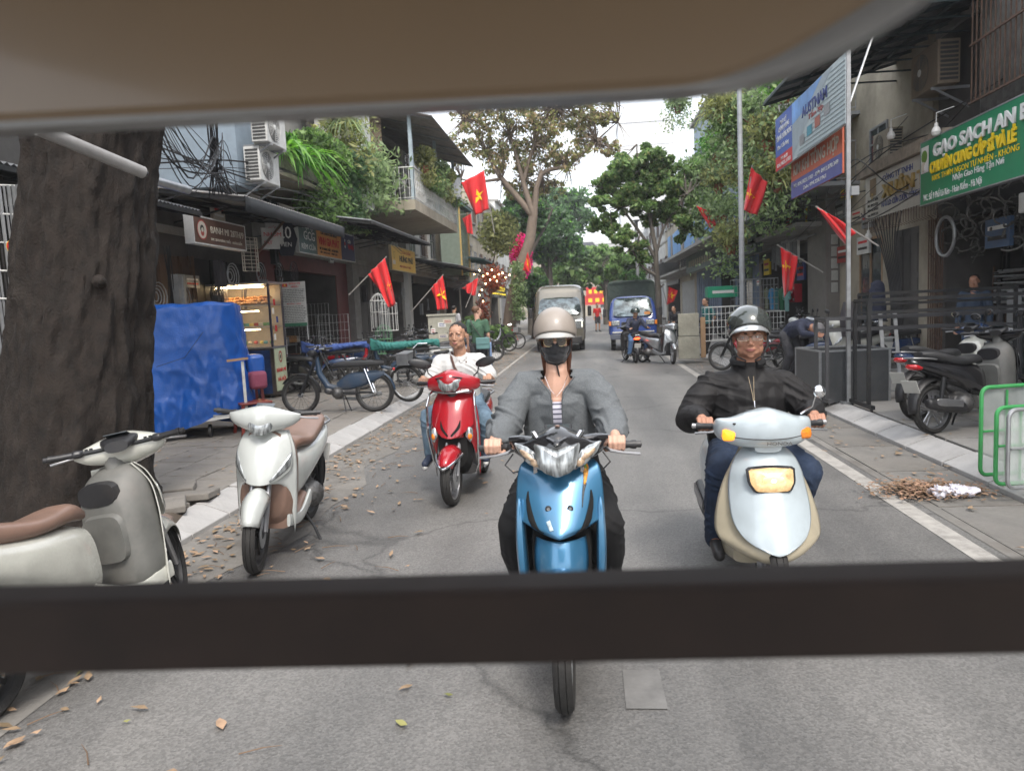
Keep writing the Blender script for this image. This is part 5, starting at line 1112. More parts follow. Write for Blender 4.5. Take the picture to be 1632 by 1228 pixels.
# --- man on the white scooter ---
bomber = mat('black nylon', (.007, .006, .0065), .72, var=.2, bump=.15, bs=60); jeans = mat('dark jeans', (.020, .035, .070), .85, var=.3, vs_=9, bump=.4, bs=300)
r = person_root('man in glasses, black bomber jacket and dark jeans riding the white scooter', (.955, 4.55, 0), sk_m)
J = J_(dict(hip=(0, .18, .80), waist=(0, .16, .93), chest=(0, .10, 1.06), neck=(0, .045, 1.235), shL=(-.215, .08, 1.125), shR=(.215, .08, 1.12), elL=(-.355, .0, .95), elR=(.345, .0, .97), wrL=(-.325, -.255, .985), wrR=(.298, -.26, .985),
            hiL=(-.10, .14, .74), hiR=(.10, .14, .74), knL=(-.225, -.26, .66), knR=(.255, -.27, .66), anL=(-.245, -.15, .25), anR=(.20, -.15, .34), toL=(-.25, -.30, .20), toR=(.21, -.30, .31)))
b = MB(); lean_body(b, J, 1.08); Rh = rotm(.06, -.03, -.16); hc = V((0, -.01, 1.425)); P_ = head_mb(b, hc, Rh, 1.06, J['neck']+V((0, 0, .0)), 1.12)
b.ell(P_(0, -.03, -.074), (.062, .056, .04), Rh); b.cap(P_(0, .02, -.06), J['neck'], .068, .072)
grip_hand(b, (-.318, -.312, .955), (-1, .1, 0), wrist=J['wrL'], k=1.08); grip_hand(b, (.292, -.312, .955), (1, .1, 0), wrist=J['wrR'], k=1.08)
organic(b, 'body', sk_m, r, .0038, 8)
face_parts(r, P_, Rh, 1.06, look=(-.003, 0), open_=.75)
for s in (-1, 1): MB().tube([P_(s*.030, -.098, -.036), P_(s*.040, -.090, -.052), P_(s*.041, -.084, -.062)], [.001, .0016, .001], 5).build('cheek_crease', lipm, r)
glasses(r, P_, Rh, 1.06, .62, .0265, .0155, mat('thin gold frame', (.5, .42, .3), .25, 1), mat('clear lens', (.75, .75, .75), .03, alpha=.12, coat=1), .0330, -.110, .008)
h = helmet(r, P_, Rh, 1.05, mat('dark chrome helmet', (.075, .085, .08), .12, metal=.5, coat=1, dirt=.12), mat('silver brim', (.55, .57, .58), .2, metal=.6, coat=1), glossb, .040, .100, .128, .108, .062, low=106, lowf=78, ear=13)
for s in (-1, 1): MB().tube([P_(s*.088, -.005, .02), P_(s*.084, -.01, -.05), P_(s*.060, -.02, -.105), P_(s*.02, -.03, -.128)], .005, 6).build('helmet_strap', blackp, h)
b = MB()
for i in range(13):
    x = -.055+.0092*i; b.cap(P_(x, -.078-.012*(1-(x/.06)**2), .075), P_(x+.004*math.sin(i*2.2), -.092-.012*(1-(x/.06)**2), .048+.004*math.sin(i*3)), .008, .003)
b.ell(P_(0, .035, .02), (.088, .08, .085), Rh)
organic(b, 'hair', hairb, r, .0045, 2)
b = MB(); b.caps([V((0, .18, .78)), V((0, .16, .90)), V((0, .10, 1.05))], [.165, .185, .185]); b.cap((0, .07, 1.17), (0, .045, 1.268), .12, .085)
b.ell((0, .02, .92), (.15, .15, .13))
for s in (-1, 1):
    S_ = 'L' if s < 0 else 'R'; sh, el, wr = J['sh'+S_], J['el'+S_], J['wr'+S_]
    b.cap((s*.09, .15, .84), (s*.10, .09, 1.05), .15, .145); b.cap((s*.06, .06, 1.13), sh, .11, .085)
    b.caps([sh, (sh+el)/2+V((s*.01, 0, 0)), el+V((0, 0, -.008)), (el+wr)/2, wr+V((0, .035, 0))], [.092, .095, .088, .075, .05], 16)
def jd(co):
    return wrinkle(.009, 15, 8, 24, .4)(co)*np.clip((np.abs(co[:, 0])-.06)/.18, .35, 1)+wrinkle(.003, -18, 10, 26, 4)(co)
jk = organic(b, 'jacket', bomber, r, .0065, 3, jd, lambda c: (c.z > 1.275 and c.x*c.x+(c.y-.04)**2 < .082**2), solid=.005)
MB().tube([V((.060*math.cos(a)*1.45, .045+.088*math.sin(a), 1.278+.016*math.sin(a))) for a in np.linspace(-PI/2+.35, 1.5*PI-.35, 20)], .021, 8).build('collar', blackc, jk)
zy = lambda z: -.118-.012*math.cos((z-.92)*9)+max(0, z-1.02)*.42
for s in (-1, 1): MB().tube([(s*(.003+max(0, z-1.08)*.11), zy(z)-.004, z) for z in np.linspace(.80, 1.235, 16)], .0015, 6).build('zip', mat('brass zip', (.15, .125, .09), .4, .9), jk)
MB().cap((0, zy(1.05)-.012, 1.055), (0, zy(1.03)-.012, 1.02), .005, .004).build('zip_pull', chrome, jk)
b = MB(); b.cap((-.08, .18, .78), (.08, .18, .78), .15, .15)
for s in (-1, 1):
    S_ = 'L' if s < 0 else 'R'; hi, kn, an = J['hi'+S_], J['kn'+S_], J['an'+S_]; b.caps([hi, (hi+kn)/2, kn, (kn+an)/2, an], [.125, .108, .088, .076, .062], 16)
organic(b, 'jeans', jeans, r, .0075, 2, lambda co: wrinkle(.006, 10, 26, 34, 3)(co)+wrinkle(.004, 30, 50, 60, 1)(co), lambda c: c.z < .20)
shoes(r, J, blackp, 1.0)

# --- man on the red scooter ---
polo = mat('white polo cloth', (.55, .55, .54), .85, var=.06, sheen=.3); ljeans = mat('light jeans', (.16, .24, .32), .85, var=.3, vs_=8, bump=.4, bs=300)
r = person_root('man in white polo shirt with a brown shoulder strap riding the red scooter', (-1.22, 6.85, 0), sk_y)
J = J_(dict(hip=(0, .14, .82), waist=(0, .14, .96), chest=(.0, .12, 1.12), neck=(0.005, .09, 1.27), shL=(-.18, .11, 1.185), shR=(.18, .11, 1.185), elL=(-.295, .04, 1.0), elR=(.30, .04, 1.0), wrL=(-.30, -.21, 1.065), wrR=(.31, -.21, 1.065),
            hiL=(-.10, .10, .76), hiR=(.10, .10, .76), knL=(-.27, -.20, .70), knR=(.26, -.22, .68), anL=(-.29, -.08, .34), anR=(.24, -.08, .36), toL=(-.31, -.24, .28), toR=(.25, -.24, .31)))
b = MB(); lean_body(b, J, .98); Rh = rotm(.02, .02, -.12); hc = V((-.005, .06, 1.428)); P_ = head_mb(b, hc, Rh, 1.05, J['neck'], 1.04)
grip_hand(b, (-.285, -.262, 1.03), (-1, .1, 0), wrist=J['wrL']); grip_hand(b, (.305, -.262, 1.03), (1, .1, 0), wrist=J['wrR'])
organic(b, 'body', sk_y, r, .0042, 7); face_parts(r, P_, Rh, 1.05, look=(-.002, 0), open_=.5)
b = MB(); b.ell(P_(0, .024, .046), (.086, .100, .085), Rh)
organic(b, 'hair', hairb, r, .005, 1, wrinkle(.002, 120, 110, 60, 1), lambda c: (inv2 @ (c-hc)).z < .054-1.2*max(0, (inv2 @ (c-hc)).y+.01)-.9*max(0, abs((inv2 @ (c-hc)).x)-.05) if (inv2 := Rh.inverted()) else False)
b = MB(); b.caps([V((0, .14, .83)), V((0, .14, .96)), V((0, .12, 1.12))], [.14, .145, .15]); b.cap((0, .10, 1.17), (0.005, .09, 1.25), .12, .068)
for s in (-1, 1):
    S_ = 'L' if s < 0 else 'R'; sh, el = J['sh'+S_], J['el'+S_]; b.cap((s*.06, .13, .86), (s*.08, .11, 1.12), .12, .125); b.cap((s*.05, .10, 1.18), sh, .09, .075); b.cap(sh, sh*.25+el*.75, .078, .078)
sh_ = organic(b, 'polo_shirt', polo, r, .007, 3, wrinkle(.006, 16, 8, 26, 1), lambda c: c.z > 1.235 and c.x**2+(c.y-.085)**2 < .068**2, solid=.004)
for s in (-1, 1): MB().prism([(0, 0), (.075, .022), (.062, -.028), (.020, -.055)], (s*.004, -.012, 1.225), (s*1, .55, .25), (0, .3, 1), .004).build('collar', polo, sh_)
MB().tube([(-.075, .10, 1.275), (-.07, .02, 1.235), (-.035, -.03, 1.14), (.02, -.05, 1.05), (.08, -.045, .96), (.14, .02, .88)], .012, 6).build('shoulder_strap', mat('brown strap', (.09, .045, .035), .6), r)
MB().tube([(.066, .04, 1.235), (.072, .02, 1.19), (.07, .005, 1.17)], .010, 6).build('shoulder_strap', MATS['brown strap'], r)
b = MB(); b.cap((-.08, .14, .80), (.08, .14, .80), .13, .13)
for s in (-1, 1):
    S_ = 'L' if s < 0 else 'R'; hi, kn, an = J['hi'+S_], J['kn'+S_], J['an'+S_]; b.caps([hi, (hi+kn)/2, kn, (kn+an)/2, an], [.11, .096, .082, .075, .066], 16)
organic(b, 'jeans', ljeans, r, .008, 2, wrinkle(.006, 10, 26, 34, 3)); shoes(r, J, mat('dark blue shoe', (.03, .04, .07), .6), .95, whitep)

# --- lighter figures further off ---
def figure(label, loc, rz, J, skin, top, bottom, hairm=hairb, shoe=None, sleeves='long', k=1.0, head_rot=(0, 0, 0), vox=.012, hat=None, extra=None, hands=True, palm=(0, -1, 0), hair_long=False, sk=.9, shorts=False):
    r = person_root(label, loc, skin); r.rotation_euler = (0, 0, rz); J = J_(J); b = MB(); lean_body(b, J, .95*k); Rh = rotm(*head_rot)
    P_ = head_mb(b, J['head'], Rh, k, J['neck'])
    for s, S_ in ((1, 'L'), (-1, 'R')):
        if hands: free_hand(b, J['wr'+S_], J['wr'+S_]-J['el'+S_], s, k*1.05, pn=palm)
    organic(b, 'body', skin, r, min(vox, .009), 2)
    b = MB(); b.ell(P_(0, .030, .050), (.084*k, .094*k, .084*k), Rh)
    if hair_long: b.ell(P_(0, .07, -.03), (.06, .05, .08), Rh)
    inv = Rh.inverted()
    if hairm: organic(b, 'hair', hairm, r, .009, 1, None, lambda c: (inv @ (c-J['head'])).y < -.035 and (inv @ (c-J['head'])).z < .07)
    b = MB(); b.caps([J['hip'], J['waist'], J['chest']], [.135*k, .135*k, .145*k]); b.cap(J['chest'], J['neck']*.8+J['chest']*.2, .12*k, .07*k)
    for s, S_ in ((-1, 'L'), (1, 'R')):
        sh, el, wr = J['sh'+S_], J['el'+S_], J['wr'+S_]; b.cap(J['chest']*.4+sh*.6, sh, .09*k, .072*k)
        if sleeves == 'long': b.caps([sh, el, wr*.92+el*.08], [.07*k, .06*k, .043*k])
        else: b.cap(sh, sh*.35+el*.65, .072*k, .068*k)
    organic(b, 'top', top, r, vox, 2, wrinkle(.006, 16, 10, 26, 1))
    b = MB(); b.cap(J['hip'], (J['hiL']+J['hiR'])/2, .14*k, .13*k)
    for S_ in ('L', 'R'):
        hi, kn, an = J['hi'+S_], J['kn'+S_], J['an'+S_]
        if shorts: b.cap(hi, hi*.2+kn*.8, .10*k, .085*k)
        else: b.caps([hi, kn, an*.95+kn*.05], [.10*k, .078*k, .062*k])
    organic(b, 'trousers', bottom, r, vox, 2, wrinkle(.006, 10, 20, 30, 2)); shoes(r, J, shoe or blackp, 1.0)
    if hat: hat(r, P_, Rh)
    if extra: extra(r, P_, Rh, J)
    return r
STAND = dict(hip=(0, 0, .92), waist=(0, 0, 1.05), chest=(0, 0, 1.28), neck=(0, -.01, 1.47), head=(0, -.03, 1.62), shL=(-.18, 0, 1.40), shR=(.18, 0, 1.40), elL=(-.23, .02, 1.12), elR=(.23, .02, 1.12), wrL=(-.24, -.05, .88), wrR=(.24, -.05, .88), hiL=(-.09, 0, .88), hiR=(.09, 0, .88), knL=(-.10, -.02, .49), knR=(.11, -.02, .49), anL=(-.10, .03, .09), anR=(.12, .03, .09), toL=(-.11, -.12, .04), toR=(.14, -.12, .04))
gshirt = mat('green tee cloth', (.055, .12, .075), .9, var=.12); dtr = mat('charcoal cloth', (.04, .04, .045), .9); tealc = mat('teal cloth', (.02, .13, .13), .85); navyc = mat('navy cloth', (.025, .03, .055), .85); denim = mat('blue denim', (.07, .14, .27), .85, var=.2); redc = mat('bright red cloth', (.5, .02, .02), .85)
def bag(r, P_, Rh, J):
    o = bx('shoulder_bag', (.16, .12, .93), (.30, .09, .24), mat('teal bag', (.14, .26, .26), .7), r, bevel=.02); bx('bag_flap', (0, .05, .05), (.28, .012, .13), MATS['teal bag'], o, bevel=.004)
    MB().tube([(-.13, .08, 1.46), (-.06, .17, 1.32), (.06, .18, 1.15), (.15, .16, 1.04)], .010, 6).build('bag_strap', blackp, o).location = -o.location
    b = MB().grid([[(.30+.03*math.sin(j*1.4), -.12+.05*j, .95-.10*i) for j in range(5)] for i in range(6)]); b.build('jacket_in_hand', mat('pale blue cloth', (.22, .32, .52), .9), r, solid=.03)
p0 = onZ(757, 612, PZ); 
figure('bearded man in green t-shirt seen from behind with a teal shoulder bag', (-3.75, 12.3, PZ), rad(178), dict(STAND, head=(0, -.03, 1.63)), skinmat('pale skin', (.52, .30, .22)), gshirt, dtr, mat('brown hair', (.13, .065, .035), .6), sleeves='short', head_rot=(0, 0, rad(-52)), vox=.010, extra=None).location = (onY(762, 540, 16).x, 16, 0)
gm = [o for o in bpy.data.objects if o.get('label', '').startswith('bearded man')][0]
b_ = bx('shoulder_bag', (-.13, .16, .95), (.30, .09, .25), mat('teal bag', (.12, .24, .24), .7), gm, bevel=.02); bx('bag_flap', (0, .05, .05), (.28, .012, .13), MATS['teal bag'], b_, bevel=.004)
MB().tube([(.13, .12, 1.47), (.08, .18, 1.36), (-.02, .17, 1.2), (-.11, .17, 1.06)], .011, 6).build('bag_strap', blackp, gm)
MB().grid([[(-.27+.03*math.sin(j*1.4), -.10+.05*j, .96-.10*i) for j in range(5)] for i in range(6)]).build('jacket_in_hand', mat('pale blue cloth', (.22, .32, .52), .9), gm, solid=.03)
b = MB(); b.ell((-.055, -.075, 1.555), (.03, .04, .035)); 
# rider with backpack seen from behind, in front of the blue truck
RIDE = dict(hip=(0, 0, .80), waist=(0, -.02, .95), chest=(0, -.10, 1.15), neck=(0, -.15, 1.32), head=(0, -.19, 1.46), shL=(-.18, -.12, 1.25), shR=(.18, -.12, 1.25), elL=(-.28, -.28, 1.05), elR=(.28, -.28, 1.05), wrL=(-.27, -.50, 1.02), wrR=(.27, -.50, 1.02), hiL=(-.10, -.05, .76), hiR=(.10, -.05, .76), knL=(-.22, -.42, .66), knR=(.22, -.42, .66), anL=(-.25, -.30, .28), anR=(.34, -.12, .10), toL=(-.26, -.42, .24), toR=(.36, -.24, .04))
def dkhelm(m): 
    return lambda r, P_, Rh: helmet(r, P_, Rh, 1, m, m, None, .02, .122, .142, .125, .04, low=108, lowf=88)
def pack(r, P_, Rh, J):
    b = MB().spine([(.05, 0, 1.08, .13, .20, 4), (.12, 0, 1.08, .15, .22, 4), (.20, 0, 1.06, .13, .19, 3.4), (.25, 0, 1.04, .10, .14, 3)], 20, 8); o = b.build('backpack', mat('navy backpack', (.035, .045, .075), .8), r, ang=60)
    bx('pack_pocket', (0, .24, .98), (.20, .06, .16), MATS['navy backpack'], o, bevel=.02)
    for s in (-1, 1): MB().tube([(s*.10, .05, 1.26), (s*.12, -.10, 1.32), (s*.12, -.22, 1.18)], .014, 6).build('pack_strap', blackp, o)
bike2 = make_parked('dark scooter with glowing tail light ridden past the blue truck', glossb, p_seat, blackp, steer=.1, lit=True, headm=alu); 
pr_ = onZ(1022, 578); by_wheels(bike2, (pr_.x-.35, pr_.y+1.25), rad(176+14), .95)
figure('rider in navy jacket with backpack and jeans beside the blue truck', (pr_.x-.16, pr_.y+.30, 0), rad(14), RIDE, sk_y, navyc, denim, hat=dkhelm(mat('dark green helmet', (.02, .035, .03), .3, coat=1)), extra=pack, vox=.012).scale = (.95,)*3
# man by the cabinet, hands behind back
tp = onZ(1122, 566, PZ)
T_ = dict(STAND, wrL=(-.06, .16, .98), wrR=(.06, .16, 1.0), elL=(-.24, .10, 1.12), elR=(.24, .10, 1.12), head=(0, -.05, 1.6), knL=(-.1, -.05, .49), anR=(.15, -.2, .09), toR=(.16, -.34, .04))
figure('person in teal shirt and black trousers standing on the right pavement', (tp.x+.1, tp.y, PZ), rad(-62), T_, sk_y, tealc, blackc, sleeves='short', head_rot=(0, 0, .1), hair_long=True).scale = (.92,)*3
t2 = onZ(1078, 560, PZ)
figure('person in dark jacket crouched behind the concrete cabinet', (t2.x+.25, t2.y+2.0, PZ), rad(-30), dict(STAND, chest=(0, -.1, 1.22), neck=(0, -.16, 1.38), head=(0, -.22, 1.50), elL=(-.22, -.15, 1.05), elR=(.22, -.15, 1.05), wrL=(-.12, -.4, 1.0), wrR=(.12, -.4, 1.0), shL=(-.18, -.12, 1.32), shR=(.18, -.12, 1.32)), sk_y, mat('dark jacket cloth', (.03, .03, .035), .8), blackc).scale = (.85,)*3
# worker bending over the metal box
def cap_(r, P_, Rh): 
    helmet(r, P_, Rh, 1, mat('grey cap cloth', (.17, .165, .17), .9), MATS['grey cap cloth'], None, .06, .098, .112, .10, .035, low=92, lowf=88)
wp_ = onZ(1290, 640, PZ)
BEND = dict(hip=(0, .25, .82), waist=(0, .12, .93), chest=(0, -.16, .98), neck=(0, -.34, .96), head=(0, -.46, .90), shL=(-.18, -.26, .97), shR=(.18, -.26, .97), elL=(-.27, -.42, .86), elR=(.25, -.40, .80), wrL=(-.22, -.66, .84), wrR=(.16, -.60, .62), hiL=(-.10, .24, .80), hiR=(.10, .24, .80), knL=(-.12, .06, .46), knR=(.12, .10, .46), anL=(-.13, .22, .09), anR=(.12, .30, .09), toL=(-.14, .08, .04), toR=(.13, .15, .04))
figure('worker in navy jacket and grey cap bending beside the dark metal box', (3.78, 13.9, PZ), rad(28), BEND, sk_m, navyc, dtr, head_rot=(1.05, 0, 0), hat=cap_, vox=.010)
figure('worker in blue overalls standing behind the metal racks in the workshop', (6.55, 13.4, PZ), rad(-40), STAND, sk_m, mat('work blue cloth', (.05, .075, .12), .85), MATS['work blue cloth'])
d_ = onY(948, 500, 46); figure('distant person in red shirt and dark shorts walking in the road', (d_.x+.15, 46, 0), rad(20), STAND, sk_y, redc, dtr, sleeves='short', vox=.02, shorts=True)
d_ = onY(830, 500, 24); figure('person in pale clothes beside the bicycle near the leaning tree', (-4.7, 26, PZ), rad(160), STAND, sk_y, mat('pale cloth', (.4, .4, .42), .9), dtr, sleeves='short', vox=.02)
# ---------------- the sightseeing cart we look out of ----------------
cart = empty('sightseeing_cart', (0, .6, 0), 0, 'beige passenger cart whose window frame and dark crossbar frame the view of the street', 'cart')
beige = mat('cart beige panel', (.215, .15, .09), .4, coat=.5, var=.06, vs_=2.5, dirt=.12, dcol=(.2, .15, .1)); trimm = mat('grey window trim', (.22, .22, .22), .35, coat=.2, var=.1, dirt=.2); barm = mat('dark brown bar paint', (.020, .0115, .0085), .8, var=.3, vs_=8, dirt=.5, dcol=(.035, .026, .02))
CY = .60
E_ = [(-260, 222), (-60, 212), (0, 208), (400, 186), (800, 164), (1040, 150), (1130, 141), (1220, 124), (1290, 100), (1360, 68), (1430, 28), (1480, -8), (1540, -70), (1580, -130)]
W_ = [15, 15, 15, 14, 13, 13, 15, 28, 44, 56, 64, 70, 76, 80]
Pt = lambda x, y, dy=0.0: onY(x, y, CY)+V((0, dy-CY, 0))
lo = rowlerp([(x, y, w) for (x, y), w in zip(E_, W_)], 70)
# beige panel with real thickness, bulging slightly towards the seats
rows = []
for x, y, w in lo:
    rows.append([Pt(x, y-w*.4, .004), Pt(x-4, y-w-6, .002), Pt(x-8, y-w-16, -.004), Pt(x*.97, y-w-90, -.004), Pt(x*.95, -230 if y > -60 else y-260, -.003), Pt(x*.95, -330 if y > -60 else y-300, .03)])
MB().grid(rows).build('window_panel', beige, cart, ang=12, solid=.02)
rows = [[Pt(x, y, 0), Pt(x-1, y-w*.18, -.012), Pt(x-3, y-w*.55, -.012), Pt(x-5, y-w*1.0-2, -.008), Pt(x-5, y-w*1.0-3, .012)] for x, y, w in lo]
MB().grid(rows).build('window_trim', trimm, cart, ang=40, solid=.006)
MB().tube([Pt(x, y, 0) for x, y, w in lo], .0030, 8).build('rubber_seal', blackp, cart)
MB().tube([Pt(x-6, y-w-4, -.014) for x, y, w in lo if w > 20 and x > 1130], .0030, 6).build('panel_seam', blackprint, cart)
# lower crossbar: a rounded box section
A_, B_ = Pt(-420, 956), Pt(2050, 889); C_, D_ = Pt(-420, 1068), Pt(2050, 1016)
up = (A_-C_).normalized(); b = MB(); rings = []
for p, q in ((A_, C_), (B_, D_)):
    h = (p-q).length; r_ = .006; ring = []
    for (u_, v_) in ((0, -.5), (0, .5)):
        pass
    pts = [(-.018, .5), (-.024, .44), (-.024, -.44), (-.018, -.5), (.018, -.5), (.024, -.44), (.024, .44), (.018, .5)]
    rings.append([(p+q)/2+up*(v_*h)+V((0, u_, 0)) for u_, v_ in pts])
b.loft(rings).build('crossbar', barm, cart, bevel=.002)
for s in (-1, 1): MB().box((s*.80, .02, 1.55), (.05, .05, 1.5)).build('side_post', beige, cart)
MB().box((0, -1.35, 2.12), (1.9, 2.9, .04)).build('roof', beige, cart)  # unseen roof slab, added to keep the window panel in shade
MB().box((0, .03, 2.05), (1.65, .05, .12)).build('header_rail', beige, cart)
# ---------------- trees and plants ----------------
def leafmat(n, c, tr=.5, isl=.8):
    c = [x*2.0 for x in c]; m = mat(n, c, .5, var=.25, vs_=2.0, isl=isl); t = m.node_tree; b = t.nodes['Principled BSDF']; src = b.inputs['Base Color'].links[0].from_socket
    d = nd(t, 'ShaderNodeBsdfTranslucent'); hs = nd(t, 'ShaderNodeHueSaturation'); hs.inputs['Value'].default_value = 1.5; hs.inputs['Saturation'].default_value = 1.15; t.links.new(src, hs.inputs['Color']); t.links.new(hs.outputs[0], d.inputs[0])
    mx = nd(t, 'ShaderNodeMixShader'); mx.inputs[0].default_value = tr; t.links.new(b.outputs[0], mx.inputs[1]); t.links.new(d.outputs[0], mx.inputs[2]); t.links.new(mx.outputs[0], t.nodes['Material Output'].inputs[0]); return m
l_mid = leafmat('mid green leaf', (.080, .125, .048)); l_dark = leafmat('dark green leaf', (.042, .076, .036)); l_lush = leafmat('lush green leaf', (.060, .135, .030)); l_sparse = leafmat('olive yellow leaf', (.130, .140, .060)); l_dry = leafmat('dry brown leaf', (.20, .16, .10)); l_fern = leafmat('pale green leaf', (.11, .15, .075)); l_pink = leafmat('magenta flower', (.50, .05, .16)); l_red = leafmat('red leaf', (.13, .05, .03))
bark = mat('tree bark', (.13, .10, .078), .9, var=.35, vs_=5, stretch=(1.5, 1.5, .4), bump=1.0, bs=16, dirt=.5, dcol=(.13, .115, .09)); bark2 = mat('greyish bark', (.11, .095, .08), .9, var=.3, vs_=6, stretch=(1.5, 1.5, .5), bump=.8, bs=20, dirt=.4)
def taper(p, r, n=14, wob=.02):
    q = rowlerp([tuple(a)+(b_,) for a, b_ in zip(p, r)], n); k = random.random()*9
    return [(x+wob*math.sin(i*.9+k), y+wob*math.cos(i*.7+k), z) for i, (x, y, z, _) in enumerate(q)], [max(.006, w) for *_, w in q]
def tree(name, label, trunk, radii, limbs, blobs, lm, n, size, bm=None, twigs=0, group=None, shell=.45, lm2=None, mix=.0, stretch=1.8):
    base = V(trunk[0]); e = empty(name, base, 0, label, 'tree', group); L = lambda p: tuple(V(p)-base)
    b = MB(); p, r = taper([L(q) for q in trunk], radii, 22, .015); b.tube(p, r, 12); tr = b.build('trunk', bm or bark2, e, ang=80)
    for lp, lr in limbs: p, r = taper([L(q) for q in lp], lr, 12, .03); MB().tube(p, r, 8).build('branch', bm or bark2, e, ang=80)
    tot = sum(bl[1]**2 for bl in blobs); pts = []; tips = []
    for c, R_, *sq in blobs:
        sq = sq[0] if sq else .8; k = int(n*R_*R_/tot); c = V(c)-base
        # sub-clumps give uneven, gappy outline
        m = max(7, int(26*R_)); cl = blob(c, (R_*1.1, R_*1.1, R_*sq*1.1), m, .15)
        for q in cl: w_ = R_*RNG.uniform(.14, .42); pts.append(blob(q, (w_, w_, w_*.7), max(3, int(k/m*RNG.uniform(.4, 1.6))), shell))
        tips += [tuple(q) for q in cl]
    pts = np.concatenate(pts)
    if mix: 
        msk = RNG.random(len(pts)) < mix; leaves('crown', pts[~msk], size, lm, e, stretch=stretch); leaves('crown', pts[msk], size*.9, lm2, e, stretch=stretch)
    else: leaves('crown', pts, size, lm, e, stretch=stretch)
    if twigs:
        b = MB(); anch = [V(q)-base for lp, _ in limbs for q in lp[1:]] or [V(trunk[-1])-base]
        for _ in range(twigs):
            t = V(random.choice(tips))+V([random.gauss(0, .3) for _ in range(3)]); a = min(anch, key=lambda q: (q-t).length); m_ = (a+t)/2+V([random.gauss(0, .12*(a-t).length) for _ in range(3)]); b.tube([a, m_, t], [.03, .018, .006], 4, cap=False)
        b.build('twigs', bm or bark2, e)
    return e
def Bl(px, py, Y, rpx, sq=.8): p = onY(px, py, Y); return (tuple(p), rpx*Y/1180, sq)
# big trunk at the left, bark in rough plates
base = V((-4.22, 5.45, 0)); e = empty('street_tree', base, 0, 'huge dark tree trunk with flaking bark rising from the left pavement beside the road', 'tree')
n, m = 230, 170; vs_ = []
for i in range(n):
    z = 7.5*i/(n-1); cx, cy = .17*z-.004*z*z, .02*z; R_ = .46+.22*math.exp(-z*2.6)+.02*math.sin(z*2)-.006*z; row = []
    for j in range(m):
        a = 2*PI*j/m; q = V((math.cos(a)*1.7, math.sin(a)*1.7, z*.75)); f = noise.fractal(q*1.6, 1.0, 2.0, 4)*.05+.05*(.5-abs(noise.noise(V((math.cos(a)*5, math.sin(a)*5, z*2.6)))))+.028*(.5-abs(noise.noise(V((math.cos(a)*13, math.sin(a)*13, z*6+3)))))+abs(noise.noise(V((math.cos(a)*6, math.sin(a)*6, z*1.6))))*.035+.05*math.exp(-z*2)*math.sin(a*5+1)+.016*abs(noise.noise(V((math.cos(a)*19, math.sin(a)*19, z*8))))
        row.append((cx+(R_+f)*math.cos(a), cy+(R_+f)*math.sin(a), z))
    vs_.append(row)
bigbark = mat('old dark bark', (.015, .0105, .008), .95, var=.6, vs_=11, stretch=(1, 1, .7), bump=1.0, bs=75, dirt=.6, dcol=(.038, .031, .026)); MB().loft(vs_, caps=False).build('trunk', bigbark, e, ang=80)  # dark bark, its base colour deepened to carry the shade on the trunk
for s, q in ((-1, (-1.6, .5, 10)), (1, (3.2, .4, 10.5)), (.3, (1.4, -1.2, 11))): p, r = taper([(1.05, .14, 7.2), ((1.05+q[0])/2, q[1]/2, 8.7), q], [.36, .24, .12], 10); MB().tube(p, r, 10).build('branch', bigbark, e)
pts = np.concatenate([blob((x, y, z), (1.6, 1.5, 1.0), 1300, .3) for x, y, z in ((-1.8, .5, 10.6), (.6, -.5, 11.8), (3.2, .6, 11.0))]); leaves('crown', pts, .13, l_dark, e)
for z, a in ((2.0, -.75), (3.1, -.55)): MB().cap((.17*z+.47*math.cos(a), .47*math.sin(a), z), (.17*z+.50*math.cos(a), .50*math.sin(a), z), .05, .03).build('knot', bigbark, e)
# leaning half bare tree on the left pavement
Y = 33; o = onZ(808, 545, PZ); Tp = lambda x, y: tuple(onY(x, y, Y)); b0 = onY(808, 545, Y); b0.z = 0
lim = [([Tp(850, 345), Tp(800, 285), Tp(775, 240), Tp(740, 190)], [.16, .11, .07, .03]), ([Tp(850, 345), Tp(832, 280), Tp(812, 215), Tp(800, 160)], [.15, .10, .06, .03]), ([Tp(850, 350), Tp(862, 280), Tp(905, 263), Tp(950, 225), Tp(985, 195)], [.15, .11, .08, .05, .02]), ([Tp(835, 290), Tp(850, 230), Tp(880, 170), Tp(890, 120)], [.10, .07, .05, .03]), ([Tp(800, 285), Tp(760, 290), Tp(735, 285)], [.08, .05, .03])]
tree('street_tree', 'leaning half bare street tree with brown twigs and sparse yellowish leaves', [tuple(b0), Tp(815, 490), Tp(825, 440), Tp(842, 390), Tp(850, 345)], [.34, .28, .25, .24, .20], lim,
     [Bl(760, 190, Y, 45), Bl(800, 170, Y-1, 50), Bl(850, 190, Y, 55), Bl(900, 180, Y+1, 50), Bl(945, 190, Y, 40, .6), Bl(790, 240, Y, 45), Bl(845, 250, Y+1, 45), Bl(895, 240, Y, 40), Bl(840, 110, Y, 90, .6), Bl(925, 130, Y, 60, .6), Bl(760, 120, Y, 60), Bl(965, 235, Y, 26, .6), Bl(870, 300, Y+2, 30), Bl(735, 235, Y, 34), Bl(820, 300, Y+1, 26)], l_sparse, 30000, .09, mat('pale twig bark', (.20, .155, .12), .9), 1100, lm2=l_dry, mix=.45, shell=.05)
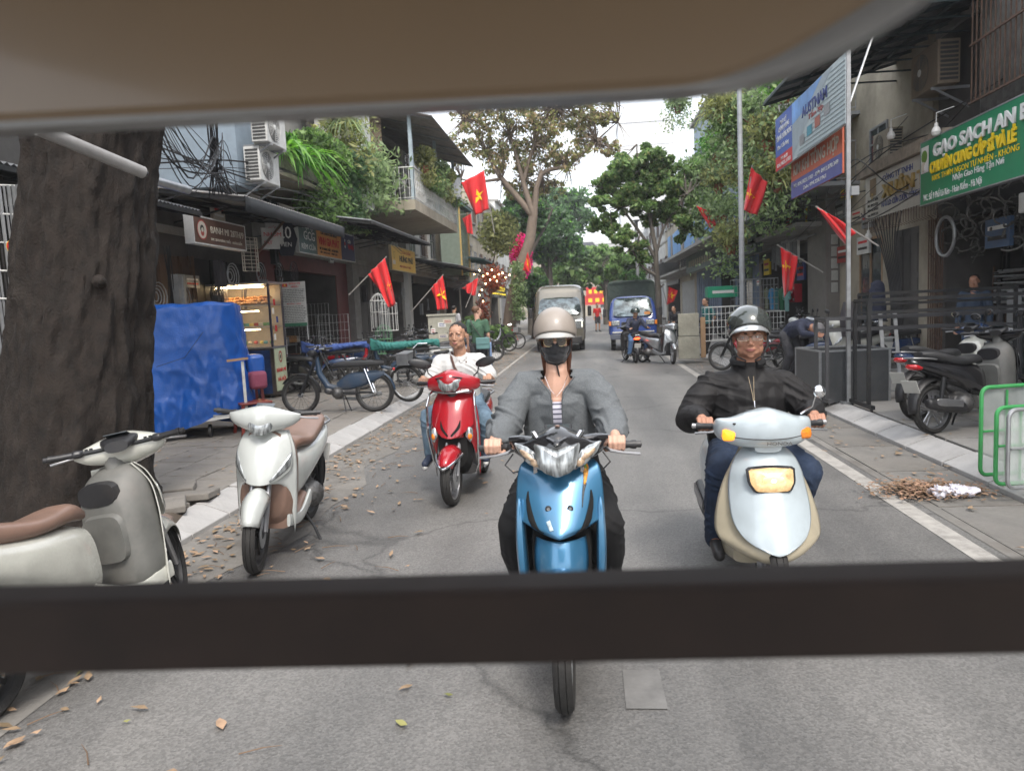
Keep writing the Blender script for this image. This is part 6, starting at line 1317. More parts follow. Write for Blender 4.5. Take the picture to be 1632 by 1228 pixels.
# young tree on the right
Y = 27; b0 = onY(1048, 540, Y); b0.z = 0; Tp = lambda x, y: tuple(onY(x, y, Y))
lim = [([Tp(1047, 420), Tp(1020, 370), Tp(990, 330), Tp(965, 300)], [.07, .05, .035, .02]), ([Tp(1045, 400), Tp(1035, 340), Tp(1020, 270), Tp(1015, 230)], [.07, .05, .035, .02]), ([Tp(1046, 400), Tp(1065, 350), Tp(1095, 310)], [.05, .035, .02]), ([Tp(1047, 440), Tp(1020, 420), Tp(1008, 395)], [.07, .05, .03])]
tree('street_tree', 'young leafy green tree standing on the right pavement behind the blue truck', [tuple(b0), Tp(1050, 500), Tp(1047, 440), Tp(1044, 395), Tp(1036, 340)], [.15, .12, .10, .08, .06], lim,
     [Bl(1010, 262, Y, 38), Bl(975, 285, Y, 34), Bl(1045, 260, Y, 32), Bl(955, 320, Y-1, 22), Bl(1000, 310, Y, 38), Bl(1040, 300, Y, 36), Bl(1075, 290, Y+1, 34), Bl(1100, 320, Y+1, 32), Bl(1060, 340, Y, 34), Bl(960, 355, Y, 24), Bl(995, 375, Y-1, 26), Bl(1020, 400, Y, 22), Bl(1095, 360, Y+1, 26), Bl(1115, 285, Y+1, 22)], l_mid, 44000, .095, bark2, 90, shell=.25, lm2=l_sparse, mix=.15)
# masses of trees beyond, each with its own crown
bgs = [(872, 370, 52, 48, l_dark, 'tall dark green tree filling the left side of the street beyond the leaning tree'), (905, 425, 60, 38, l_mid, 'broad mid green tree above the silver van'), (838, 335, 44, 34, l_dark, 'dark green tree behind the leaning trunk near the white flagged house'), (900, 335, 70, 40, l_dark, 'farther dark crown reaching towards the gap of sky'), (850, 460, 40, 24, l_dark, 'low dark leafy tree beside the silver van'), (962, 415, 62, 26, l_mid, 'small bright tree beside the far end houses'), (1000, 425, 46, 24, l_mid, 'leafy tree just above the green canvas of the blue truck'), (975, 450, 80, 20, l_dark, 'small dark far tree over the crossing'), (1010, 455, 40, 20, l_dark, 'dark bushy tree behind the canvas of the truck')]
for px, py, Y, r_, lm, lab in bgs:
    c = onY(px, py, Y); side = -1 if px < 935 else 1; bx0 = c.x
    tree('street_tree', lab, [(bx0, Y, 0), (bx0+.1, Y, c.z*.5), (bx0, Y, c.z)], [.22, .18, .1], [([(bx0, Y, c.z*.6), (bx0+1, Y, c.z*.85), (bx0+1.6, Y, c.z)], [.12, .08, .04]), ([(bx0, Y, c.z*.55), (bx0-1, Y, c.z*.85), (bx0-1.5, Y, c.z*1.05)], [.12, .08, .04])],
         [Bl(px, py, Y, r_, .75), Bl(px-r_*.8, py+r_*.35, Y-1, r_*.6), Bl(px+r_*.75, py+r_*.4, Y+1, r_*.6), Bl(px-r_*.3, py-r_*.5, Y, r_*.65), Bl(px+r_*.45, py-r_*.35, Y, r_*.6), Bl(px+r_*.1, py+r_*.75, Y, r_*.55)], lm, int(9000 if Y < 60 else 5000), .17 if Y < 60 else .24, bark2, 20, 'trees lining the far street', shell=.3, lm2=l_lush, mix=.15)
# plants
def strap_leaves(b, c, n, L, w, up=.6, out=1.0, dirn=None):
    for _ in range(n):
        a = random.uniform(0, 2*PI) if dirn is None else random.gauss(dirn, .9); l = L*random.uniform(.6, 1.15); h = up*random.uniform(.4, 1.2); d = V((math.cos(a), math.sin(a), 0)); s_ = V((-math.sin(a), math.cos(a), 0)); rows = []
        for i in range(6):
            t = i/5; p = V(c)+d*(l*out*t)+V((0, 0, l*(h*t-(.75+.5*h)*t*t))); ww = w*math.sin(PI*(.12+.88*t))*.5+.001; rows.append([p-s_*ww, p+V((0, 0, -.2*ww)), p+s_*ww])
        b.grid(rows)
def pot(parent, c, r=.14, h=.24, m=None): return MB().lathe([(r*.65, 0), (r, h*.9), (r*1.08, h*.9), (r*1.08, h), (r*.9, h), (r*.85, h*.85)], (0, 0, 0), 'z', 16).build('pot', m or terra, parent, loc=c)
def potted(name, label, c, kind, lm, n=40, L=.6, w=.05, r=.14, h=.24, pm=None, group=None, rad_=.4, leaf=.07, nl=500, drop=0, up=.9):
    e = empty(name, c, 0, label, 'plant', group); pot(e, (0, 0, 0), r, h, pm)
    if kind in ('strap', 'both'): b = MB(); strap_leaves(b, (0, 0, h*.9), n, L, w, up); b.build('leaves', lm, e, ang=80)
    if kind in ('bush', 'both'):
        MB().tube([(0, 0, h*.8), (.02, 0, h+rad_*.6)], .012, 5).build('stem', bark2, e); leaves('foliage', blob((0, 0, h+rad_*.7), (rad_, rad_, rad_*.8), nl, .2), leaf, lm, e)
    if drop: leaves('trailing_leaves', np.array([(RNG.normal()*.18, RNG.normal()*.3, h-RNG.random()**.8*drop) for _ in range(int(nl*.8))]), leaf*.8, lm, e)
    return e
cpot = mat('concrete pot', (.25, .24, .22), .9, dirt=.5); gpot = mat('green glazed pot', (.03, .12, .07), .3, coat=.5)
# balcony over the maroon shop
bl = empty('balcony', (-6.6, 16.4, 4.55), 0, 'weathered concrete balcony loaded with plants above the maroon shop', 'balcony')
bx('slab', (0, 0, 0), (1.5, 6.6, .14), creamw, bl); bx('parapet', (.70, 0, .2), (.1, 6.6, .34), mat('mossy concrete', (.16, .16, .12), .9, var=.4, dirt=.6, bump=.5), bl)
for i, (y, k, lm, L, lab) in enumerate([(13.6, 'bush', l_lush, .5, 'small bright green bush in a pot at the near end of the plant balcony'), (14.3, 'strap', l_mid, .6, 'pot plant behind the air conditioner on the plant balcony'), (15.0, 'both', l_lush, 1.2, 'big strap leaved plant spilling over the plant balcony'), (15.8, 'strap', l_lush, 1.3, 'second strap leaved plant with long drooping blades on the balcony'), (16.6, 'bush', l_mid, 1, 'dense round leafy bush hanging over the balcony edge'), (17.6, 'bush', l_mid, 1, 'tall dense bush near the far end of the balcony'), (18.7, 'bush', l_dark, 1, 'dark bush at the far end of the balcony'), (19.4, 'bush', l_fern, 1, 'pale trailing plant hanging from the balcony end')]):
    potted('potted_plant', lab, (-6.05, y, 4.62), k, lm, 60, L, .07, .18, .34, cpot, 'plants on the left balcony', .62 if i > 2 else .35, .075, 2600 if i > 3 else 900, 1.1 if i > 3 else 0, 1.1)
for i, (y, z) in enumerate([(19.0, 6.1), (20.4, 5.6), (21.6, 5.5)]):
    e = empty('climbing_plant', (-6.0, y, z), 0, ['long wispy bamboo like creeper hanging beside the white pillar', 'pale green creeper hanging in front of the white pillar', 'yellowish creeper reaching the ornate railing'][i], 'plant')
    b = MB(); strap_leaves(b, (0, 0, .5), 70, 1.1, .035, .5, .8); b.build('leaves', l_fern, e, ang=80); leaves('foliage', np.array([(RNG.normal()*.35, RNG.normal()*.4, -.9+RNG.random()*1.7) for _ in range(900)]), .07, l_fern if i else l_sparse, e, stretch=3); MB().tube([(0, 0, -1), (.05, .03, 0), (0, 0, .9)], .012, 5).build('stem', bark2, e)
p_ = onY(830, 408, 37); e = empty('creeper', p_, 0, 'magenta bougainvillea spilling beside the leaning tree', 'plant'); leaves('blossom', blob((0, 0, 0), (.6, .7, 1.2), 2600, .2), .10, l_pink, e, stretch=1.2); MB().tube([(-.6, 0, -2.6), (-.3, 0, -1), (0, 0, .2)], .03, 6).build('stem', bark, e)
p_ = onY(795, 372, 34); e = empty('creeper', p_, 0, 'yellow green climber on the house above the restaurant', 'plant'); leaves('foliage', blob((0, 0, 0), (1.0, .8, 1.1), 2600, .2), .09, l_sparse, e); MB().tube([(-.5, 0, -2), (0, 0, 0)], .03, 6).build('stem', bark, e)
p_ = onY(785, 445, 33); e = empty('creeper', p_, 0, 'reddish leafy creeper around the restaurant door', 'plant'); leaves('foliage', np.concatenate([blob((0, 0, 0), (.7, .6, .7), 900, .1), blob((-.5, 0, -1.4), (.4, .4, .9), 400, .1)]), .08, l_red, e); MB().tube([(-.4, 0, -3), (0, 0, 0)], .03, 6).build('stem', bark, e)
p_ = onY(790, 520, 27); e = empty('shrub', (p_.x, 27, PZ), 0, 'low green shrubs beside the bearded man on the left pavement', 'plant'); leaves('foliage', np.concatenate([blob((0, 0, .5), (.7, .5, .5), 1500, .2), blob((-.9, .3, .7), (.5, .5, .7), 1200, .2)]), .08, l_mid, e); MB().tube([(0, 0, 0), (0, 0, .5)], .03, 6).build('stem', bark, e)
p_ = onY(826, 465, 32); e = empty('vine', p_, 0, 'column of pale vine hanging beside the leaning trunk', 'plant'); leaves('foliage', np.array([(RNG.normal()*.16, RNG.normal()*.2, RNG.uniform(-1.2, 1.3)) for _ in range(1000)]), .08, l_fern, e); MB().tube([(0, 0, -1.4), (0, 0, 1.5)], .02, 5).build('stem', bark, e)
# balcony plants of the right row
lr = [(1150, 165, 20.5), (1165, 200, 20.5), (1195, 170, 20), (1140, 230, 24), (1225, 205, 19), (1145, 280, 24), (1120, 320, 27), (1150, 330, 24), (1215, 300, 20), (1240, 270, 19), (1165, 375, 22), (1105, 265, 28), (1080, 160, 33), (1250, 125, 18.5), (1185, 270, 21)]
wh = ['high up under the roof edge', 'beside the lamp post', 'over the grey railing', 'below the blue house window', 'near the upper right flag', 'above the blue boards', 'at the corner of the balcony']
for i, (px, py, Y) in enumerate(lr):
    p = onY(px, py, Y); k = ['both', 'bush', 'bush'][i % 3]; lm = [l_sparse, l_mid, l_fern, l_lush, l_sparse][i % 5]
    e = empty('potted_plant', p, 0, ['sparse', 'bushy', 'trailing'][i % 3]+' green plant on the right balconies '+wh[i % 7], 'plant', 'plants on the right balconies'); pot(e, (0, 0, -.55), .16, .28); R_ = .62
    leaves('foliage', blob((0, 0, 0), (R_, R_*1.3, R_*.75), 850, .1), .07, lm, e)
    if i % 3 == 0: b = MB(); strap_leaves(b, (0, 0, -.3), 40, .9, .05, 1.0); b.build('leaves', lm, e, ang=80)
    b = MB()
    for _ in range(14): q = V([random.gauss(0, .4) for _ in range(3)]); b.tube([(0, 0, -.4), q*.5, q], [.012, .008, .004], 4, cap=False)
    b.build('stem', bark2, e)
    leaves('trailing_leaves', np.array([(RNG.normal()*.35, RNG.normal()*.45, -.3-RNG.random()*.9) for _ in range(420)]), .06, l_fern, e)
# ---------------- left pavement and fronts ----------------
def board(name, label, side, X, TL, TR, BLy, m, frame=None, th=.06, cat='sign', fr=.02):
    """facade board from pixel corners (TL and TR on its top edge, BLy = bottom at TL.x); returns (object, place(u,v), reading dir, W, H)"""
    p1, p2, p3 = onX(*TL, X), onX(*TR, X), onX(TL[0], BLy, X); z1 = (p1.z+p2.z)/2; z0 = p3.z; y0, y1 = p1.y, p2.y; W, H_ = abs(y1-y0), z1-z0
    e = empty(name, (X, (y0+y1)/2, (z0+z1)/2), 0, label, cat); bx('panel', (0, 0, 0), (th, W, H_), m, e); a = V((0, 1 if side < 0 else -1, 0)); n = -side
    if frame:
        for (c, d) in (((n*.0, 0, H_/2+fr/2), (th+.012, W+2*fr, fr)), ((0, 0, -H_/2-fr/2), (th+.012, W+2*fr, fr)), ((0, W/2+fr/2, 0), (th+.01, fr, H_)), ((0, -W/2-fr/2, 0), (th+.01, fr, H_))): bx('frame', c, d, frame, e)
    def pl(u, v): return V((n*th/2, 0, 0))+a*((u-.5)*W)+V((0, 0, (v-.5)*H_))
    return e, pl, a, W, H_
UPV = (0, 0, 1)
def word(B, s_, u, v, h, m, wid=None, depth=.003, bold=0):
    """lettering on a board: bottom-left at (u,v) in board fractions, cap height h*H, squeezed to wid*W"""
    e, pl, a, W, H_ = B; o = text(e, s_, h*H_/.7, (0, 0, 0), (1, 0, 0), (0, 1, 0), m, depth=depth, off=0, bold=bold); co = [v_.co.x for v_ in o.data.vertices]; w0 = max(co)-min(co)
    sx = (wid*W/w0) if wid else 1; n = a.cross(V(UPV)); Mx = Matrix((a*sx, V(UPV), n)).transposed().to_4x4(); Mx.translation = pl(u, v)+n*(.004+depth); o.data.transform(Mx); return o
def zone(B, u0, u1, v0, v1, m, off=.003, skew=0, name='print'):
    e, pl, a, W, H_ = B; n = a.cross(V(UPV)); p = [pl(u0+skew, v0)+n*off, pl(u1+skew, v0)+n*off, pl(u1, v1)+n*off, pl(u0, v1)+n*off]; return MB().add(p, [(0, 1, 2, 3)]).build(name, m, e)
def ring(B, u, v, r0, r1, m, off=.005, name='emblem', sx=1.0):
    e, pl, a, W, H_ = B; n = a.cross(V(UPV)); c = pl(u, v)+n*off; R0 = [c+a*(r0*sx*math.cos(t))+V((0, 0, r0*math.sin(t))) for t in np.linspace(0, 2*PI, 25)]; R1 = [c+a*(r1*sx*math.cos(t))+V((0, 0, r1*math.sin(t))) for t in np.linspace(0, 2*PI, 25)]; return MB().grid([R0, R1]).build(name, m, e)
creamp = mat('cream print', (.55, .50, .42), .6, var=.05); darkred = mat('dull red print', (.36, .06, .05), .6)
B = board('shop_sign', 'brown lightbox sign reading BANH MI 28TH/9 with a round emblem', -1, -6, (300, 343), (383, 363), 385, mat('brown sign face', (.12, .065, .048), .5, var=.08), whitep, .14)
ring(B, .14, .52, .0, .145, creamp); ring(B, .14, .52, .135, .155, darkred, .007); ring(B, .14, .56, 0, .06, blackprint, .007); ring(B, .14, .40, .0, .05, darkred, .008); ring(B, .14, .52, .0, .035, creamp, .010)
word(B, 'BANH MI 28TH/9', .29, .46, .27, creamp, .66); word(B, 'Đ/C: 28TH HÀNG THIẾC - HOÀN KIẾM', .29, .16, .10, creamp, .62)
B = board('shop_sign', 'long three part sign with orange middle reading VINH GIA PHÁT', -1, -6.5, (471, 349), (560, 362), 400, mat('slate green face', (.085, .13, .135), .5, var=.1), whitep, .08)
zone(B, .28, .72, 0, 1, mat('orange face', (.62, .27, .06), .5, var=.06)); zone(B, .72, 1, 0, 1, mat('navy face', (.028, .035, .11), .5)); zone(B, .68, .74, 0, 1, MATS['orange face'], .006, -.04)
word(B, 'Đại lý', .05, .66, .16, whiteprint, .18); word(B, 'GCG', .07, .36, .24, whiteprint, .17); word(B, 'RÈM CỬA', .03, .10, .14, whiteprint, .22)
word(B, 'NHÀ PHÂN PHỐI', .40, .80, .09, blackprint, .2); word(B, 'CỬA CUỐN & CỔNG NHÔM', .35, .62, .10, blackprint, .29); word(B, 'VINH GIA PHÁT', .31, .32, .22, redprint, .37, bold=.006); word(B, 'ĐC: 24 HÀNG THIẾC - HOÀN KIẾM', .32, .17, .07, blackprint, .33); word(B, 'ĐT: 0912.043 - 0989.176', .33, .07, .06, blackprint, .30)
for (c_, u, v, r0, r1) in ((redprint, .80, .52, 0, .05), (whiteprint, .80, .62, 0, .04), (whiteprint, .80, .42, 0, .04)): ring(B, u, v, r0, r1, c_, .008)
word(B, 'www.cuacuon', .80, .82, .06, whiteprint, .17); word(B, 'CỬA', .86, .56, .10, whiteprint, .06); word(B, 'Việt Nhật', .86, .38, .15, redprint, .12)
B = board('shop_sign', 'yellow square sign with black lettering over the narrow glazed door', -1, -6.3, (621, 391), (659, 402), 428, mat('yellow sign face', (.62, .38, .07), .5, var=.06), P('pale gold frame', (.5, .4, .25), .5), .08)
word(B, 'CỬA CUỐN', .40, .76, .12, darkred, .38); word(B, 'HƯNG PHÚ', .30, .40, .24, blackprint, .58, bold=.01); word(B, '028 HÀNG THIẾC', .30, .14, .09, darkred, .50); ring(B, .10, .62, .10, .12, blackprint, sx=.6); zone(B, .03, .14, .22, .40, creamp)
# the small dark hexagonal 20 sign and its neighbours
p = onX(452, 380, -6.3); e = empty('number_sign', p, .9, 'dark hexagonal sign with a white number 20', 'sign')
MB().prism([(-.22, 0), (-.12, .32), (.2, .32), (.30, .0), (.18, -.36), (-.10, -.36)], (0, 0, 0), (1, 0, 0), (0, 0, 1), .04).build('panel', mat('near black face', (.02, .022, .035), .4), e); text(e, '20', .36, (-.16, -.045, .0), (1, 0, 0), (0, 0, 1), whiteprint, sx=.9); text(e, 'VIEN', .13, (-.12, -.045, -.17), (1, 0, 0), (0, 0, 1), whiteprint)
for k in range(2):
    p = onX(437-6*k, 372+8*k, -6.35); e = empty('folded_sign', p, .75, ['white panel sign with red letters leaning behind the number sign', 'cream shop panel with red letters lowest in the stack of signs'][k], 'sign'); o = bx('panel', (0, 0, 0), (.36, .04, .42), whitep, e); text(e, ['CỬA', 'NHÔM'][k], .12, (-.15, -.025, .04), (1, 0, 0), (0, 0, 1), redprint); text(e, ['KÍNH', 'SẮT'][k], .10, (-.15, -.025, -.12), (1, 0, 0), (0, 0, 1), redprint)
    MB().bar((-.3, -.06, -.30), (.28, -.06, .34), .04).build('edge_bar', rustm, e)
B = board('restaurant_sign', 'black sign with yellow lettering THE BANHMI hanging at the restaurant', -1, -5.4, (779, 452), (806, 456), 473, mat('black sign face', (.015, .014, .012), .5), None, .06)
yel_on = mat('glowing yellow letters', (.8, .6, .05), .5, emit=.8, ecol=(1, .75, .05)); word(B, 'THE BANHMI', .10, .68, .22, yel_on, .78); word(B, 'BEEF & CHICKEN', .14, .54, .09, yel_on, .7); word(B, 'open', .35, .42, .08, whiteprint, .3); word(B, 'BREAKFAST & DINNER', .06, .24, .13, yel_on, .88); word(B, 'COFFEE - BEER', .2, .08, .09, whiteprint, .6)
gl = mat('warm bulb', (1, .8, .5), .4, emit=14, ecol=(1, .62, .28)); e = empty('string_lights', (0, 0, 0), 0, 'string of small warm bulbs glowing over the restaurant entrance', 'lights')
pts = [onY(px, py, 32.5) for px, py in ((756, 437), (764, 431), (770, 440), (777, 436), (784, 430), (788, 441), (795, 437), (801, 435), (806, 442), (812, 438), (781, 446), (774, 452), (792, 448), (768, 462), (764, 470), (770, 480))]
MB().tube(pts[:10], .006, 4).build('wire', blackp, e)
for q in pts: MB().ell(q, (.028, .028, .034), nu=10, nv=6).build('bulb', gl, e)
# air conditioners
def aircon(label, c, face, s=1.0, m=None, ang=None):
    """outdoor unit; face = angle of its front about z (0 = towards -y)"""
    m = m or whitep; e = empty('air_conditioner', c, face, label, 'air conditioner'); e.scale = (s, s, s)
    bx('casing', (0, 0, 0), (.80, .28, .56), m, e, bevel=.012); MB().lathe([(.001, -.006), (.215, -.006), (.235, -.002), (.235, .004)], (0, 0, 0), 'y', 28).build('fan_opening', mat('fan shade', (.10, .10, .10), .6), e, loc=(-.10, -.145, 0))
    b = MB()
    for r_ in (.06, .09, .12, .15, .18, .21, .235): b.tube([(r_*math.cos(t), 0, r_*math.sin(t)) for t in np.linspace(0, 2*PI, 22)[:-1]], .0035, 4, close=True)
    for k in range(8): t = k*PI/4; b.bar((0, 0, 0), (.235*math.cos(t), 0, .235*math.sin(t)), .005)
    b.build('fan_grille', m, e, loc=(-.10, -.155, 0)); MB().lathe([(.001, -.012), (.045, -.008), (.05, 0)], (0, 0, 0), 'y', 14).build('badge', whitep, e, loc=(-.10, -.156, 0))
    b = MB()
    for s_ in (-1, 1):
        for k in range(9): b.box((s_*.403, 0, -.22+k*.055), (.012, .22, .03))
    b.build('side_vents', mat('vent shade', (.05, .05, .05), .7), e)
    for s_ in (-1, 1): b = MB(); b.bar((s_*.28, -.17, -.31), (s_*.28, .34, -.31), .03, .035); b.bar((s_*.28, -.13, -.31), (s_*.28, .34, -.58), .025); b.build('bracket', greym, e)
    return e
aircon('large white air conditioner with round fan on brackets above the grey awning', onX(418, 267, -5.55), rad(90), 1.0)
aircon('upper white air conditioner partly hidden under the cart frame', onX(428, 207, -5.35), rad(90), 1.0)
aircon('boxy grey air conditioner hanging below the ornate railing', onX(716, 300, -5.0)+V((-.1, 0, 0)), rad(20), 1.3, steel)
aircon('small air conditioner above the restaurant lane', onX(739, 435, -6.0), rad(90), 1.4, creamw)
p_ = onX(402, 267, -5.75); bx_ = pbox('blue_wall_bay', -1, 7.4, 5.75, 12.25, 12.95, 3.95, 9.0, bluew); tag(bx_, 'projecting pale blue wall bay carrying the two air conditioners', 'wall')
# awnings
greysheet = mat('grey awning sheet', (.27, .26, .25), .6, var=.15, dirt=.5); darksheet = mat('smoky awning sheet', (.16, .165, .17), .5, var=.2, dirt=.4)
awning('awning', 'light grey awning with dark front edge above the sandwich stall', -1, 7.4, 3.95, 5.3, 3.62, 11.4, 16.2, greysheet, blackm, P('black canvas', (.02, .022, .025), .8), 4, 3)
awning('awning', 'open black framed awning with smoky sheets beside the hanging plants', -1, 7.4, 4.25, 4.9, 3.85, 17.0, 23.5, darksheet, blackm, None, 8, 5)
awning('awning', 'low wide black framed awning before the narrow white house', -1, 7.2, 3.9, 4.9, 3.45, 28.5, 35.0, darksheet, blackm, None, 6, 4)
awning('awning', 'dark awning over the near shop behind the trunk', -1, 7.4, 3.7, 5.6, 3.3, 4.5, 10.6, darksheet, blackm, None, 5, 4)
awning('awning', 'flat awning with teal edge over the restaurant corner', -1, 6.8, 4.5, 4.8, 4.1, 35.5, 41, darksheet, tealm, None, 5, 3)
# enclosed balcony with teal roof
e = empty('enclosed_balcony', (0, 0, 0), 0, 'enclosed upper balcony with teal roof, brown boards and ornate white railing', 'balcony'); d1, d0, y0, y1, zf, zr = 5.0, 7.2, 22.2, 29.5, 5.05, 7.7
pbox('slab', -1, d0, d1, y0, y1, zf-.3, zf, creamw, e)
for i in range(8): z = 6.1+i*.2; pbox('board', -1, d0, d1+.9, y0, y0+.04, z+.012, z+.19, mat('brown cladding', (.17, .125, .085), .8, var=.25, dirt=.4), e)
pbox('post', -1, d1+.1, d1, y0, y0+.12, zf, zr, mat('pale blue post', (.33, .40, .44), .6), e); pbox('post', -1, d1+.1, d1, y1-.12, y1, zf, zr, MATS['pale blue post'], e); pbox('post', -1, d1+.1, d1, (y0+y1)/2, (y0+y1)/2+.12, zf, zr, MATS['pale blue post'], e)
railing(-1, d1, y0, y1, zf, .95, e, whitep, .14, d0, True); corrugated(-1, d0+.3, zr+.5, d1-.7, zr-.35, y0-.3, y1+.5, greysheet, e, 'roof_sheet'); pbox('roof_edge', -1, d0, d1-.3, y0-.36, y0-.3, zr-.05, zr+.12, tealm, e)
for i in range(6): y = y0+(y1-y0)*i/5; MB().bar((-d0, y, zr+.42), (-d1+.6, y, zr-.36), .05).build('rafter', greym, e)
pbox('window_wall', -1, d0-.02, d0-.1, y0, y1, zf, zr, darkw, e)
for i, (y, z, k, lm) in enumerate([(23.6, 6.0, 'bush', l_sparse), (24.6, 6.0, 'strap', l_mid), (25.8, 6.0, 'both', l_fern), (27.2, 6.0, 'bush', l_sparse), (28.6, 6.0, 'bush', l_mid)]):
    potted('potted_plant', ['yellowish', 'strappy', 'feathery', 'rounded', 'last dark'][i]+' pot plant standing on the ornate railing', (-4.95, y, z), k, lm, 24, .6, .04, .15, .26, terra, 'pots on the ornate railing', .42, .07, 700, .6)
p_ = onX(775, 370, -6.0); bxw = empty('glazed_bay', (-6.0, 34.5, 4.5), 0, 'tall glass fronted bay with yellow edge strips above the restaurant', 'bay'); bx('glass_front', (0, 0, .3), (.9, 2.4, 3.0), mat('greenish glass wall', (.20, .24, .20), .15), bxw); bx('edge_strip', (.47, -1.2, .3), (.06, .06, 3.1), P('yellow strip', (.55, .38, .12), .5), bxw); bx('edge_strip', (.47, 1.2, .3), (.06, .06, 3.1), P('yellow strip', (.55, .38, .12), .5), bxw); bx('roof', (0, 0, 1.9), (1.3, 2.7, .1), tealm, bxw)
pbox('white_pillar', -1, 7.0, 5.9, 19.6, 21.0, 4.6, 9.0, whitew); tag([o for o in bpy.data.objects if o.name.startswith('white_pillar')][0], 'pale rendered pillar behind the hanging creepers', 'pillar')
# cables in a tangle
def cable(pts, r=.012, sag=.0, m=None, parent=None, name='cable'):
    q = rowlerp([tuple(p) for p in pts], max(8, len(pts)*5)); return MB().tube([tuple(p) for p in q], r, 5).build(name, m or blackp, parent)
e = empty('cable_tangle', (0, 0, 0), 0, 'dark tangle of cables hanging between the big trunk and the air conditioners', 'cables')
for k in range(30):
    x0 = random.uniform(250, 300); pts = [onY(x0-40, 130+random.uniform(-30, 60), 8.5+random.random()), onY(x0+random.uniform(20, 60), 250+random.uniform(-10, 60), 9.3), onY(345+random.uniform(-12, 12), 240+random.uniform(-40, 50), 10.2), onY(350+random.uniform(-20, 30), 300+random.uniform(-40, 20), 10.6)] if k % 2 else [onY(335+random.uniform(-10, 16), 120, 10.1), onY(342+random.uniform(-8, 10), 235, 10.2), onY(345+random.uniform(-10, 12), 270, 10.3), onY(350+random.uniform(-20, 30), 310, 10.4)]
    cable(pts, random.choice((.005, .008, .012)), parent=e)
for k in range(7):
    e2 = cable([onX(250, 215+k*9, -6.6), onX(400, 300-k*9, -5.6)+V((0, 0, -.25+.1*(k % 3))), onX(520, 335-k*6, -5.8), onX(640, 375+k*5, -5.8)], .006+.004*(k % 3)); tag(e2, ['lowest', 'second', 'third', 'fourth', 'fifth', 'sixth', 'topmost'][k]+' black overhead cable running along the left fronts', 'cable', 'overhead cables of the left row')
# hanging tubes and racks near the trunk
for k, (A, Bp, r_, m_, lab) in enumerate([((60, 205), (228, 275), .04, P('dull tube paint', (.24, .235, .23), .5, dirt=.4), 'long grey metal roller tube crossing in front of the trunk'), ((235, 285), (300, 303), .045, steel, 'short striped tube with a red cap beyond the trunk')]):
    a_, b_ = onY(*A, 4.1+k*3), onY(*Bp, 4.75+k*3); e = empty('awning_tube', a_, 0, lab, 'tube'); MB().tube([(0, 0, 0), b_-a_], r_, 14).build('tube', m_, e); MB().cap(b_-a_, (b_-a_)*1.02, r_*.7, r_*.6).build('end_cap', redprint if k else blackp, e)
e = empty('wire_rack', onY(28, 350, 6.2), 0, 'wire display rack with hanging goods at the far left edge', 'rack'); 
for k in range(5): MB().tube([(-.6, 0, .35-k*.25), (.17, 0, .28-k*.25)], .008, 5).build('rail', whitep, e)
for k in range(16): x = -.5+k*.045; MB().tube([(x, 0, .3), (x+random.uniform(-.01, .01), .02, -1.2-random.random()*.4)], random.choice((.010, .016, .022)), 5).build('hanging_rod', random.choice([steel, greym, blackp]), e)
e = empty('red_lantern', onY(27, 393, 6.0), 0, 'small round red lantern with tassel by the left edge', 'lantern'); MB().ell((0, 0, 0), (.075, .075, .07)).build('globe', redprint, e); MB().tube([(0, 0, -.07), (0, 0, -.17)], [.02, .008], 6).build('tassel', redprint, e)
for k in range(8): a = k*PI/4; MB().tube([(.076*math.cos(a)*math.sin(t), .076*math.sin(a)*math.sin(t), .071*math.cos(t)) for t in np.linspace(.2, PI-.2, 7)], .002, 4).build('rib', yel, e)
# wire shelf hung in the air (cream grid rack)
def wire_grid(label, c, w, h, nx, nz, rz, m, name='wire_rack', d=.0, cat='rack', r=.004):
    e = empty(name, c, rz, label, cat); fr = MB().tube([(-w/2, 0, -h/2), (w/2, 0, -h/2), (w/2, 0, h/2), (-w/2, 0, h/2)], r*1.8, 6, close=True).build('frame', m, e); b = MB()
    for i in range(1, nx): x = -w/2+w*i/nx; b.tube([(x, 0, -h/2), (x, 0, h/2)], r, 4, cap=False)
    for i in range(1, nz): z = -h/2+h*i/nz; b.tube([(-w/2, 0, z), (w/2, 0, z)], r, 4, cap=False)
    tag(b.build('wires', m, e), kind='stuff')
    if d: 
        o = MB().tube([(-w/2, d, -h/2), (w/2, d, -h/2), (w/2, d, h/2), (-w/2, d, h/2)], r*1.8, 6, close=True).build('back_frame', m, e)
        b = MB()
        for x in (-w/2, w/2):
            for i in range(nz+1): z = -h/2+h*i/nz; b.tube([(x, 0, z), (x, d, z)], r, 4, cap=False)
        tag(b.build('side_wires', m, e), kind='stuff')
    return e
wire_grid('narrow cream wire shoe rack hanging above the bread case', onX(400, 405, -6.2), .30, .62, 2, 9, rad(60), creamp, r=.006, d=.06)
wire_grid('tall white wire cage standing behind the blue moped', onZ(500, 590, PZ)+V((0, .3, 1.0)), .9, 1.9, 9, 6, rad(20), whitep, d=.35)
wire_grid('stack of white wire shelves in the maroon doorway', onZ(520, 600, PZ)+V((0, .8, .85)), .8, 1.5, 8, 7, rad(15), whitep, d=.35)
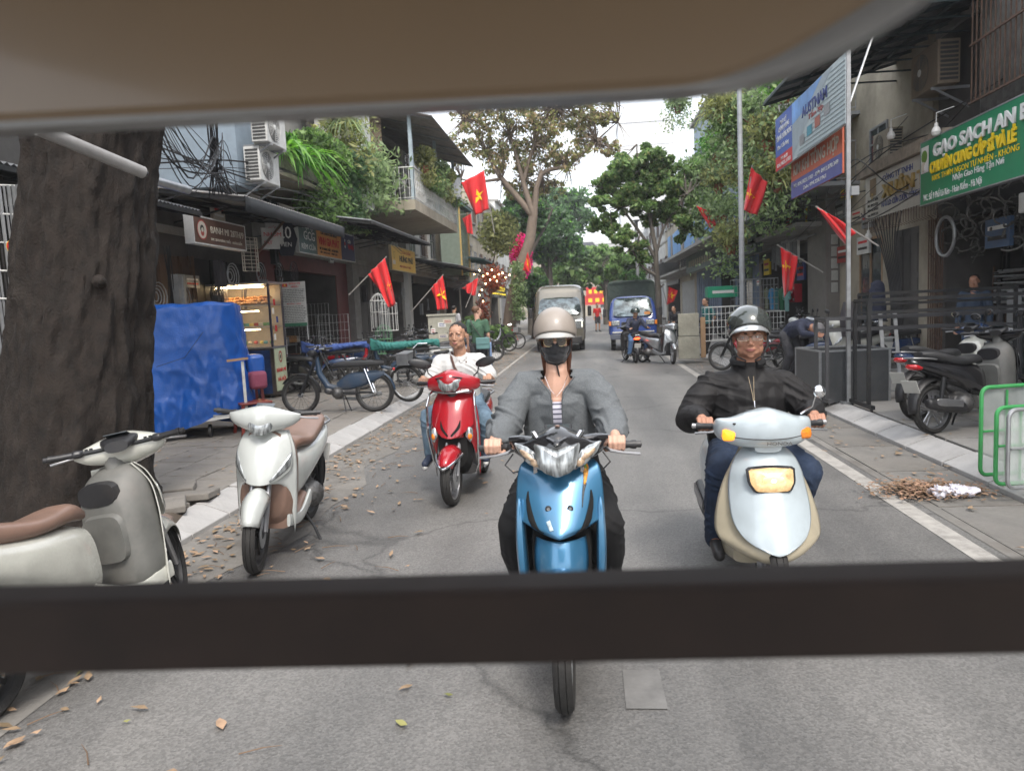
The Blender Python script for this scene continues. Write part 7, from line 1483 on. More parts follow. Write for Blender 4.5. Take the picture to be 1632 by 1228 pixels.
for k, (px, py, hh) in enumerate([(604, 497, .9), (620, 500, .8), (612, 540, .7)]):
    p = onY(px, py, 17.5); e = empty('bird_cage', p, 0, ['white domed bird cage wrapped in plastic', 'second bird cage beside the wrapped one', 'green frame cage below the bird cages'][k], 'cage'); b = MB()
    for i in range(14): a = 2*PI*i/14; b.tube([(.2*math.cos(a), .2*math.sin(a), -hh/2), (.2*math.cos(a), .2*math.sin(a), hh*.3), (.1*math.cos(a), .1*math.sin(a), hh*.45), (0, 0, hh*.5)], .005, 4, cap=False)
    tag(b.build('bars', whitep if k < 2 else P('green wire', (.15, .33, .18), .6), e), kind='stuff')
    for z in (-hh/2, 0, hh*.3): MB().tube([(.2*math.cos(t), .2*math.sin(t), z) for t in np.linspace(0, 2*PI, 20)[:-1]], .008, 5, close=True).build('hoop', whitep if k < 2 else P('green wire', (.15, .33, .18), .6), e)
# glass bread case
c0 = onZ(441, 634, PZ); W, D, H_ = 1.85, .62, 2.25; e = empty('bread_case', (c0.x-W/2, c0.y+D/2, PZ), 0, 'lit glass bread case on a dark cabinet with a small red emblem on its side', 'food case')
cab = mat('dark marbled laminate', (.05, .038, .03), .3, var=.8, vs_=3, coat=.4); bx('cabinet', (0, 0, .52), (W, D, .92), cab, e); bx('counter', (0, 0, .995), (W+.04, D+.04, .03), alu, e)
bx('blue_reflection_panel', (W*.33, -D/2-.004, .52), (.5, .006, .86), mat('painted blue reflection', (.015, .04, .12), .15, coat=.6, var=.5), e)  # blue reflection on the cabinet front, put in as a coloured sheet
for x in (-W/2, W/2): 
    for y in (-D/2, D/2): bx('corner_post', (x, y, 1.62), (.035, .035, 1.24), mat('dark metal post', (.03, .035, .06), .4), e)
bx('top', (0, 0, H_+.01), (W+.05, D+.05, .04), alu, e); gls = mat('clear case glass', (.8, .82, .8), .03, alpha=.07)
bx('front_glass', (0, -D/2-.008, 1.62), (W, .004, 1.22), gls, e); bx('back_panel', (0, D/2, 1.62), (W, .01, 1.22), mat('steel back', (.35, .3, .24), .5), e)
bread = mat('golden bread crust', (.48, .24, .085), .55, var=.35, vs_=25); tube_on = mat('warm fluorescent tube', (1, .85, .6), .4, emit=16, ecol=(1, .72, .38)); foods = [mat('food red', (.4, .05, .03), .5), mat('food green', (.1, .25, .05), .5), mat('food yellow', (.6, .45, .1), .5), mat('food cream', (.6, .52, .38), .5), mat('teal box', (.1, .3, .27), .5)]
for k, z in enumerate((1.06, 1.42, 1.85)):
    if k: bx('shelf', (0, 0, z-.02), (W-.05, D-.05, .012), alu, e)
    o = bx('light_tube', (.28, -D/2+.10, z+(.36 if k == 2 else .30)), (.75 if k < 2 else .9, .022, .018), tube_on, e)
bx('light_tube', (.15, 0, 2.20), (1.1, .022, .018), tube_on, e)
pb = MB().spine([(-.10, 0, 0, .015, .012, 2), (-.05, 0, 0, .034, .028, 2.2), (.05, 0, 0, .034, .028, 2.2), (.10, 0, 0, .015, .012, 2)], 10, 7).build('bread_roll', bread, e, loc=(.8, -.1, 1.88))
for r_ in range(3):
    for k in range(15): share('bread_roll', pb, e, (-.25+k*.072+random.uniform(-.01, .01), -.15+r_*.13, 1.88+r_*.055), (random.uniform(-.2, .2), random.uniform(-.2, .2), random.uniform(-.3, .3)), (1.05,)*3)
for k in range(11): bx('jar', (-.82+k*.052, -.12, 1.90), (.04, .04, .085), foods[k % 4], e, bevel=.006)
for k in range(9): bx('tray', (.0+k*.095, -.10, 1.46), (.085, .2, .06), foods[(k*3+2) % 5], e, bevel=.006)
for k in range(14): MB().ell((0, 0, 0), (.045, .05, .035), nu=10, nv=6).build('ingredient', foods[(k*2) % 5], e, loc=(-.6+k*.11, -.15+.04*(k % 3), 1.10))
bx('side_banner', (W/2+.006, 0, .56), (.006, D*.86, .86), mat('pale green banner', (.50, .55, .38), .6), e); t_ = e
ring((e, lambda u, v: V((W/2+.01, 0, .80)), V((0, 1, 0)), 1, 1), 0, 0, .08, .12, darkred, .002, sx=.7); ring((e, lambda u, v: V((W/2+.01, 0, .80)), V((0, 1, 0)), 1, 1), 0, 0, .0, .04, blackprint, .002, sx=.7)
text(e, 'BÁNH MÌ', .11, (W/2+.01, -.23, .50), (0, 1, 0), UPV, redprint); text(e, 'HÀ NỘI', .11, (W/2+.01, -.2, .32), (0, 1, 0), UPV, redprint)
for k in range(5): bx('sticker', (W/2+.02, -.2+.08*(k % 3), 1.2+k*.17), (.003, .09, .12), [whiteprint, redprint, blueprint, whiteprint, redprint][k], e)
for x in (-.8, .8): MB().lathe([(.01, -.015), (.05, -.012), (.05, .012), (.01, .015)], (0, 0, 0), 'x', 14).build('caster', blackp, e, loc=(x, -.25, .02))
# menu board
p1 = onZ(462, 625, PZ); e = empty('menu_board', (p1.x, p1.y+.6, PZ+1.5), rad(8), 'white menu board with red heading and rows of small print beside the bread case', 'menu'); bx('panel', (0, 0, .35), (.52, .02, .96), mat('menu paper', (.50, .50, .47), .6), e)
bx('flag_mark', (-.17, -.014, .76), (.11, .004, .07), redprint, e); text(e, '★', .07, (-.17, -.016, .735), (1, 0, 0), UPV, yel, align='CENTER', off=.004); text(e, 'BÁNH MÌ', .06, (.04, -.012, .77), (1, 0, 0), UPV, redprint, align='CENTER'); text(e, 'MENU', .06, (.04, -.012, .705), (1, 0, 0), UPV, redprint, align='CENTER'); text(e, 'ĐỒ UỐNG - DRINK', .035, (0, -.012, .345), (1, 0, 0), UPV, redprint, align='CENTER'); bx('green_edge', (0, -.013, -.09), (.5, .003, .07), P('green print', (.03, .15, .08), .6), e)
b = MB()
for k in range(30):
    z = .66-k*.036
    if abs(z-.35) < .03: continue
    x = -.23
    while x < .2: w_ = random.uniform(.02, .06); b.box((x+w_/2, -.012, z), (w_, .002, .012)); x += w_+.012
tag(b.build('small_print', blackprint, e), kind='stuff'); MB().tube([(-.24, .02, -1.5), (-.24, .02, .8)], .012, 6).build('post', whitep, e); MB().tube([(.24, .02, -1.5), (.24, .02, .8)], .012, 6).build('post', whitep, e)
# blue tarpaulin over a cart
tarp = mat('blue tarpaulin', (.008, .075, .33), .30, var=.18, vs_=3, bump=.5, bs=60, coat=.15, dirt=.05)
e = empty('covered_cart', (-5.50, 9.75, PZ), rad(20), 'food cart wrapped in a crumpled bright blue tarpaulin behind the trunk', 'cart')
b = MB(); rows = []
hx, hy, H_ = .70, .52, 1.80; n, m = 80, 240
for i in range(n):
    t = i/(n-1); row = []
    for j in range(m):
        a = 2*PI*j/m; c, s_ = math.cos(a), math.sin(a); q = 3.6; k = (abs(c)**q+abs(s_)**q)**(-1/q)
        if t < .28: f = (t/.28); z = H_-.05*max(0, f-.8)/.2+.035*noise.noise(V((c*f*3, s_*f*3, 1))) ; 
        else: f = 1+.0*t; z = H_-.05-(t-.28)/.72*(H_-.10-.30*max(0, math.cos(a+.6))+.05*math.sin(a*3))
        tt = max(0, t-.28); r_ = f*k*(1+.10*tt); fold = tt*(.10*abs(math.sin(a*4.5+tt*2.2+1.3*noise.noise(V((c*2, s_*2, tt*2)))))**1.5+.05*(1-abs(noise.noise(V((c*3+z, s_*3, z*2.2)))))**6+.05*noise.noise(V((c*5, s_*5, z*3.0)))+.03*(.5-abs(noise.noise(V((c*7, s_*7+z*2, z*5)))))+.012*noise.noise(V((c*17, s_*17, z*14))))+.012*noise.noise(V((c*8*f, s_*8*f, z*7)))
        x, y = hx*c*r_+c*fold, hy*s_*r_+s_*fold
        row.append((x, y, z+.02*noise.noise(V((x*6, y*6, z*2)))))
    rows.append(row+[row[0]])
MB().grid(rows, flip=False).build('tarpaulin', tarp, e, ang=38)
MB().tube([(.3, -.66, 1.42), (.05, -.68, 1.1), (-.3, -.67, 1.0)], .004, 5).build('cord', blackp, e); MB().bar((.74, -.56, .28), (.74, -.56, 1.0), .035).build('cart_leg', whitep, e); MB().bar((.2, -.60, .25), (.76, -.56, .30), .04).build('cart_frame', whitep, e); MB().bar((.55, -.60, 1.02), (.82, -.60, 1.04), .03).build('cart_handle', P('bare wood', (.35, .22, .12), .7), e)
for x, y in ((.25, -.45), (.75, -.45), (.75, .4)): MB().lathe([(.03, -.02), (.085, -.018), (.09, 0), (.085, .018), (.03, .02)], (0, 0, 0), 'x', 18).build('cart_wheel', blackp, e, loc=(x, y, .09)); 
bx('blue_bag', (.86, -.2, .92), (.22, .3, .30), tarp, e, .3, bevel=.05); bx('pink_bag', (.88, -.3, .72), (.24, .22, .25), mat('maroon cloth', (.22, .05, .09), .8), e, .5, bevel=.05)
# maroon plastic chair
pc = onZ(402, 692, PZ); e = empty('plastic_chair', (pc.x, pc.y+.1, PZ), rad(40), 'dark red plastic chair beside the tarpaulin', 'chair'); chm = mat('dark red plastic', (.17, .028, .02), .4); bx('seat', (0, 0, .43), (.42, .42, .03), chm, e, bevel=.01)
for sx in (-1, 1):
    for sy in (-1, 1): MB().bar((sx*.18, sy*.18, .42), (sx*.22, sy*.22, 0), .04).build('leg', chm, e)
    MB().bar((sx*.19, .2, .42), (sx*.19, .26, .86), .04).build('back_post', chm, e)
for k in range(4): bx('back_slat', (-.12+k*.08, .235, .64), (.035, .015, .4), chm, e)
bx('back_top', (0, .26, .86), (.42, .03, .05), chm, e, bevel=.01)
# parked two-wheelers on the left
m1 = make_moped('old blue moped with black saddle standing side on on the left pavement', p_moped, p_seat); q_ = onZ(597, 657, PZ); put(m1, (q_.x-1.22, q_.y+.05, PZ), rad(-88), 1.08); m1.rotation_euler.y = -.08
m2 = make_moped('motorbike under a green cloth behind the blue moped', p_moped, p_seat, mat('green cover cloth', (.03, .17, .15), .8)); q_ = onZ(655, 620, PZ); put(m2, (q_.x-1.1, q_.y+.3, PZ), rad(-80), 1.1)
m3 = make_moped('motorbike under a blue cloth at the maroon doorway', p_navy, p_seat, mat('blue cover cloth', (.04, .08, .25), .8)); put(m3, (-6.3, 15.2, PZ), rad(-75), 1.1)
bc = make_bicycle('old black bicycle leaning behind the blue moped', blackm); bc.location = onZ(652, 640, PZ); bc.rotation_euler = (0, .12, rad(-105))
bc2 = make_bicycle('bicycle with a red rimmed wheel parked before the leaning tree', redprint); bc2.location = onZ(826, 556, .02); bc2.rotation_euler = (0, .1, rad(75))
for k, (px, py, an, col_, lab) in enumerate([(642, 610, -70, p_navy, 'dark motorbike facing the road just behind the green cover'), (668, 598, -60, p_white, 'pale motorbike in the row behind the bicycle'), (690, 590, -60, p_navy, 'navy motorbike beside the beige cabinet'), (790, 575, 120, glossb, 'black motorbike parked behind the bearded man'), (600, 590, -50, p_navy, 'blue motorbike by the bird cages'), (812, 560, 110, p_silver, 'grey motorbike by the foot of the leaning tree')]):
    o = make_moped(lab, col_, p_seat); put(o, onZ(px, py, PZ), rad(an), 1.05)
cb = onZ(722, 585, PZ); e = empty('electrical_cabinet', (-3.85, 19.5, PZ), rad(8), 'beige electrical cabinet covered with small notices behind the red scooter rider', 'cabinet'); bx('body', (0, 0, .72), (.72, .5, 1.44), mat('beige cabinet paint', (.36, .35, .29), .6, var=.12, dirt=.5), e, bevel=.01); bx('lid', (0, 0, 1.46), (.78, .56, .05), MATS['beige cabinet paint'], e)
for k, (x, z, w, h, m_) in enumerate([(.0, 1.2, .2, .12, whiteprint), (-.24, 1.05, .12, .14, whiteprint), (.02, .9, .24, .1, creamp), (-.2, .45, .25, .22, whiteprint), (.2, .6, .2, .16, creamp), (.16, 1.28, .25, .12, creamp)]):
    n_ = bx('notice', (x, -.255, z), (w, .004, h), m_, e); 
    for q in range(2): bx('notice_print', (0, -.003, h*.18-q*h*.36), (w*.7, .002, h*.16), blueprint if k % 2 == 0 else darkred, n_)
for k, (px, py, w, m_, lab) in enumerate([(735, 560, 1.2, steel, 'green and chrome luggage rack standing before the beige cabinet'),]):
    p = onY(680, 555, 15.5); e = empty('stacked_shelf', p, 0, lab, 'rack')
    for z in (0, -.12, -.24): MB().tube([(-.7, -.2, z), (.7, -.2, z), (.7, .2, z), (-.7, .2, z)], .015, 6, close=True).build('tier', m_, e)
    for x in (-.6, 0, .6): MB().tube([(x, -.2, .05), (x, -.2, p.z*-1+PZ)], .012, 6).build('leg', m_, e)
# clutter of dark hanging goods along the shopfronts
for k in range(46):
    d = random.uniform(6.5, 7.3); y = random.choice([random.uniform(11.3, 17), random.uniform(22, 34)]); z = random.uniform(2.0, 3.3); h = random.uniform(.3, 1.0); m_ = random.choice([blackm, steel, greym, rustm, P('dark cloth', (.05, .045, .05), .9)])
    t_ = k % 3; b = MB()
    if t_ == 0: [b.tube([(random.uniform(-.06, .06), random.uniform(-.08, .08), 0), (random.uniform(-.06, .06), random.uniform(-.08, .08), -h)], .010, 5) for _ in range(7)]
    elif t_ == 1: b.box((0, 0, -h*.3), (.12, .22, h*.6)); b.box((0, .03, -h*.3), (.15, .05, h*.5))
    else: [b.tube([(.02*q, (.08+.05*q)*math.cos(a), -.25+(.08+.05*q)*math.sin(a)) for a in np.linspace(0, 2*PI, 14)[:-1]], .010, 5, close=True) for q in range(4)]
    o = b.build('hanging_goods', m_, loc=(-d, y, z)); tag(o, ['bundle of thin rods', 'narrow box', 'set of hoops'][t_]+' hanging under the awnings of the left shops', 'goods', 'hanging goods of the left shops'); o['kind'] = 'thing'
for k, (y, x) in enumerate([(17.6, -8.4), (19.0, -9.2), (20.6, -8.6), (6.5, -8.5), (8.2, -8.6)]):
    e = empty('shop_shelf', (x, y, PZ), rad(-90), ['tall shelf of boxes just inside the maroon door', 'shelf at the back of the maroon shop', 'shelf at the far side of the maroon shop', 'dim shelf in the shop behind the trunk', 'second dim shelf in the shop behind the trunk'][k], 'shelf')
    for z in (.3, .8, 1.3, 1.8): bx('shelf_board', (0, 0, z), (1.1, .4, .03), steel, e)
    for j in range(12): bx('carton', (-.45+.18*(j % 6), 0, .42+.5*(j//6)+random.uniform(0, .04)), (.14, .25, .18), random.choice([bread, creamp, darkred, bluem, greym]), e)
    for sx in (-1, 1): MB().bar((sx*.55, 0, 0), (sx*.55, 0, 2), .03).build('upright', greym, e)
# ---------------- right pavement and fronts ----------------
grn = mat('green sign face', (.012, .22, .10), .4, var=.06, coat=.2)
B = board('shop_sign', 'long green rice shop sign with white and yellow raised letters', 1, 5.5, (1473, 235), (1700, 113), 327, grn, steel, .10); wv = 1.0
word(B, 'GẠO SẠCH AN BÌNH', .13, .70, .19, whiteprint, .86, .012, .008); word(B, 'CHUYÊN CUNG CẤP SỈ VÀ LẺ', .10, .46, .16, yel, .66, .01, .01); word(B, '100% THƠM NGON TỰ NHIÊN - KHÔNG', .11, .33, .085, yel, .66); word(B, 'Nhận Giao Hàng Tận Nơi', .30, .225, .09, whiteprint, .38); word(B, 'Đ/C: Số 9 Phố Lò Rèn - Hoàn Kiếm - Hà Nội', .03, .05, .10, whiteprint, .50)
pic = zone(B, .012, .085, .50, .92, whiteprint, .012, name='picture'); ring(B, .045, .76, 0, .10, mat('leaf print', (.12, .25, .04), .6), .016); ring(B, .037, .60, 0, .08, creamp, .018); ring(B, .065, .58, 0, .07, whiteprint, .02)
B = board('shop_sign', 'curved cream company sign lettered XUÂN between the post and the green sign', 1, 5.7, (1383, 290), (1500, 226), 352, mat('cream sign face', (.46, .45, .40), .5, var=.08, dirt=.2), None, .08)
gold = mat('gold letters', (.42, .30, .10), .35, .6)
word(B, 'CÔNG TY TNHH', .28, .76, .13, blueprint, .42); word(B, 'XUÂN THU', .30, .40, .28, gold, .80, .02, .01); word(B, 'TỦ & LD: CỬA CUỐN, CỔNG HIỆN TỰ ĐỘNG', .26, .20, .13, blueprint, .80)
for k, s_ in enumerate(['ĐC: 11 LÒ RÈN', 'ĐT: 0912.222', '0912.043', 'Fax: 0439.231']): word(B, s_, .04, .40-.11*k, .06, blackprint, .17)
zone(B, .08, .18, .52, .92, mat('bronze plate', (.18, .12, .06), .5), .01); ring(B, .12, .52, .03, .06, gold, .014)
e, pl, a, W, H_ = B; bx('beam', (-.02, 0, H_/2+.12), (.2, W+.6, .2), P('weathered beam', (.26, .22, .17), .8, var=.3, dirt=.6), e)
b = MB()
for k in range(30): y = -W/2+W*k/29; b.tube([(-.05, y, -H_/2), (-.05, y, -H_/2-.22), (.02, y, -H_/2-.26)], .006, 4)
tag(b.build('fringe_hooks', rustm, e), kind='stuff')
skyb = mat('sky blue print', (.13, .30, .62), .45, var=.5, vs_=1.2, coat=.2)
B = board('hoarding', 'large hoarding lettered AUSTNAM with a slatted roof picture and blue panel', 1, 3.96, (1238, 188), (1350, 88), 275, mat('pale slatted print', (.42, .50, .52), .45, var=.05, coat=.2), None, .05)
zone(B, .0, .30, 0, 1, blueprint.copy() if False else mat('royal blue print', (.035, .10, .42), .45, coat=.2)); zone(B, 0, .30, 0, .26, mat('sign red print', (.55, .02, .03), .45, coat=.2), .005)
e, pl, a, W, H_ = B; n_ = a.cross(V(UPV)); 
MB().add([pl(.30, 1)+n_*.004, pl(.30, .05)+n_*.004, pl(.50, .42)+n_*.004, pl(.86, .98)+n_*.004], [(0, 1, 2, 3)]).build('print', mat('grey sky print', (.30, .36, .40), .45), e); MB().add([pl(.30, 1)+n_*.006, pl(.30, .62)+n_*.006, pl(.55, .72)+n_*.006, pl(.74, .99)+n_*.006], [(0, 1, 2, 3)]).build('print', skyb, e)
for k in range(14):
    v = .03+k*.068; u0 = .36+v*.52; MB().bar(pl(min(.97, u0), v)+n_*.007, pl(1.0, v-.02)+n_*.007, .003, .012).build('slat_line', mat('slat shadow print', (.22, .28, .30), .5), e)
word(B, 'AUSTNAM', .46, .60, .17, blueprint, .34, .004, .006); word(B, 'Tấm lợp', .55, .48, .08, darkred, .2)
for k, (u, v, c_) in enumerate([(.42, .16, greym), (.53, .22, mat('teal swatch', (.05, .25, .33), .5)), (.64, .26, mat('brick swatch', (.35, .10, .07), .5)), (.76, .33, greym)]): zone(B, u, u+.07, v, v+.16, c_, .009, name='swatch')
word(B, 'ĐẠI LÝ', .09, .82, .08, whiteprint, .12); word(B, 'CHÍNH HÃNG', .06, .70, .09, whiteprint, .19); word(B, 'TÔN VÀ CHỐNG NÓNG', .02, .54, .10, whiteprint, .27); word(B, 'Kho / Cửa hàng', .04, .38, .08, whiteprint, .2); word(B, 'ĐT: 04.38', .10, .15, .06, whiteprint, .12); word(B, '024.3825.1183', .03, .05, .07, whiteprint, .24)
B = board('shop_sign', 'faded orange and violet banner lettered KIM KHÍ TỔNG HỢP below the hoarding', 1, 4.15, (1262, 250), (1344, 195), 318, mat('dull orange print', (.52, .13, .07), .6, var=.1), None, .03)
zone(B, 0, 1, 0, .40, mat('violet blue print', (.10, .11, .30), .6, var=.1)); word(B, 'KIM KHÍ TỔNG HỢP', .06, .52, .26, creamp, .88, .003, .004); word(B, 'ĐT: 024.3825.1183 - DĐ: 0912.070.349', .06, .23, .085, whiteprint, .88); word(B, 'Zalo: 094.228.1961', .28, .08, .08, whiteprint, .45)
# big steel framed canopy
dst = P('dark teal steel', (.025, .045, .05), .5, .3, dirt=.3)
awning('canopy', 'high steel framed canopy roof with dark beams above the hoarding', 1, 6.6, 6.4, 3.85, 5.72, 12.3, 16.6, mat('grey roof sheet underside', (.20, .21, .22), .5, dirt=.4), dst, None, 7, 6, 'canopy')
pbox('canopy_fascia', 1, 6.6, 5.0, 12.15, 12.25, 6.35, 6.7, tealm); tag([o for o in bpy.data.objects if o.name == 'canopy_fascia'][0], 'green steel fascia on the near end of the canopy', 'fascia')
po = onZ(1352, 642, PZ); e = empty('support_post', (po.x, po.y, PZ), 0, 'square galvanised post holding the hoarding and canopy', 'post'); bx('shaft', (0, 0, 2.85), (.05, .05, 5.7), steel, e); bx('base_plate', (0, 0, .01), (.2, .2, .02), steel, e); MB().tube([(0, 0, 4.0), (.6, .3, 5.5)], .015, 6).build('brace', steel, e); bx('junction_box', (.07, -.03, 2.9), (.1, .08, .12), greym, e)
# corrugated upper wall with rusty grille above the green sign
e = empty('corrugated_wall', (0, 0, 0), 0, 'corrugated metal wall with a rusty window grille above the green sign', 'wall'); cm = P('aged corrugated sheet', (.33, .33, .32), .5, .4, var=.3, vs_=4, dirt=.6); r0, r1 = [], []
for i in range(92): y = 5.5+i*.08; x = 6.25+(.03 if i % 2 else 0); r0.append((x, y, 4.3)); r1.append((x, y, 8.0))
MB().grid([r0, r1], flip=True).build('sheet', cm, e, ang=80, solid=.005)
for y0, y1 in ((7.0, 9.6), (9.9, 12.4)):
    g_ = MB()
    for i in range(int((y1-y0)/.13)+1): y = y0+i*.13; g_.bar((5.95, y, 4.45), (5.95, y, 6.9), .018)
    for z in (4.45, 5.3, 6.1, 6.9): g_.bar((5.93, y0, z), (5.93, y1, z), .03)
    g_.build('grille', rustm, e)
pbox('grille_header', 1, 6.3, 5.9, 6.5, 12.6, 7.0, 7.25, creamw, e)
aircon('rusty old air conditioner under the canopy beside the grille', onX(1490, 112, 6.2), rad(-90), 1.3, P('rusty casing', (.24, .19, .14), .7, dirt=.5))
for k, (px, py, lab) in enumerate([(1420, 214, 'white bulb lamp under the canopy by the weathered beam'), (1492, 207, 'white bulb lamp above the corner of the green sign'), (1384, 375, 'white bulb lamp hanging left of the dark workshop')]):
    e = empty('bulb_lamp', onX(px, py, 5.4 if k < 2 else 5.6), 0, lab, 'lamp'); MB().lathe([(.001, -.09), (.05, -.08), (.07, -.03), (.05, .03), (.03, .05), (.025, .1), (.001, .11)], (0, 0, 0), 'z', 14).build('bulb', mat('white lamp plastic', (.66, .65, .62), .35), e); MB().tube([(0, 0, .1), (0, 0, .25), (.3, .1, .35)], .008, 5).build('wire', whitep, e)
# workshop contents
e = empty('hanging_hardware', (6.3, 12.4, 2.9), 0, 'mass of hanging pipe clamps, hoses and rings under the workshop ceiling', 'hardware'); b = MB()
for k in range(150):
    c = (random.uniform(-.1, .9), random.uniform(-1.5, 1.5), random.uniform(-.75, .5)); r_ = random.uniform(.04, .2); R_ = rotm(random.uniform(0, 3), random.uniform(0, 3), 0); b.tube([V(c)+R_ @ V((r_*math.cos(t), r_*math.sin(t), 0)) for t in np.linspace(0, random.uniform(3, 6.2), 10)], random.uniform(.008, .02), 5)
tag(b.build('clamps_and_hoses', P('dull alloy', (.13, .125, .115), .5, .5, var=.4, vs_=30), e), kind='stuff'); MB().tube([(-.1+.0*t, 1.3+.33*math.cos(t), -.35+.33*math.sin(t)) for t in np.linspace(0, 2*PI, 30)[:-1]], .03, 8, close=True).build('large_ring', steel, e); MB().lathe([(.01, -.03), (.18, -.01), (.2, .03)], (0, 0, 0), 'x', 20).build('blue_basin', mat('blue plastic', (.02, .06, .2), .4), e, loc=(.0, -1.3, -.5)); bx('white_box', (0, -1.25, -.1), (.3, .45, .28), whitep, e, .3, bevel=.02)
for k in range(14):
    o = MB().tube([(0, -1.35, 0), (0, 1.35, 0)], .022, 8).build('steel_pipe', steel, loc=(7.1+.06*(k % 2), 12.5, 1.25+.11*(k//2)), rot=(random.uniform(-.03, .03), 0, 0)); tag(o, 'long steel pipe lying on the workshop rack', 'pipe', 'steel pipes on the workshop rack')
e = empty('pipe_rack', (7.15, 12.5, PZ), 0, 'dark upright rack holding long steel pipes in the workshop', 'rack')
for y in (-1.2, 0, 1.2): 
    MB().bar((0.08, y, 0), (0.08, y, 2.4), .05).build('upright', blackm, e)
    for k in range(7): MB().bar((.08, y, 1.09+k*.11), (-.15, y, 1.09+k*.11), .02).build('arm', blackm, e)
e = empty('workshop_shelf', (9.2, 12.5, PZ), 0, 'cluttered shelf with tins and tools at the back of the workshop', 'shelf')
for z in (.5, 1.1, 1.7, 2.3):
    bx('shelf_board', (0, 0, z), (.4, 3.4, .03), rustm, e)
    for j in range(16): bx('tin', (-.08, -1.6+j*.21, z+.12), (.16, .14, random.uniform(.1, .26)), random.choice([steel, redprint, creamp, greym, mat('yellow tin', (.5, .4, .1), .5), blackm]), e)
def frame_table(label, c, L, D, H_, m, top=.03):
    e = empty('steel_rack', c, 0, label, 'rack')
    for y in (-D/2, D/2): MB().bar((-L/2, y, H_), (L/2, y, H_), .04).build('long_rail', m, e); MB().bar((-L/2, y, H_-.16), (L/2, y, H_-.16), .03).build('lower_rail', m, e)
    for x in (-L/2, L/2):
        MB().bar((x, -D/2, H_), (x, D/2, H_), .038).build('end_rail', m, e)
        for y in (-D/2, D/2):
            MB().bar((x, y, 0.07), (x, y, H_), .042).build('leg', m, e)
        MB().bar((x, -D/2-.15, .06), (x, D/2+.15, .06), .05).build('foot', m, e)
        for y in (-D/2-.1, D/2+.1): MB().lathe([(.008, -.012), (.03, -.01), (.03, .01), (.008, .012)], (0, 0, 0), 'x', 12).build('caster', blackp, e, loc=(x, y, .03))
    return e
rk = onZ(1378, 655, PZ)
frame_table('tall black steel frame on casters before the workshop', (rk.x+1.15, rk.y+.25, PZ), 2.2, .5, 1.42, blackm); frame_table('lower bright steel frame on casters beside the black one', (rk.x+1.0, rk.y+.95, PZ), 2.5, .5, 1.18, P('dull dark steel', (.09, .09, .095), .45, .5)); frame_table('second black steel frame deeper inside the workshop', (rk.x+1.6, rk.y+1.7, PZ), 2.0, .45, 1.5, blackm)
# ladder, metal box, bag, jacket
e = empty('ladder', (rk.x+.75, rk.y+1.0, PZ), 0, 'narrow aluminium ladder standing under the steel frames', 'ladder')
for x in (-.1, .1): MB().bar((x, 0, 0), (x, .25, 1.25), .025, .05).build('rail', steel, e)
for k in range(8): MB().bar((-.1, .03+.03*k, .12+k*.15), (.1, .03+.03*k, .12+k*.15), .02).build('rung', steel, e)
mbp = onZ(1318, 642, PZ); e = empty('metal_crate', (mbp.x+.35, mbp.y+.5, PZ), rad(4), 'open topped dark grey sheet metal crate with bright edges', 'crate'); gm_ = mat('dark sheet metal', (.085, .09, .095), .4, .4, var=.15, dirt=.2); w, d, h = .95, .95, .72
for (c, s_) in (((0, -d/2, h/2), (w, .02, h)), ((0, d/2, h/2), (w, .02, h)), ((-w/2, 0, h/2), (.02, d, h)), ((w/2, 0, h/2), (.02, d, h)), ((0, 0, .01), (w, d, .02))): bx('side_sheet', c, s_, gm_, e)
for x in (-w/2, w/2):
    for y in (-d/2, d/2): bx('corner_angle', (x*1.008, y*1.008, h/2), (.03, .03, h+.01), steel, e)
for y in (-d/2, d/2): bx('rim', (0, y, h+.01), (w+.04, .035, .025), steel, e)
for x in (-w/2, w/2): bx('rim', (x, 0, h+.011), (.035, d, .025), steel, e)
p = onY(1352, 508, 13.6); o = MB().spine([(-.3, 0, 0, .10, .08, 3), (0, 0, 0, .13, .16, 3), (.3, 0, 0, .08, .06, 3)], 14, 8, 'z').build('hanging_bag', P('dark cloth', (.05, .045, .05), .9), loc=p); tag(o, 'dark quilted bag hanging on the near end of the frames', 'bag')
p = onY(1398, 470, 13.8); b = MB().spine([(-.45, 0, 0, .17, .08, 2.4), (-.1, 0, 0, .14, .09, 2.4), (.18, 0, 0, .12, .07, 2.2), (.26, 0, 0, .04, .04, 2)], 14, 10, 'z'); o = organic(b, 'hanging_jacket', navyc, None, .015, 1, wrinkle(.012, 20, 9, 12, 1)); o.location = p; tag(o, 'navy work jacket hanging at the workshop opening', 'jacket')
e = empty('folding_gate', (6.35, 14.4, PZ), 0, 'rusty folding lattice gate drawn aside at the workshop', 'gate')
for k in range(7): MB().bar((0, -.28+k*.09, 0), (0, -.28+k*.09, 2.8), .02).build('bar', rustm, e)
for k in range(8): MB().bar((.0, -.3, .2+k*.34), (.0, .27, .5+k*.34), .012).build('brace', rustm, e)
e = empty('junction_boxes', (6.35, 10.9, 3.05), 0, 'grey electrical boxes under the green sign', 'box'); bx('box', (0, 0, 0), (.2, .55, .3), greym, e, bevel=.01); bx('box', (0, -.7, .0), (.2, .4, .3), greym, e, bevel=.01)
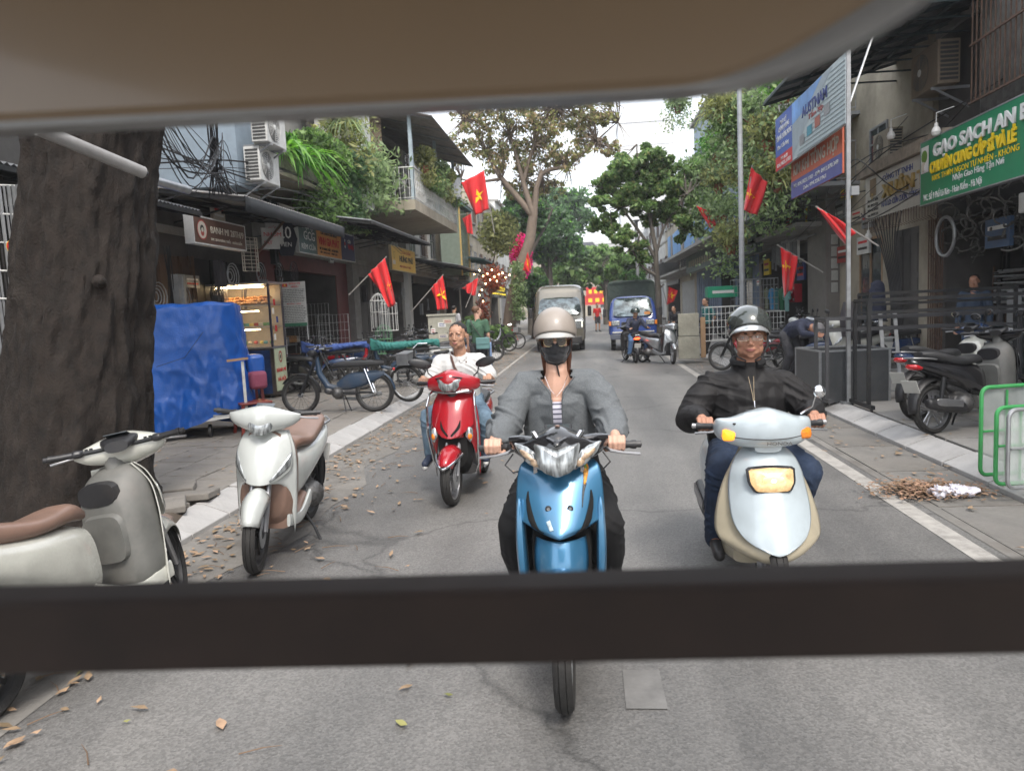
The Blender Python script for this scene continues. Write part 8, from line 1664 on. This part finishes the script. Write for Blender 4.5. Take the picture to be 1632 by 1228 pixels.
# electricity meters, conduits and tan door
for k in range(5):
    p = onX(1327, 382+k*19, 6.36); e = empty('electricity_meter', p, 0, ['topmost', 'second', 'third', 'fourth', 'lowest'][k]+' pale electricity meter box on the beige wall', 'meter', 'electricity meters on the beige wall'); bx('case', (0, 0, 0), (.16, .36, .25), mat('pale grey plastic', (.45, .45, .42), .5, dirt=.3), e, bevel=.01); bx('window', (-.085, 0, .03), (.01, .18, .09), glass, e); bx('terminal_cover', (-.084, 0, -.08), (.012, .28, .05), greym, e)
for k in range(9): o = cable([(6.36, 15.9+k*.06, .3), (6.33, 15.8+k*.07, 1.6), (6.34, 16.1+.1*k, 2.6), (6.3, 15.6+.25*k, 3.5)], .014); tag(o, 'black conduit running down the beige wall past the meters', 'cable', 'conduits on the beige wall')
rb_ = onX(1268, 467, 6.42); e = empty('red_box', rb_, 0, 'bright red fire hose box with white lettering on the bare pillar', 'box'); bx('case', (0, 0, 0), (.22, .62, .56), mat('bright red metal', (.50, .008, .03), .4), e, bevel=.012); text(e, 'HỘP CỨU HỎA', .10, (-.115, .25, .12), (0, -1, 0), UPV, whiteprint, sx=.75); text(e, 'KHẨN CẤP', .09, (-.115, .22, .0), (0, -1, 0), UPV, whiteprint, sx=.75); bx('plate', (-.113, -.17, -.19), (.004, .14, .07), whiteprint, e)
pbox('rendered_pillar', 1, 6.5, 6.15, 20.0, 21.6, 0, 4.2, MATS['grey render']).location.x += .0; tag([o for o in bpy.data.objects if o.name == 'rendered_pillar'][0], 'bare grey rendered pillar behind the red box', 'pillar')
# clothes on hangers
cl = [mat('faded olive cloth', (.15, .17, .10), .9), mat('bright blue cloth', (.03, .22, .45), .9), MATS['teal cloth'], mat('deep green cloth', (.02, .13, .06), .9), mat('pale teal cloth', (.2, .4, .38), .9)]
for k in range(5):
    p = onX(1222+k*8, 462, 6.1); e = empty('hanging_shirt', p, rad(90), ['olive', 'bright blue', 'teal', 'deep green', 'pale teal'][k]+' shirt on a hanger before the clothes shop', 'shirt', 'shirts hanging before the right shop'); b = MB(); b.spine([(-.65, 0, 0, .22, .03, 2.6), (-.3, 0, 0, .21, .04, 2.6), (.0, 0, 0, .20, .04, 2.4), (.06, 0, 0, .08, .03, 2)], 12, 8, 'z')
    for s in (-1, 1): b.cap((s*.18, 0, 0), (s*.30, 0, -.25), .05, .06)
    organic(b, 'shirt', cl[k], e, .018, 1, wrinkle(.012, 26, 9, 6, k)); MB().tube([(-.2, 0, 0), (0, 0, .1), (.2, 0, 0)], .006, 4).build('hanger', whitep, e)
e = empty('clothes_rail', (6.1, 22.5, 3.25), 0, 'rail of dark metal spears and hangings over the clothes shop', 'rail'); MB().bar((0, -1.8, 0), (0, 3.5, 0), .04).build('rail', greym, e)
for k in range(16): MB().bar((0, -.2+k*.2, 0), (0, -.2+k*.2, -.5-.3*random.random()), .03, .06).build('hanging_piece', random.choice([steel, greym, whitep]), e)
# balcony bits: blue boards, dark fascia, teal awning, red sheet, water bags
e = empty('blue_fascia', (5.0, 38, 4.85), 0, 'row of bright blue boards along the upper balcony of the right row', 'fascia'); bb = mat('bright blue board', (.14, .32, .62), .5, var=.12, dirt=.15)
for k in range(14): bx('board', (random.uniform(-.02, .02), -8.6+k*1.25, random.uniform(-.03, .03)), (.04, 1.18 if k % 4 else .6, 1.2), bb if k % 4 else greyw, e)
bx('ledge', (.3, 0, -.75), (1.0, 18, .14), conc, e)
e = empty('dark_fascia', (5.6, 33.5, 3.55), 0, 'dull grey green shop fascia with faint letters under the blue boards', 'sign'); bx('panel', (0, 0, 0), (.2, 17, .85), P('dull grey green', (.085, .11, .10), .7, var=.25, dirt=.4), e)
for k in range(10): bx('faint_letter', (-.105, 7.2-k*.75, 0), (.012, .42, .34), P('faded gold', (.22, .19, .12), .6), e)
awning('awning', 'teal roofed awning over the clothes shop beside the lamp post', 1, 6.4, 4.35, 4.7, 3.95, 20.5, 27, tealm, greym, None, 5, 3)
pbox('red_sheet', 1, 6.0, 5.9, 19.2, 20.2, 4.2, 5.4, redprint); o = [q for q in bpy.data.objects if q.name == 'red_sheet'][0]; tag(o, 'panel of dark red corrugated sheet beside the grey pillar', 'panel')
e = empty('steel_balcony', (0, 0, 0), 0, 'grey steel balcony cage with tall railing on the right row above the flag', 'balcony'); pbox('floor', 1, 6.5, 5.1, 18.6, 22.6, 4.2, 4.3, greym, e); railing(1, 5.15, 18.6, 22.6, 5.9, 1.0, e, steel, .16, 6.4); railing(1, 5.15, 18.6, 22.6, 4.3, .9, e, steel, .3, 6.4)
for y in (18.6, 20.6, 22.6): MB().bar((5.15, y, 4.2), (5.15, y, 7.4), .06).build('post', greym, e)
pbox('floor', 1, 6.5, 5.1, 18.6, 22.6, 5.8, 5.88, greym, e); bx('water_bags', (5.3, 20.6, 4.75), (.3, 1.6, .7), mat('pale plastic bags', (.35, .5, .5), .3, var=.4, vs_=8), e, bevel=.08)
e = empty('steel_balcony', (0, 0, 0), 0, 'upper plant filled balcony with thin white pipes on the right row', 'balcony')
for z in (6.9, 9.0):
    pbox('floor', 1, 6.5, 5.2, 22.8, 28.8, z, z+.1, conc, e); railing(1, 5.25, 22.8, 28.8, z+.1, .9, e, steel, .18, 6.4)
for y in (22.9, 25.8, 28.7): MB().bar((5.25, y, 6.9), (5.25, y, 11), .05).build('post', whitep, e)
# lamp posts
e = empty('lamp_post', (3.74, 18.5, PZ), 0, 'tall pale grey steel lamp post on the right kerb', 'lamp post'); MB().tube([(0, 0, 0), (0, 0, 9)], [.072, .05], 16).build('shaft', mat('pale grey paint', (.36, .38, .40), .5, .2, dirt=.3), e); bx('base', (0, 0, .12), (.3, .3, .24), conc, e, bevel=.02); MB().tube([(0, 0, 8.6), (-1, 0, 9.1), (-1.8, 0, 9.2)], .035, 8).build('arm', greym, e); MB().ell((-2.0, 0, 9.18), (.3, .1, .06)).build('lamp_head', greym, e); MB().tube([(0, 0, 1.9), (0, 0, 1.95)], .082, 16).build('band', steel, e)
p = onY(1016, 430, 40); e = empty('lamp_post', (p.x, 40, PZ), 0, 'farther slim grey lamp post rising behind the blue truck', 'lamp post'); MB().tube([(0, 0, 0), (0, 0, 5.8)], .09, 10).build('shaft', greym, e); MB().ell((0, -.2, 5.8), (.2, .3, .07)).build('lamp_head', greym, e)
# cabinet, crates, cages
p = onZ(1100, 572, PZ); e = empty('concrete_cabinet', (p.x, p.y+.2, PZ), rad(-6), 'weathered pale concrete cabinet at the right kerb between two people', 'cabinet'); bx('lower_block', (0, 0, .34), (.62, .4, .66), P('weathered concrete', (.28, .27, .22), .9, var=.2, dirt=.5), e, bevel=.01); bx('upper_block', (0, 0, 1.02), (.60, .38, .66), P('weathered concrete', (.28, .27, .22), .9), e, bevel=.01); bx('wooden_back', (.42, .1, .62), (.14, .3, 1.2), P('bare wood', (.35, .22, .12), .7), e); e.scale = (.88,)*3
e = empty('green_carton', onY(1150, 465, 22), 0, 'green carton with white band on top of the cages', 'carton'); bx('box', (0, 0, 0), (.85, .5, .32), mat('bright green carton', (.02, .30, .16), .5), e, bevel=.01); bx('band', (0, -.255, 0), (.6, .006, .08), whiteprint, e)
for k, (px, py, w, h) in enumerate([(1163, 515, 1.3, .9), (1215, 520, 1.2, .8), (1205, 470, 1.2, .9)]): wire_grid(['white wire cage with oval scroll standing under the green carton', 'second white wire cage near the lamp post', 'dark ornate wire gate panel behind the lamp post'][k], onY(px, py, 20.5+k*.5), w, h, 12, 5, 0, whitep if k < 2 else greym, d=.5, r=.008)
# steel barriers wrapped in film at the right edge
def barrier(label, A, Bp, H_, m, film=True):
    A, Bp = V(A), V(Bp); e = empty('barrier', A, math.atan2((Bp-A).y, (Bp-A).x), label, 'barrier'); L = (Bp-A).length; r_ = .06; pts = []
    for (cx, cz, a0) in ((r_, r_, PI), (L-r_, r_, 1.5*PI), (L-r_, H_-r_, 0), (r_, H_-r_, .5*PI)):
        for k in range(5): t = a0+k*PI/8; pts.append((cx+r_*math.cos(t), 0, cz+r_*math.sin(t)))
    MB().tube(pts, .016, 8, close=True).build('frame', m, e)
    for k in range(1, 5): MB().tube([(L*k/5, 0, .03), (L*k/5, 0, H_-.03)], .010, 6).build('upright', m, e)
    MB().tube([(.02, 0, H_*.5), (L-.02, 0, H_*.5)], .010, 6).build('rail', m, e)
    if film: MB().grid([[(x, .02+.008*math.sin(x*30+z*9), z) for x in np.linspace(.01, L-.01, 24)] for z in np.linspace(.02, H_-.02, 20)]).build('plastic_film', mat('cling film', (.62, .66, .64), .15, alpha=.42, var=.1), e)
    e.rotation_euler.x = 0; return e
gb = mat('bright green tube', (.05, .30, .09), .4, dirt=.2); g1 = onZ(1562, 757, PZ); g2 = onZ(1586, 772, PZ); g3 = onZ(1605, 778, PZ)
barrier('tall green tube barrier wrapped in film, rearmost of the three', g1, g1+V((1.1, .25, 0)), .72, gb); barrier('middle green tube barrier leaning on the tall one', g2, g2+V((1.0, .22, 0)), .60, gb); barrier('front grey wire barrier wrapped in plastic film', g3, g3+V((1.0, .2, 0)), .60, steel)
# heap of swept leaves with a torn plastic bag
p = onZ(1478, 785, .01); pts = [(p.x+RNG.normal()*.20, p.y+RNG.normal()*.13, .02+abs(RNG.normal())*.035) for _ in range(900)]; e = flat_leaves('swept_leaves', pts, .055, mat('russet leaf', (.25, .155, .095), .8, var=.5, vs_=30, isl=.5))
p = onZ(1528, 788, .03); b = MB()
for k in range(9): b.ell((RNG.normal()*.09, RNG.normal()*.05, .03), (RNG.uniform(.05, .11), RNG.uniform(.03, .07), RNG.uniform(.015, .05)), rotm(RNG.uniform(-.5, .5), RNG.uniform(-.5, .5), RNG.uniform(0, 3)))
o = organic(b, 'plastic_bag', mat('white plastic bag', (.62, .60, .66), .3, coat=.3), None, .009, 1, lambda co: wrinkle(.016, 60, 45, 70, 2)(co)+wrinkle(.008, -120, 90, 60, 1)(co)); o.location = p; tag(o, 'crumpled white plastic bag at the edge of the swept leaves', 'bag')
# parked motorbikes along the right
near = make_parked('dark scooter with pale leg shield at the right edge, only its handlebar in view', glossb, p_seat, p_gwhite, steer=.2, mirrors=False, headm=alu); by_wheels(near, (5.35, 7.6, PZ), rad(150), lean=.05)
second = make_parked('dark red tailed scooter standing just behind the black one', p_navy, p_seat, p_gwhite, steer=-.1, mirrors=True, headm=alu); by_wheels(second, (4.95, 9.7, PZ), rad(118), lean=.05)
sl = onZ(1076, 580); sv = make_parked('silver scooter with cast white wheels parked beside the truck', p_silver, p_seat, blackp, steer=rad(-35), mirrors=True, headm=P('pale wheel paint', (.5, .5, .5), .4, .4), wheelst='cast'); by_wheels(sv, (sl.x, sl.y), rad(38), lean=.08)
for k, (px, py, an, c_, lab) in enumerate([(1150, 590, -120, p_red, 'red and white motorbike with yellow leg guard behind the man in glasses'), (1252, 590, -100, p_white, 'pale scooter in the row before the grey pillar'), (1278, 588, -95, p_silver, 'silver scooter beside the beige house'), (1232, 592, -105, p_navy, 'navy motorbike in the row before the cages'), (1185, 580, -110, p_red, 'dark red motorbike near the lamp post'), (1318, 605, -60, p_gwhite, 'cream scooter with chrome rack near the meters')]):
    p = onZ(px, py, PZ); o = make_moped(lab, c_, p_seat) if k in (0, 3, 4) else make_parked(lab, c_, p_seat, blackp, mirrors=True, small=True); put(o, p, rad(an), 1.0)
# flags
def flag(label, cor, Y, pole, star, sr, rip=.05, n=1.5, m=None):
    C4 = [onY(x, y, Y) for x, y in cor]; e = empty('flag', C4[0], 0, label, 'flag'); o_ = V(C4[0]); N = 18; rows = []
    def sp(u, v):
        p = (C4[0]*(1-u)+C4[1]*u)*(1-v)+(C4[3]*(1-u)+C4[2]*u)*v; return p-o_+V((.25*rip*math.sin(u*9*n+v*2), rip*math.sin(u*7*n+v*3)*(0.3+v), 0))
    MB().grid([[sp(i/N, j/N) for i in range(N+1)] for j in range(N+1)]).build('cloth', m or redflag, e, ang=80, solid=.004)
    if star:
        w = ((C4[1]-C4[0]).length+(C4[2]-C4[3]).length)/2; h = ((C4[3]-C4[0]).length+(C4[2]-C4[1]).length)/2; pts = []
        for k in range(10): a = PI/2+k*PI/5; r_ = sr if k % 2 == 0 else sr*.40; u, v = star[0]+r_*math.cos(a)/w, star[1]-r_*math.sin(a)/h; pts.append(sp(min(1, max(0, u)), min(1, max(0, v)))+V((0, -.008, 0)))
        c = sp(*star)+V((0, -.010, 0)); MB().add([c]+pts, [(0, 1+k, 1+(k+1) % 10) for k in range(10)]).build('star', mat('yellow star cloth', (.85, .55, .01), .6, var=.03), e)
    if pole: a, b_ = onY(*pole[0], Y+.04)-o_, onY(*pole[1], Y+.04 if len(pole) < 3 else pole[2])-o_; MB().tube([a, b_], .014, 8).build('pole', P('grey pole', (.3, .28, .26), .6), e)
    return e
flag('large red flag with yellow star flying highest on the left side', [(735, 291), (771, 272), (779, 333), (757, 344)], 25, [(770, 270), (788, 372)], (.52, .55), .24, .06)
flag('red flag hanging from the shop left of the yellow sign', [(586, 437), (614, 411), (631, 484), (621, 490)], 16.5, [(616, 409), (556, 470)], (.75, .58), .10, .09, 2)
flag('small red flag below the large one', [(737, 348), (750, 341), (754, 374), (744, 371)], 29, [(751, 340), (705, 345)], None, 0)
flag('red flag with bright star in front of the beige cabinet', [(687, 459), (706, 439), (714, 492), (697, 494)], 20, [(707, 437), (655, 497)], (.68, .52), .20, .07, 2)
flag('twisted dark red flag near the restaurant sign', [(736, 459), (761, 443), (757, 472), (745, 466)], 24, [(762, 441), (742, 490)], None, 0, .12)
flag('small red flag with star on the leaning tree', [(833, 430), (841, 402), (847, 428), (842, 434)], 31, None, (.72, .5), .22)
flag('red flag with yellow star on the balcony right of the lamp post', [(1197, 267), (1222, 290), (1207, 344), (1184, 335)], 17, [(1199, 263), (1188, 352)], (.25, .62), .16, .07)
flag('narrow folded red flag left of the lamp post', [(1110, 328), (1124, 334), (1144, 357), (1132, 365)], 24, [(1109, 325), (1150, 366)], None, 0, .05)
flag('long red flag with star hanging over the red box', [(1244, 394), (1270, 409), (1263, 458), (1249, 474)], 16, [(1238, 390), (1312, 434)], (.32, .40), .15, .07)
flag('folded red flag hanging across the post beside the meters', [(1302, 331), (1318, 340), (1364, 369), (1347, 390)], 12.2, [(1300, 329), (1400, 392)], None, 0, .06)
flag('small red flag with emblem behind the silver scooter', [(1066, 457), (1080, 463), (1074, 480), (1062, 486)], 28, [(1056, 456), (1066, 500)], (.45, .5), .16, .04)
flag('red flag end showing under the cart frame by the roof edge', [(1240, 112), (1294, 103), (1262, 121), (1236, 124)], 15.5, [(1236, 110), (1300, 100)], None, 0, .05)
# ---------------- van and truck ----------------
def vehicle_wheel(parent, x, y, R=.34, w=.2): 
    o = MB().lathe([(R*.62, -w/2), (R*.93, -w/2), (R, -w*.3), (R, w*.3), (R*.93, w/2), (R*.62, w/2)], (0, 0, 0), 'x', 28, closed=True).build('wheel', rubber, parent, loc=(x, y, R)); MB().lathe([(.01, -w*.3), (R*.62, -w*.2), (R*.62, w*.2), (.01, w*.3)], (0, 0, 0), 'x', 20).build('rim', alu, o); return o
def car_shell(rows, nm, m, parent, p=4.5):
    b = MB(); b.spine([(y, 0, (z0+z1)/2, w, (z1-z0)/2, p) for y, w, z0, z1 in rows], 40, 46); return b.build(nm, m, parent, ang=40)
v = empty('van', (-1.02, 27.3, 0), rad(1), 'tall silver grey passenger van with lit headlight driving towards the camera', 'van')
pv_ = paint('champagne grey paint', (.20, .185, .15), metal=.5); car_shell([(0, .82, .38, .95), (.12, .92, .32, 1.12), (.75, .96, .30, 1.30), (1.45, .97, .30, 2.10), (1.75, .96, .30, 2.42), (2.4, .96, .30, 2.50), (5.2, .95, .32, 2.48), (5.5, .9, .4, 2.4)], 'body', pv_, v, 6)
refl = mat('reflecting windscreen', (.11, .14, .15), .06, .6, var=.9, vs_=5, coat=1); dome([(-.82, -.42), (.82, -.42), (.74, .40), (0, .44), (-.74, .40)][::-1], (0, .99, 1.68), (1, 0, 0), (0, .62, .78), .06, refl, 'windscreen', v).data.flip_normals()
bx('grille', (0, -.02, .78), (.9, .06, .26), blackp, v, bevel=.02); bx('bumper', (0, -.03, .42), (1.6, .1, .26), blackp, v, bevel=.03); bx('licence_plate', (0, -.09, .46), (.5, .01, .12), plate, v); bx('badge', (0, -.06, .84), (.18, .02, .06), chrome, v)
for s in (-1, 1):
    hl = bx('headlight', (s*.68, .02, 1.0), (.32, .12, .34), lensm, v, s*.25, bevel=.03); 
    for (dx, dz, w_, h_) in ((0, .12, .24, .018), (s*.12, 0, .018, .24)): bx('light_strip', (dx, -.065, dz), (w_, .01, h_), mat('daytime light', (1, .95, .8), .4, emit=1.5, ecol=(1, .92, .7)), hl)
    vehicle_wheel(v, s*.80, .95); vehicle_wheel(v, s*.80, 4.5); bx('mirror', (s*1.12, 1.05, 1.45), (.14, .12, .38), blackp, v, bevel=.03); bx('side_window', (s*.972, 2.0, 1.75), (.012, 1.0, .6), glass, v); bx('side_window', (s*.968, 3.6, 1.8), (.012, 1.6, .55), glass, v)
MB().bar((-.6, .78, 1.32), (.1, .74, 1.28), .02).build('wiper', blackp, v)
t = empty('truck', (1.58, 26.4, 0), rad(-2), 'blue light truck with a grey green canvas cover parked on the right', 'truck'); bt = paint('truck blue paint', (.035, .07, .26), dirt=.2)
car_shell([(0, .74, .42, 1.15), (.06, .82, .40, 1.25), (.18, .83, .40, 1.5), (.36, .80, .40, 1.84), (.7, .79, .40, 1.92), (1.45, .78, .45, 1.90)], 'cab', bt, t, 5)
dome([(-.70, -.36), (.70, -.36), (.62, .34), (0, .36), (-.62, .34)][::-1], (0, .10, 1.54), (1, 0, 0), (0, .42, .9), .05, refl, 'windscreen', t).data.flip_normals(); bx('bumper', (0, -.05, .50), (1.6, .12, .18), mat('grey bumper', (.09, .10, .13), .5), t, bevel=.02); bx('white_band', (0, -.02, .66), (1.45, .06, .04), whitep, t); bx('permit', (.5, -.04, 1.30), (.2, .01, .1), P('orange permit', (.6, .25, .08), .6), t); bx('grille', (0, -.015, .95), (.8, .05, .12), blackp, t)
for s in (-1, 1):
    bx('headlight', (s*.60, -.01, .98), (.30, .06, .17), lensm, t, bevel=.02); bx('indicator', (s*.80, .03, .98), (.08, .08, .15), amber, t); vehicle_wheel(t, s*.70, .55, .30, .17); vehicle_wheel(t, s*.70, 3.1, .30, .17); bx('mirror', (s*.98, .25, 1.35), (.12, .08, .28), blackp, t, bevel=.02)
    MB().tube([(s*.80, .3, 1.42), (s*.95, .25, 1.42)], .012, 6).build('mirror_arm', blackp, t)
bx('load_bed', (0, 2.75, .78), (1.72, 2.6, .45), bt, t)
b = MB(); b.spine([(1.42, 0, 1.70, .80, .72, 8), (1.5, 0, 1.72, .88, .78, 8), (2.4, 0, 1.70, .86, .76, 8), (3.2, 0, 1.72, .88, .78, 8), (4.0, 0, 1.70, .86, .76, 8), (4.05, 0, 1.68, .80, .70, 8)], 40, 34); organic(b, 'canvas_cover', mat('grey green canvas', (.075, .10, .085), .85, var=.2, bump=.3, dirt=.3), t, .03, 2, wrinkle(.014, 9, 14, 6, 1))
MB().bar((-.80, 1.40, 2.40), (.80, 1.40, 2.40), .03).build('canvas_hoop', P('dark green steel', (.03, .05, .04), .5), t)
# small clutter along both fronts
for k in range(34):
    s = random.choice((-1, 1, 1)); y = random.uniform(11, 30); z = random.uniform(1.9, 4.2); d = (6.42 if s > 0 else 7.3); w, h = random.uniform(.25, .9), random.uniform(.2, .6); m_ = random.choice([whitep, creamp, redprint, blueprint, greym, bluem, tealm, darkred, yel]); e = empty('small_sign', (s*d, y, z), 0, random.choice(['small faded', 'narrow worn', 'plain little'])+' '+m_.name.split()[0]+' board fixed to the '+('right' if s > 0 else 'left')+' shopfronts', 'sign', 'small boards on the shopfronts'); bx('panel', (0, 0, 0), (.06, w, h), m_, e)
    for q in range(2): bx('stripe', (-s*.034, 0, h*.18-q*h*.36), (.006, w*.75, h*.14), random.choice([whiteprint, blackprint, redprint]), e)
for k in range(11):
    y0 = random.uniform(9, 20); o = cable([(6.3, y0, random.uniform(3.4, 5)), (5.6, y0+2.5, random.uniform(3.0, 4.4)), (5.4, y0+5, random.uniform(3.0, 4.4)), (6.2, y0+8, random.uniform(3.4, 5.2))], random.choice((.007, .012, .016))); tag(o, 'dark drooping cable along the right fronts', 'cable', 'drooping cables of the right row')
for k, (d, y, z) in enumerate([(6.2, 16.2, 4.6), (6.3, 24.6, 5.2), (6.2, 31, 6.9), (6.1, 19.4, 6.6), (6.3, 27.5, 9.4)]): aircon(['grey', 'dusty', 'high', 'sooty', 'topmost'][k]+' air conditioner on the right row '+['above the meters', 'behind the balcony pots', 'over the blue boards', 'beside the red sheet', 'under the roof edge'][k], (d, y, z), rad(-90), 1.0, greym if k % 2 else creamw)
e = empty('workshop_goods', (6.9, 12.6, PZ), 0, 'dim stacks of tubes, trolleys and boxes filling the open workshop', 'goods')
for k in range(26): h = random.uniform(.3, 1.5); bx('stacked_item', (random.uniform(.2, 1.9), random.uniform(-1.7, 1.6), h/2), (random.uniform(.1, .5), random.uniform(.1, .4), h), random.choice([blackm, greym, rustm, steel, bluem, darkred]), e, random.uniform(0, 1))
for k in range(18): x, y = random.uniform(.1, .6), random.uniform(-1.8, 1.8); MB().tube([(x, y, 0), (x+.1, y+random.uniform(-.1, .1), random.uniform(1.5, 2.7))], .018, 6).build('leaning_rod', random.choice([steel, rustm, blackm]), e)
nm_ = ['black', 'grey', 'wine red', 'navy', 'dusty white', 'silver']; cs_ = [glossb, p_greyin, p_red, p_navy, p_white, p_silver]; base_ = [make_moped('x', c, p_seat) for c in cs_]
n_ = 0
for s, ys in ((-1, (14.6, 15.5, 17.5, 18.6, 20.9, 22.0, 23.1, 24.6, 26.0)), (1, (15.2, 16.1, 17.1, 19.6, 21.0, 28.5, 29.6, 30.8, 33.0, 35.0))):
    for i, y in enumerate(ys):
        k = n_ % 6; lab = nm_[k]+' motorbike in the '+('left' if s < 0 else 'right')+' pavement row, '+['near the maroon shop', 'by the bird cages', 'past the yellow sign', 'before the narrow white house'][min(3, i//3)] if s < 0 else nm_[k]+' motorbike in the right pavement row, '+['by the meters', 'near the clothes shop', 'under the blue boards', 'beyond the blue boards'][min(3, i//3)]
        pos = (s*(5.0 if s < 0 else 5.3)+random.uniform(-.2, .2), y, PZ); o = base_[k] if n_ < 6 else copy_tree(base_[k]); o['label'] = lab; o['group'] = 'motorbikes parked along the pavements'; put(o, pos, (rad(-80) if s > 0 else rad(80))+random.uniform(-.3, .3), random.uniform(.98, 1.05)); n_ += 1
# thin city haze: one closed box of air round the street
hz = MB().box((0, 68, 12), (150, 160, 28)).build('haze', None); tag(hz, kind='stuff'); hz.data.materials.clear()
hm = bpy.data.materials.new('haze'); hm.use_nodes = True; t = hm.node_tree; t.nodes.clear(); pv__ = t.nodes.new('ShaderNodeVolumePrincipled'); pv__.inputs['Color'].default_value = (.92, .95, 1, 1); pv__.inputs['Density'].default_value = .0010; ou = t.nodes.new('ShaderNodeOutputMaterial'); t.links.new(pv__.outputs[0], ou.inputs['Volume']); hz.data.materials.append(hm)
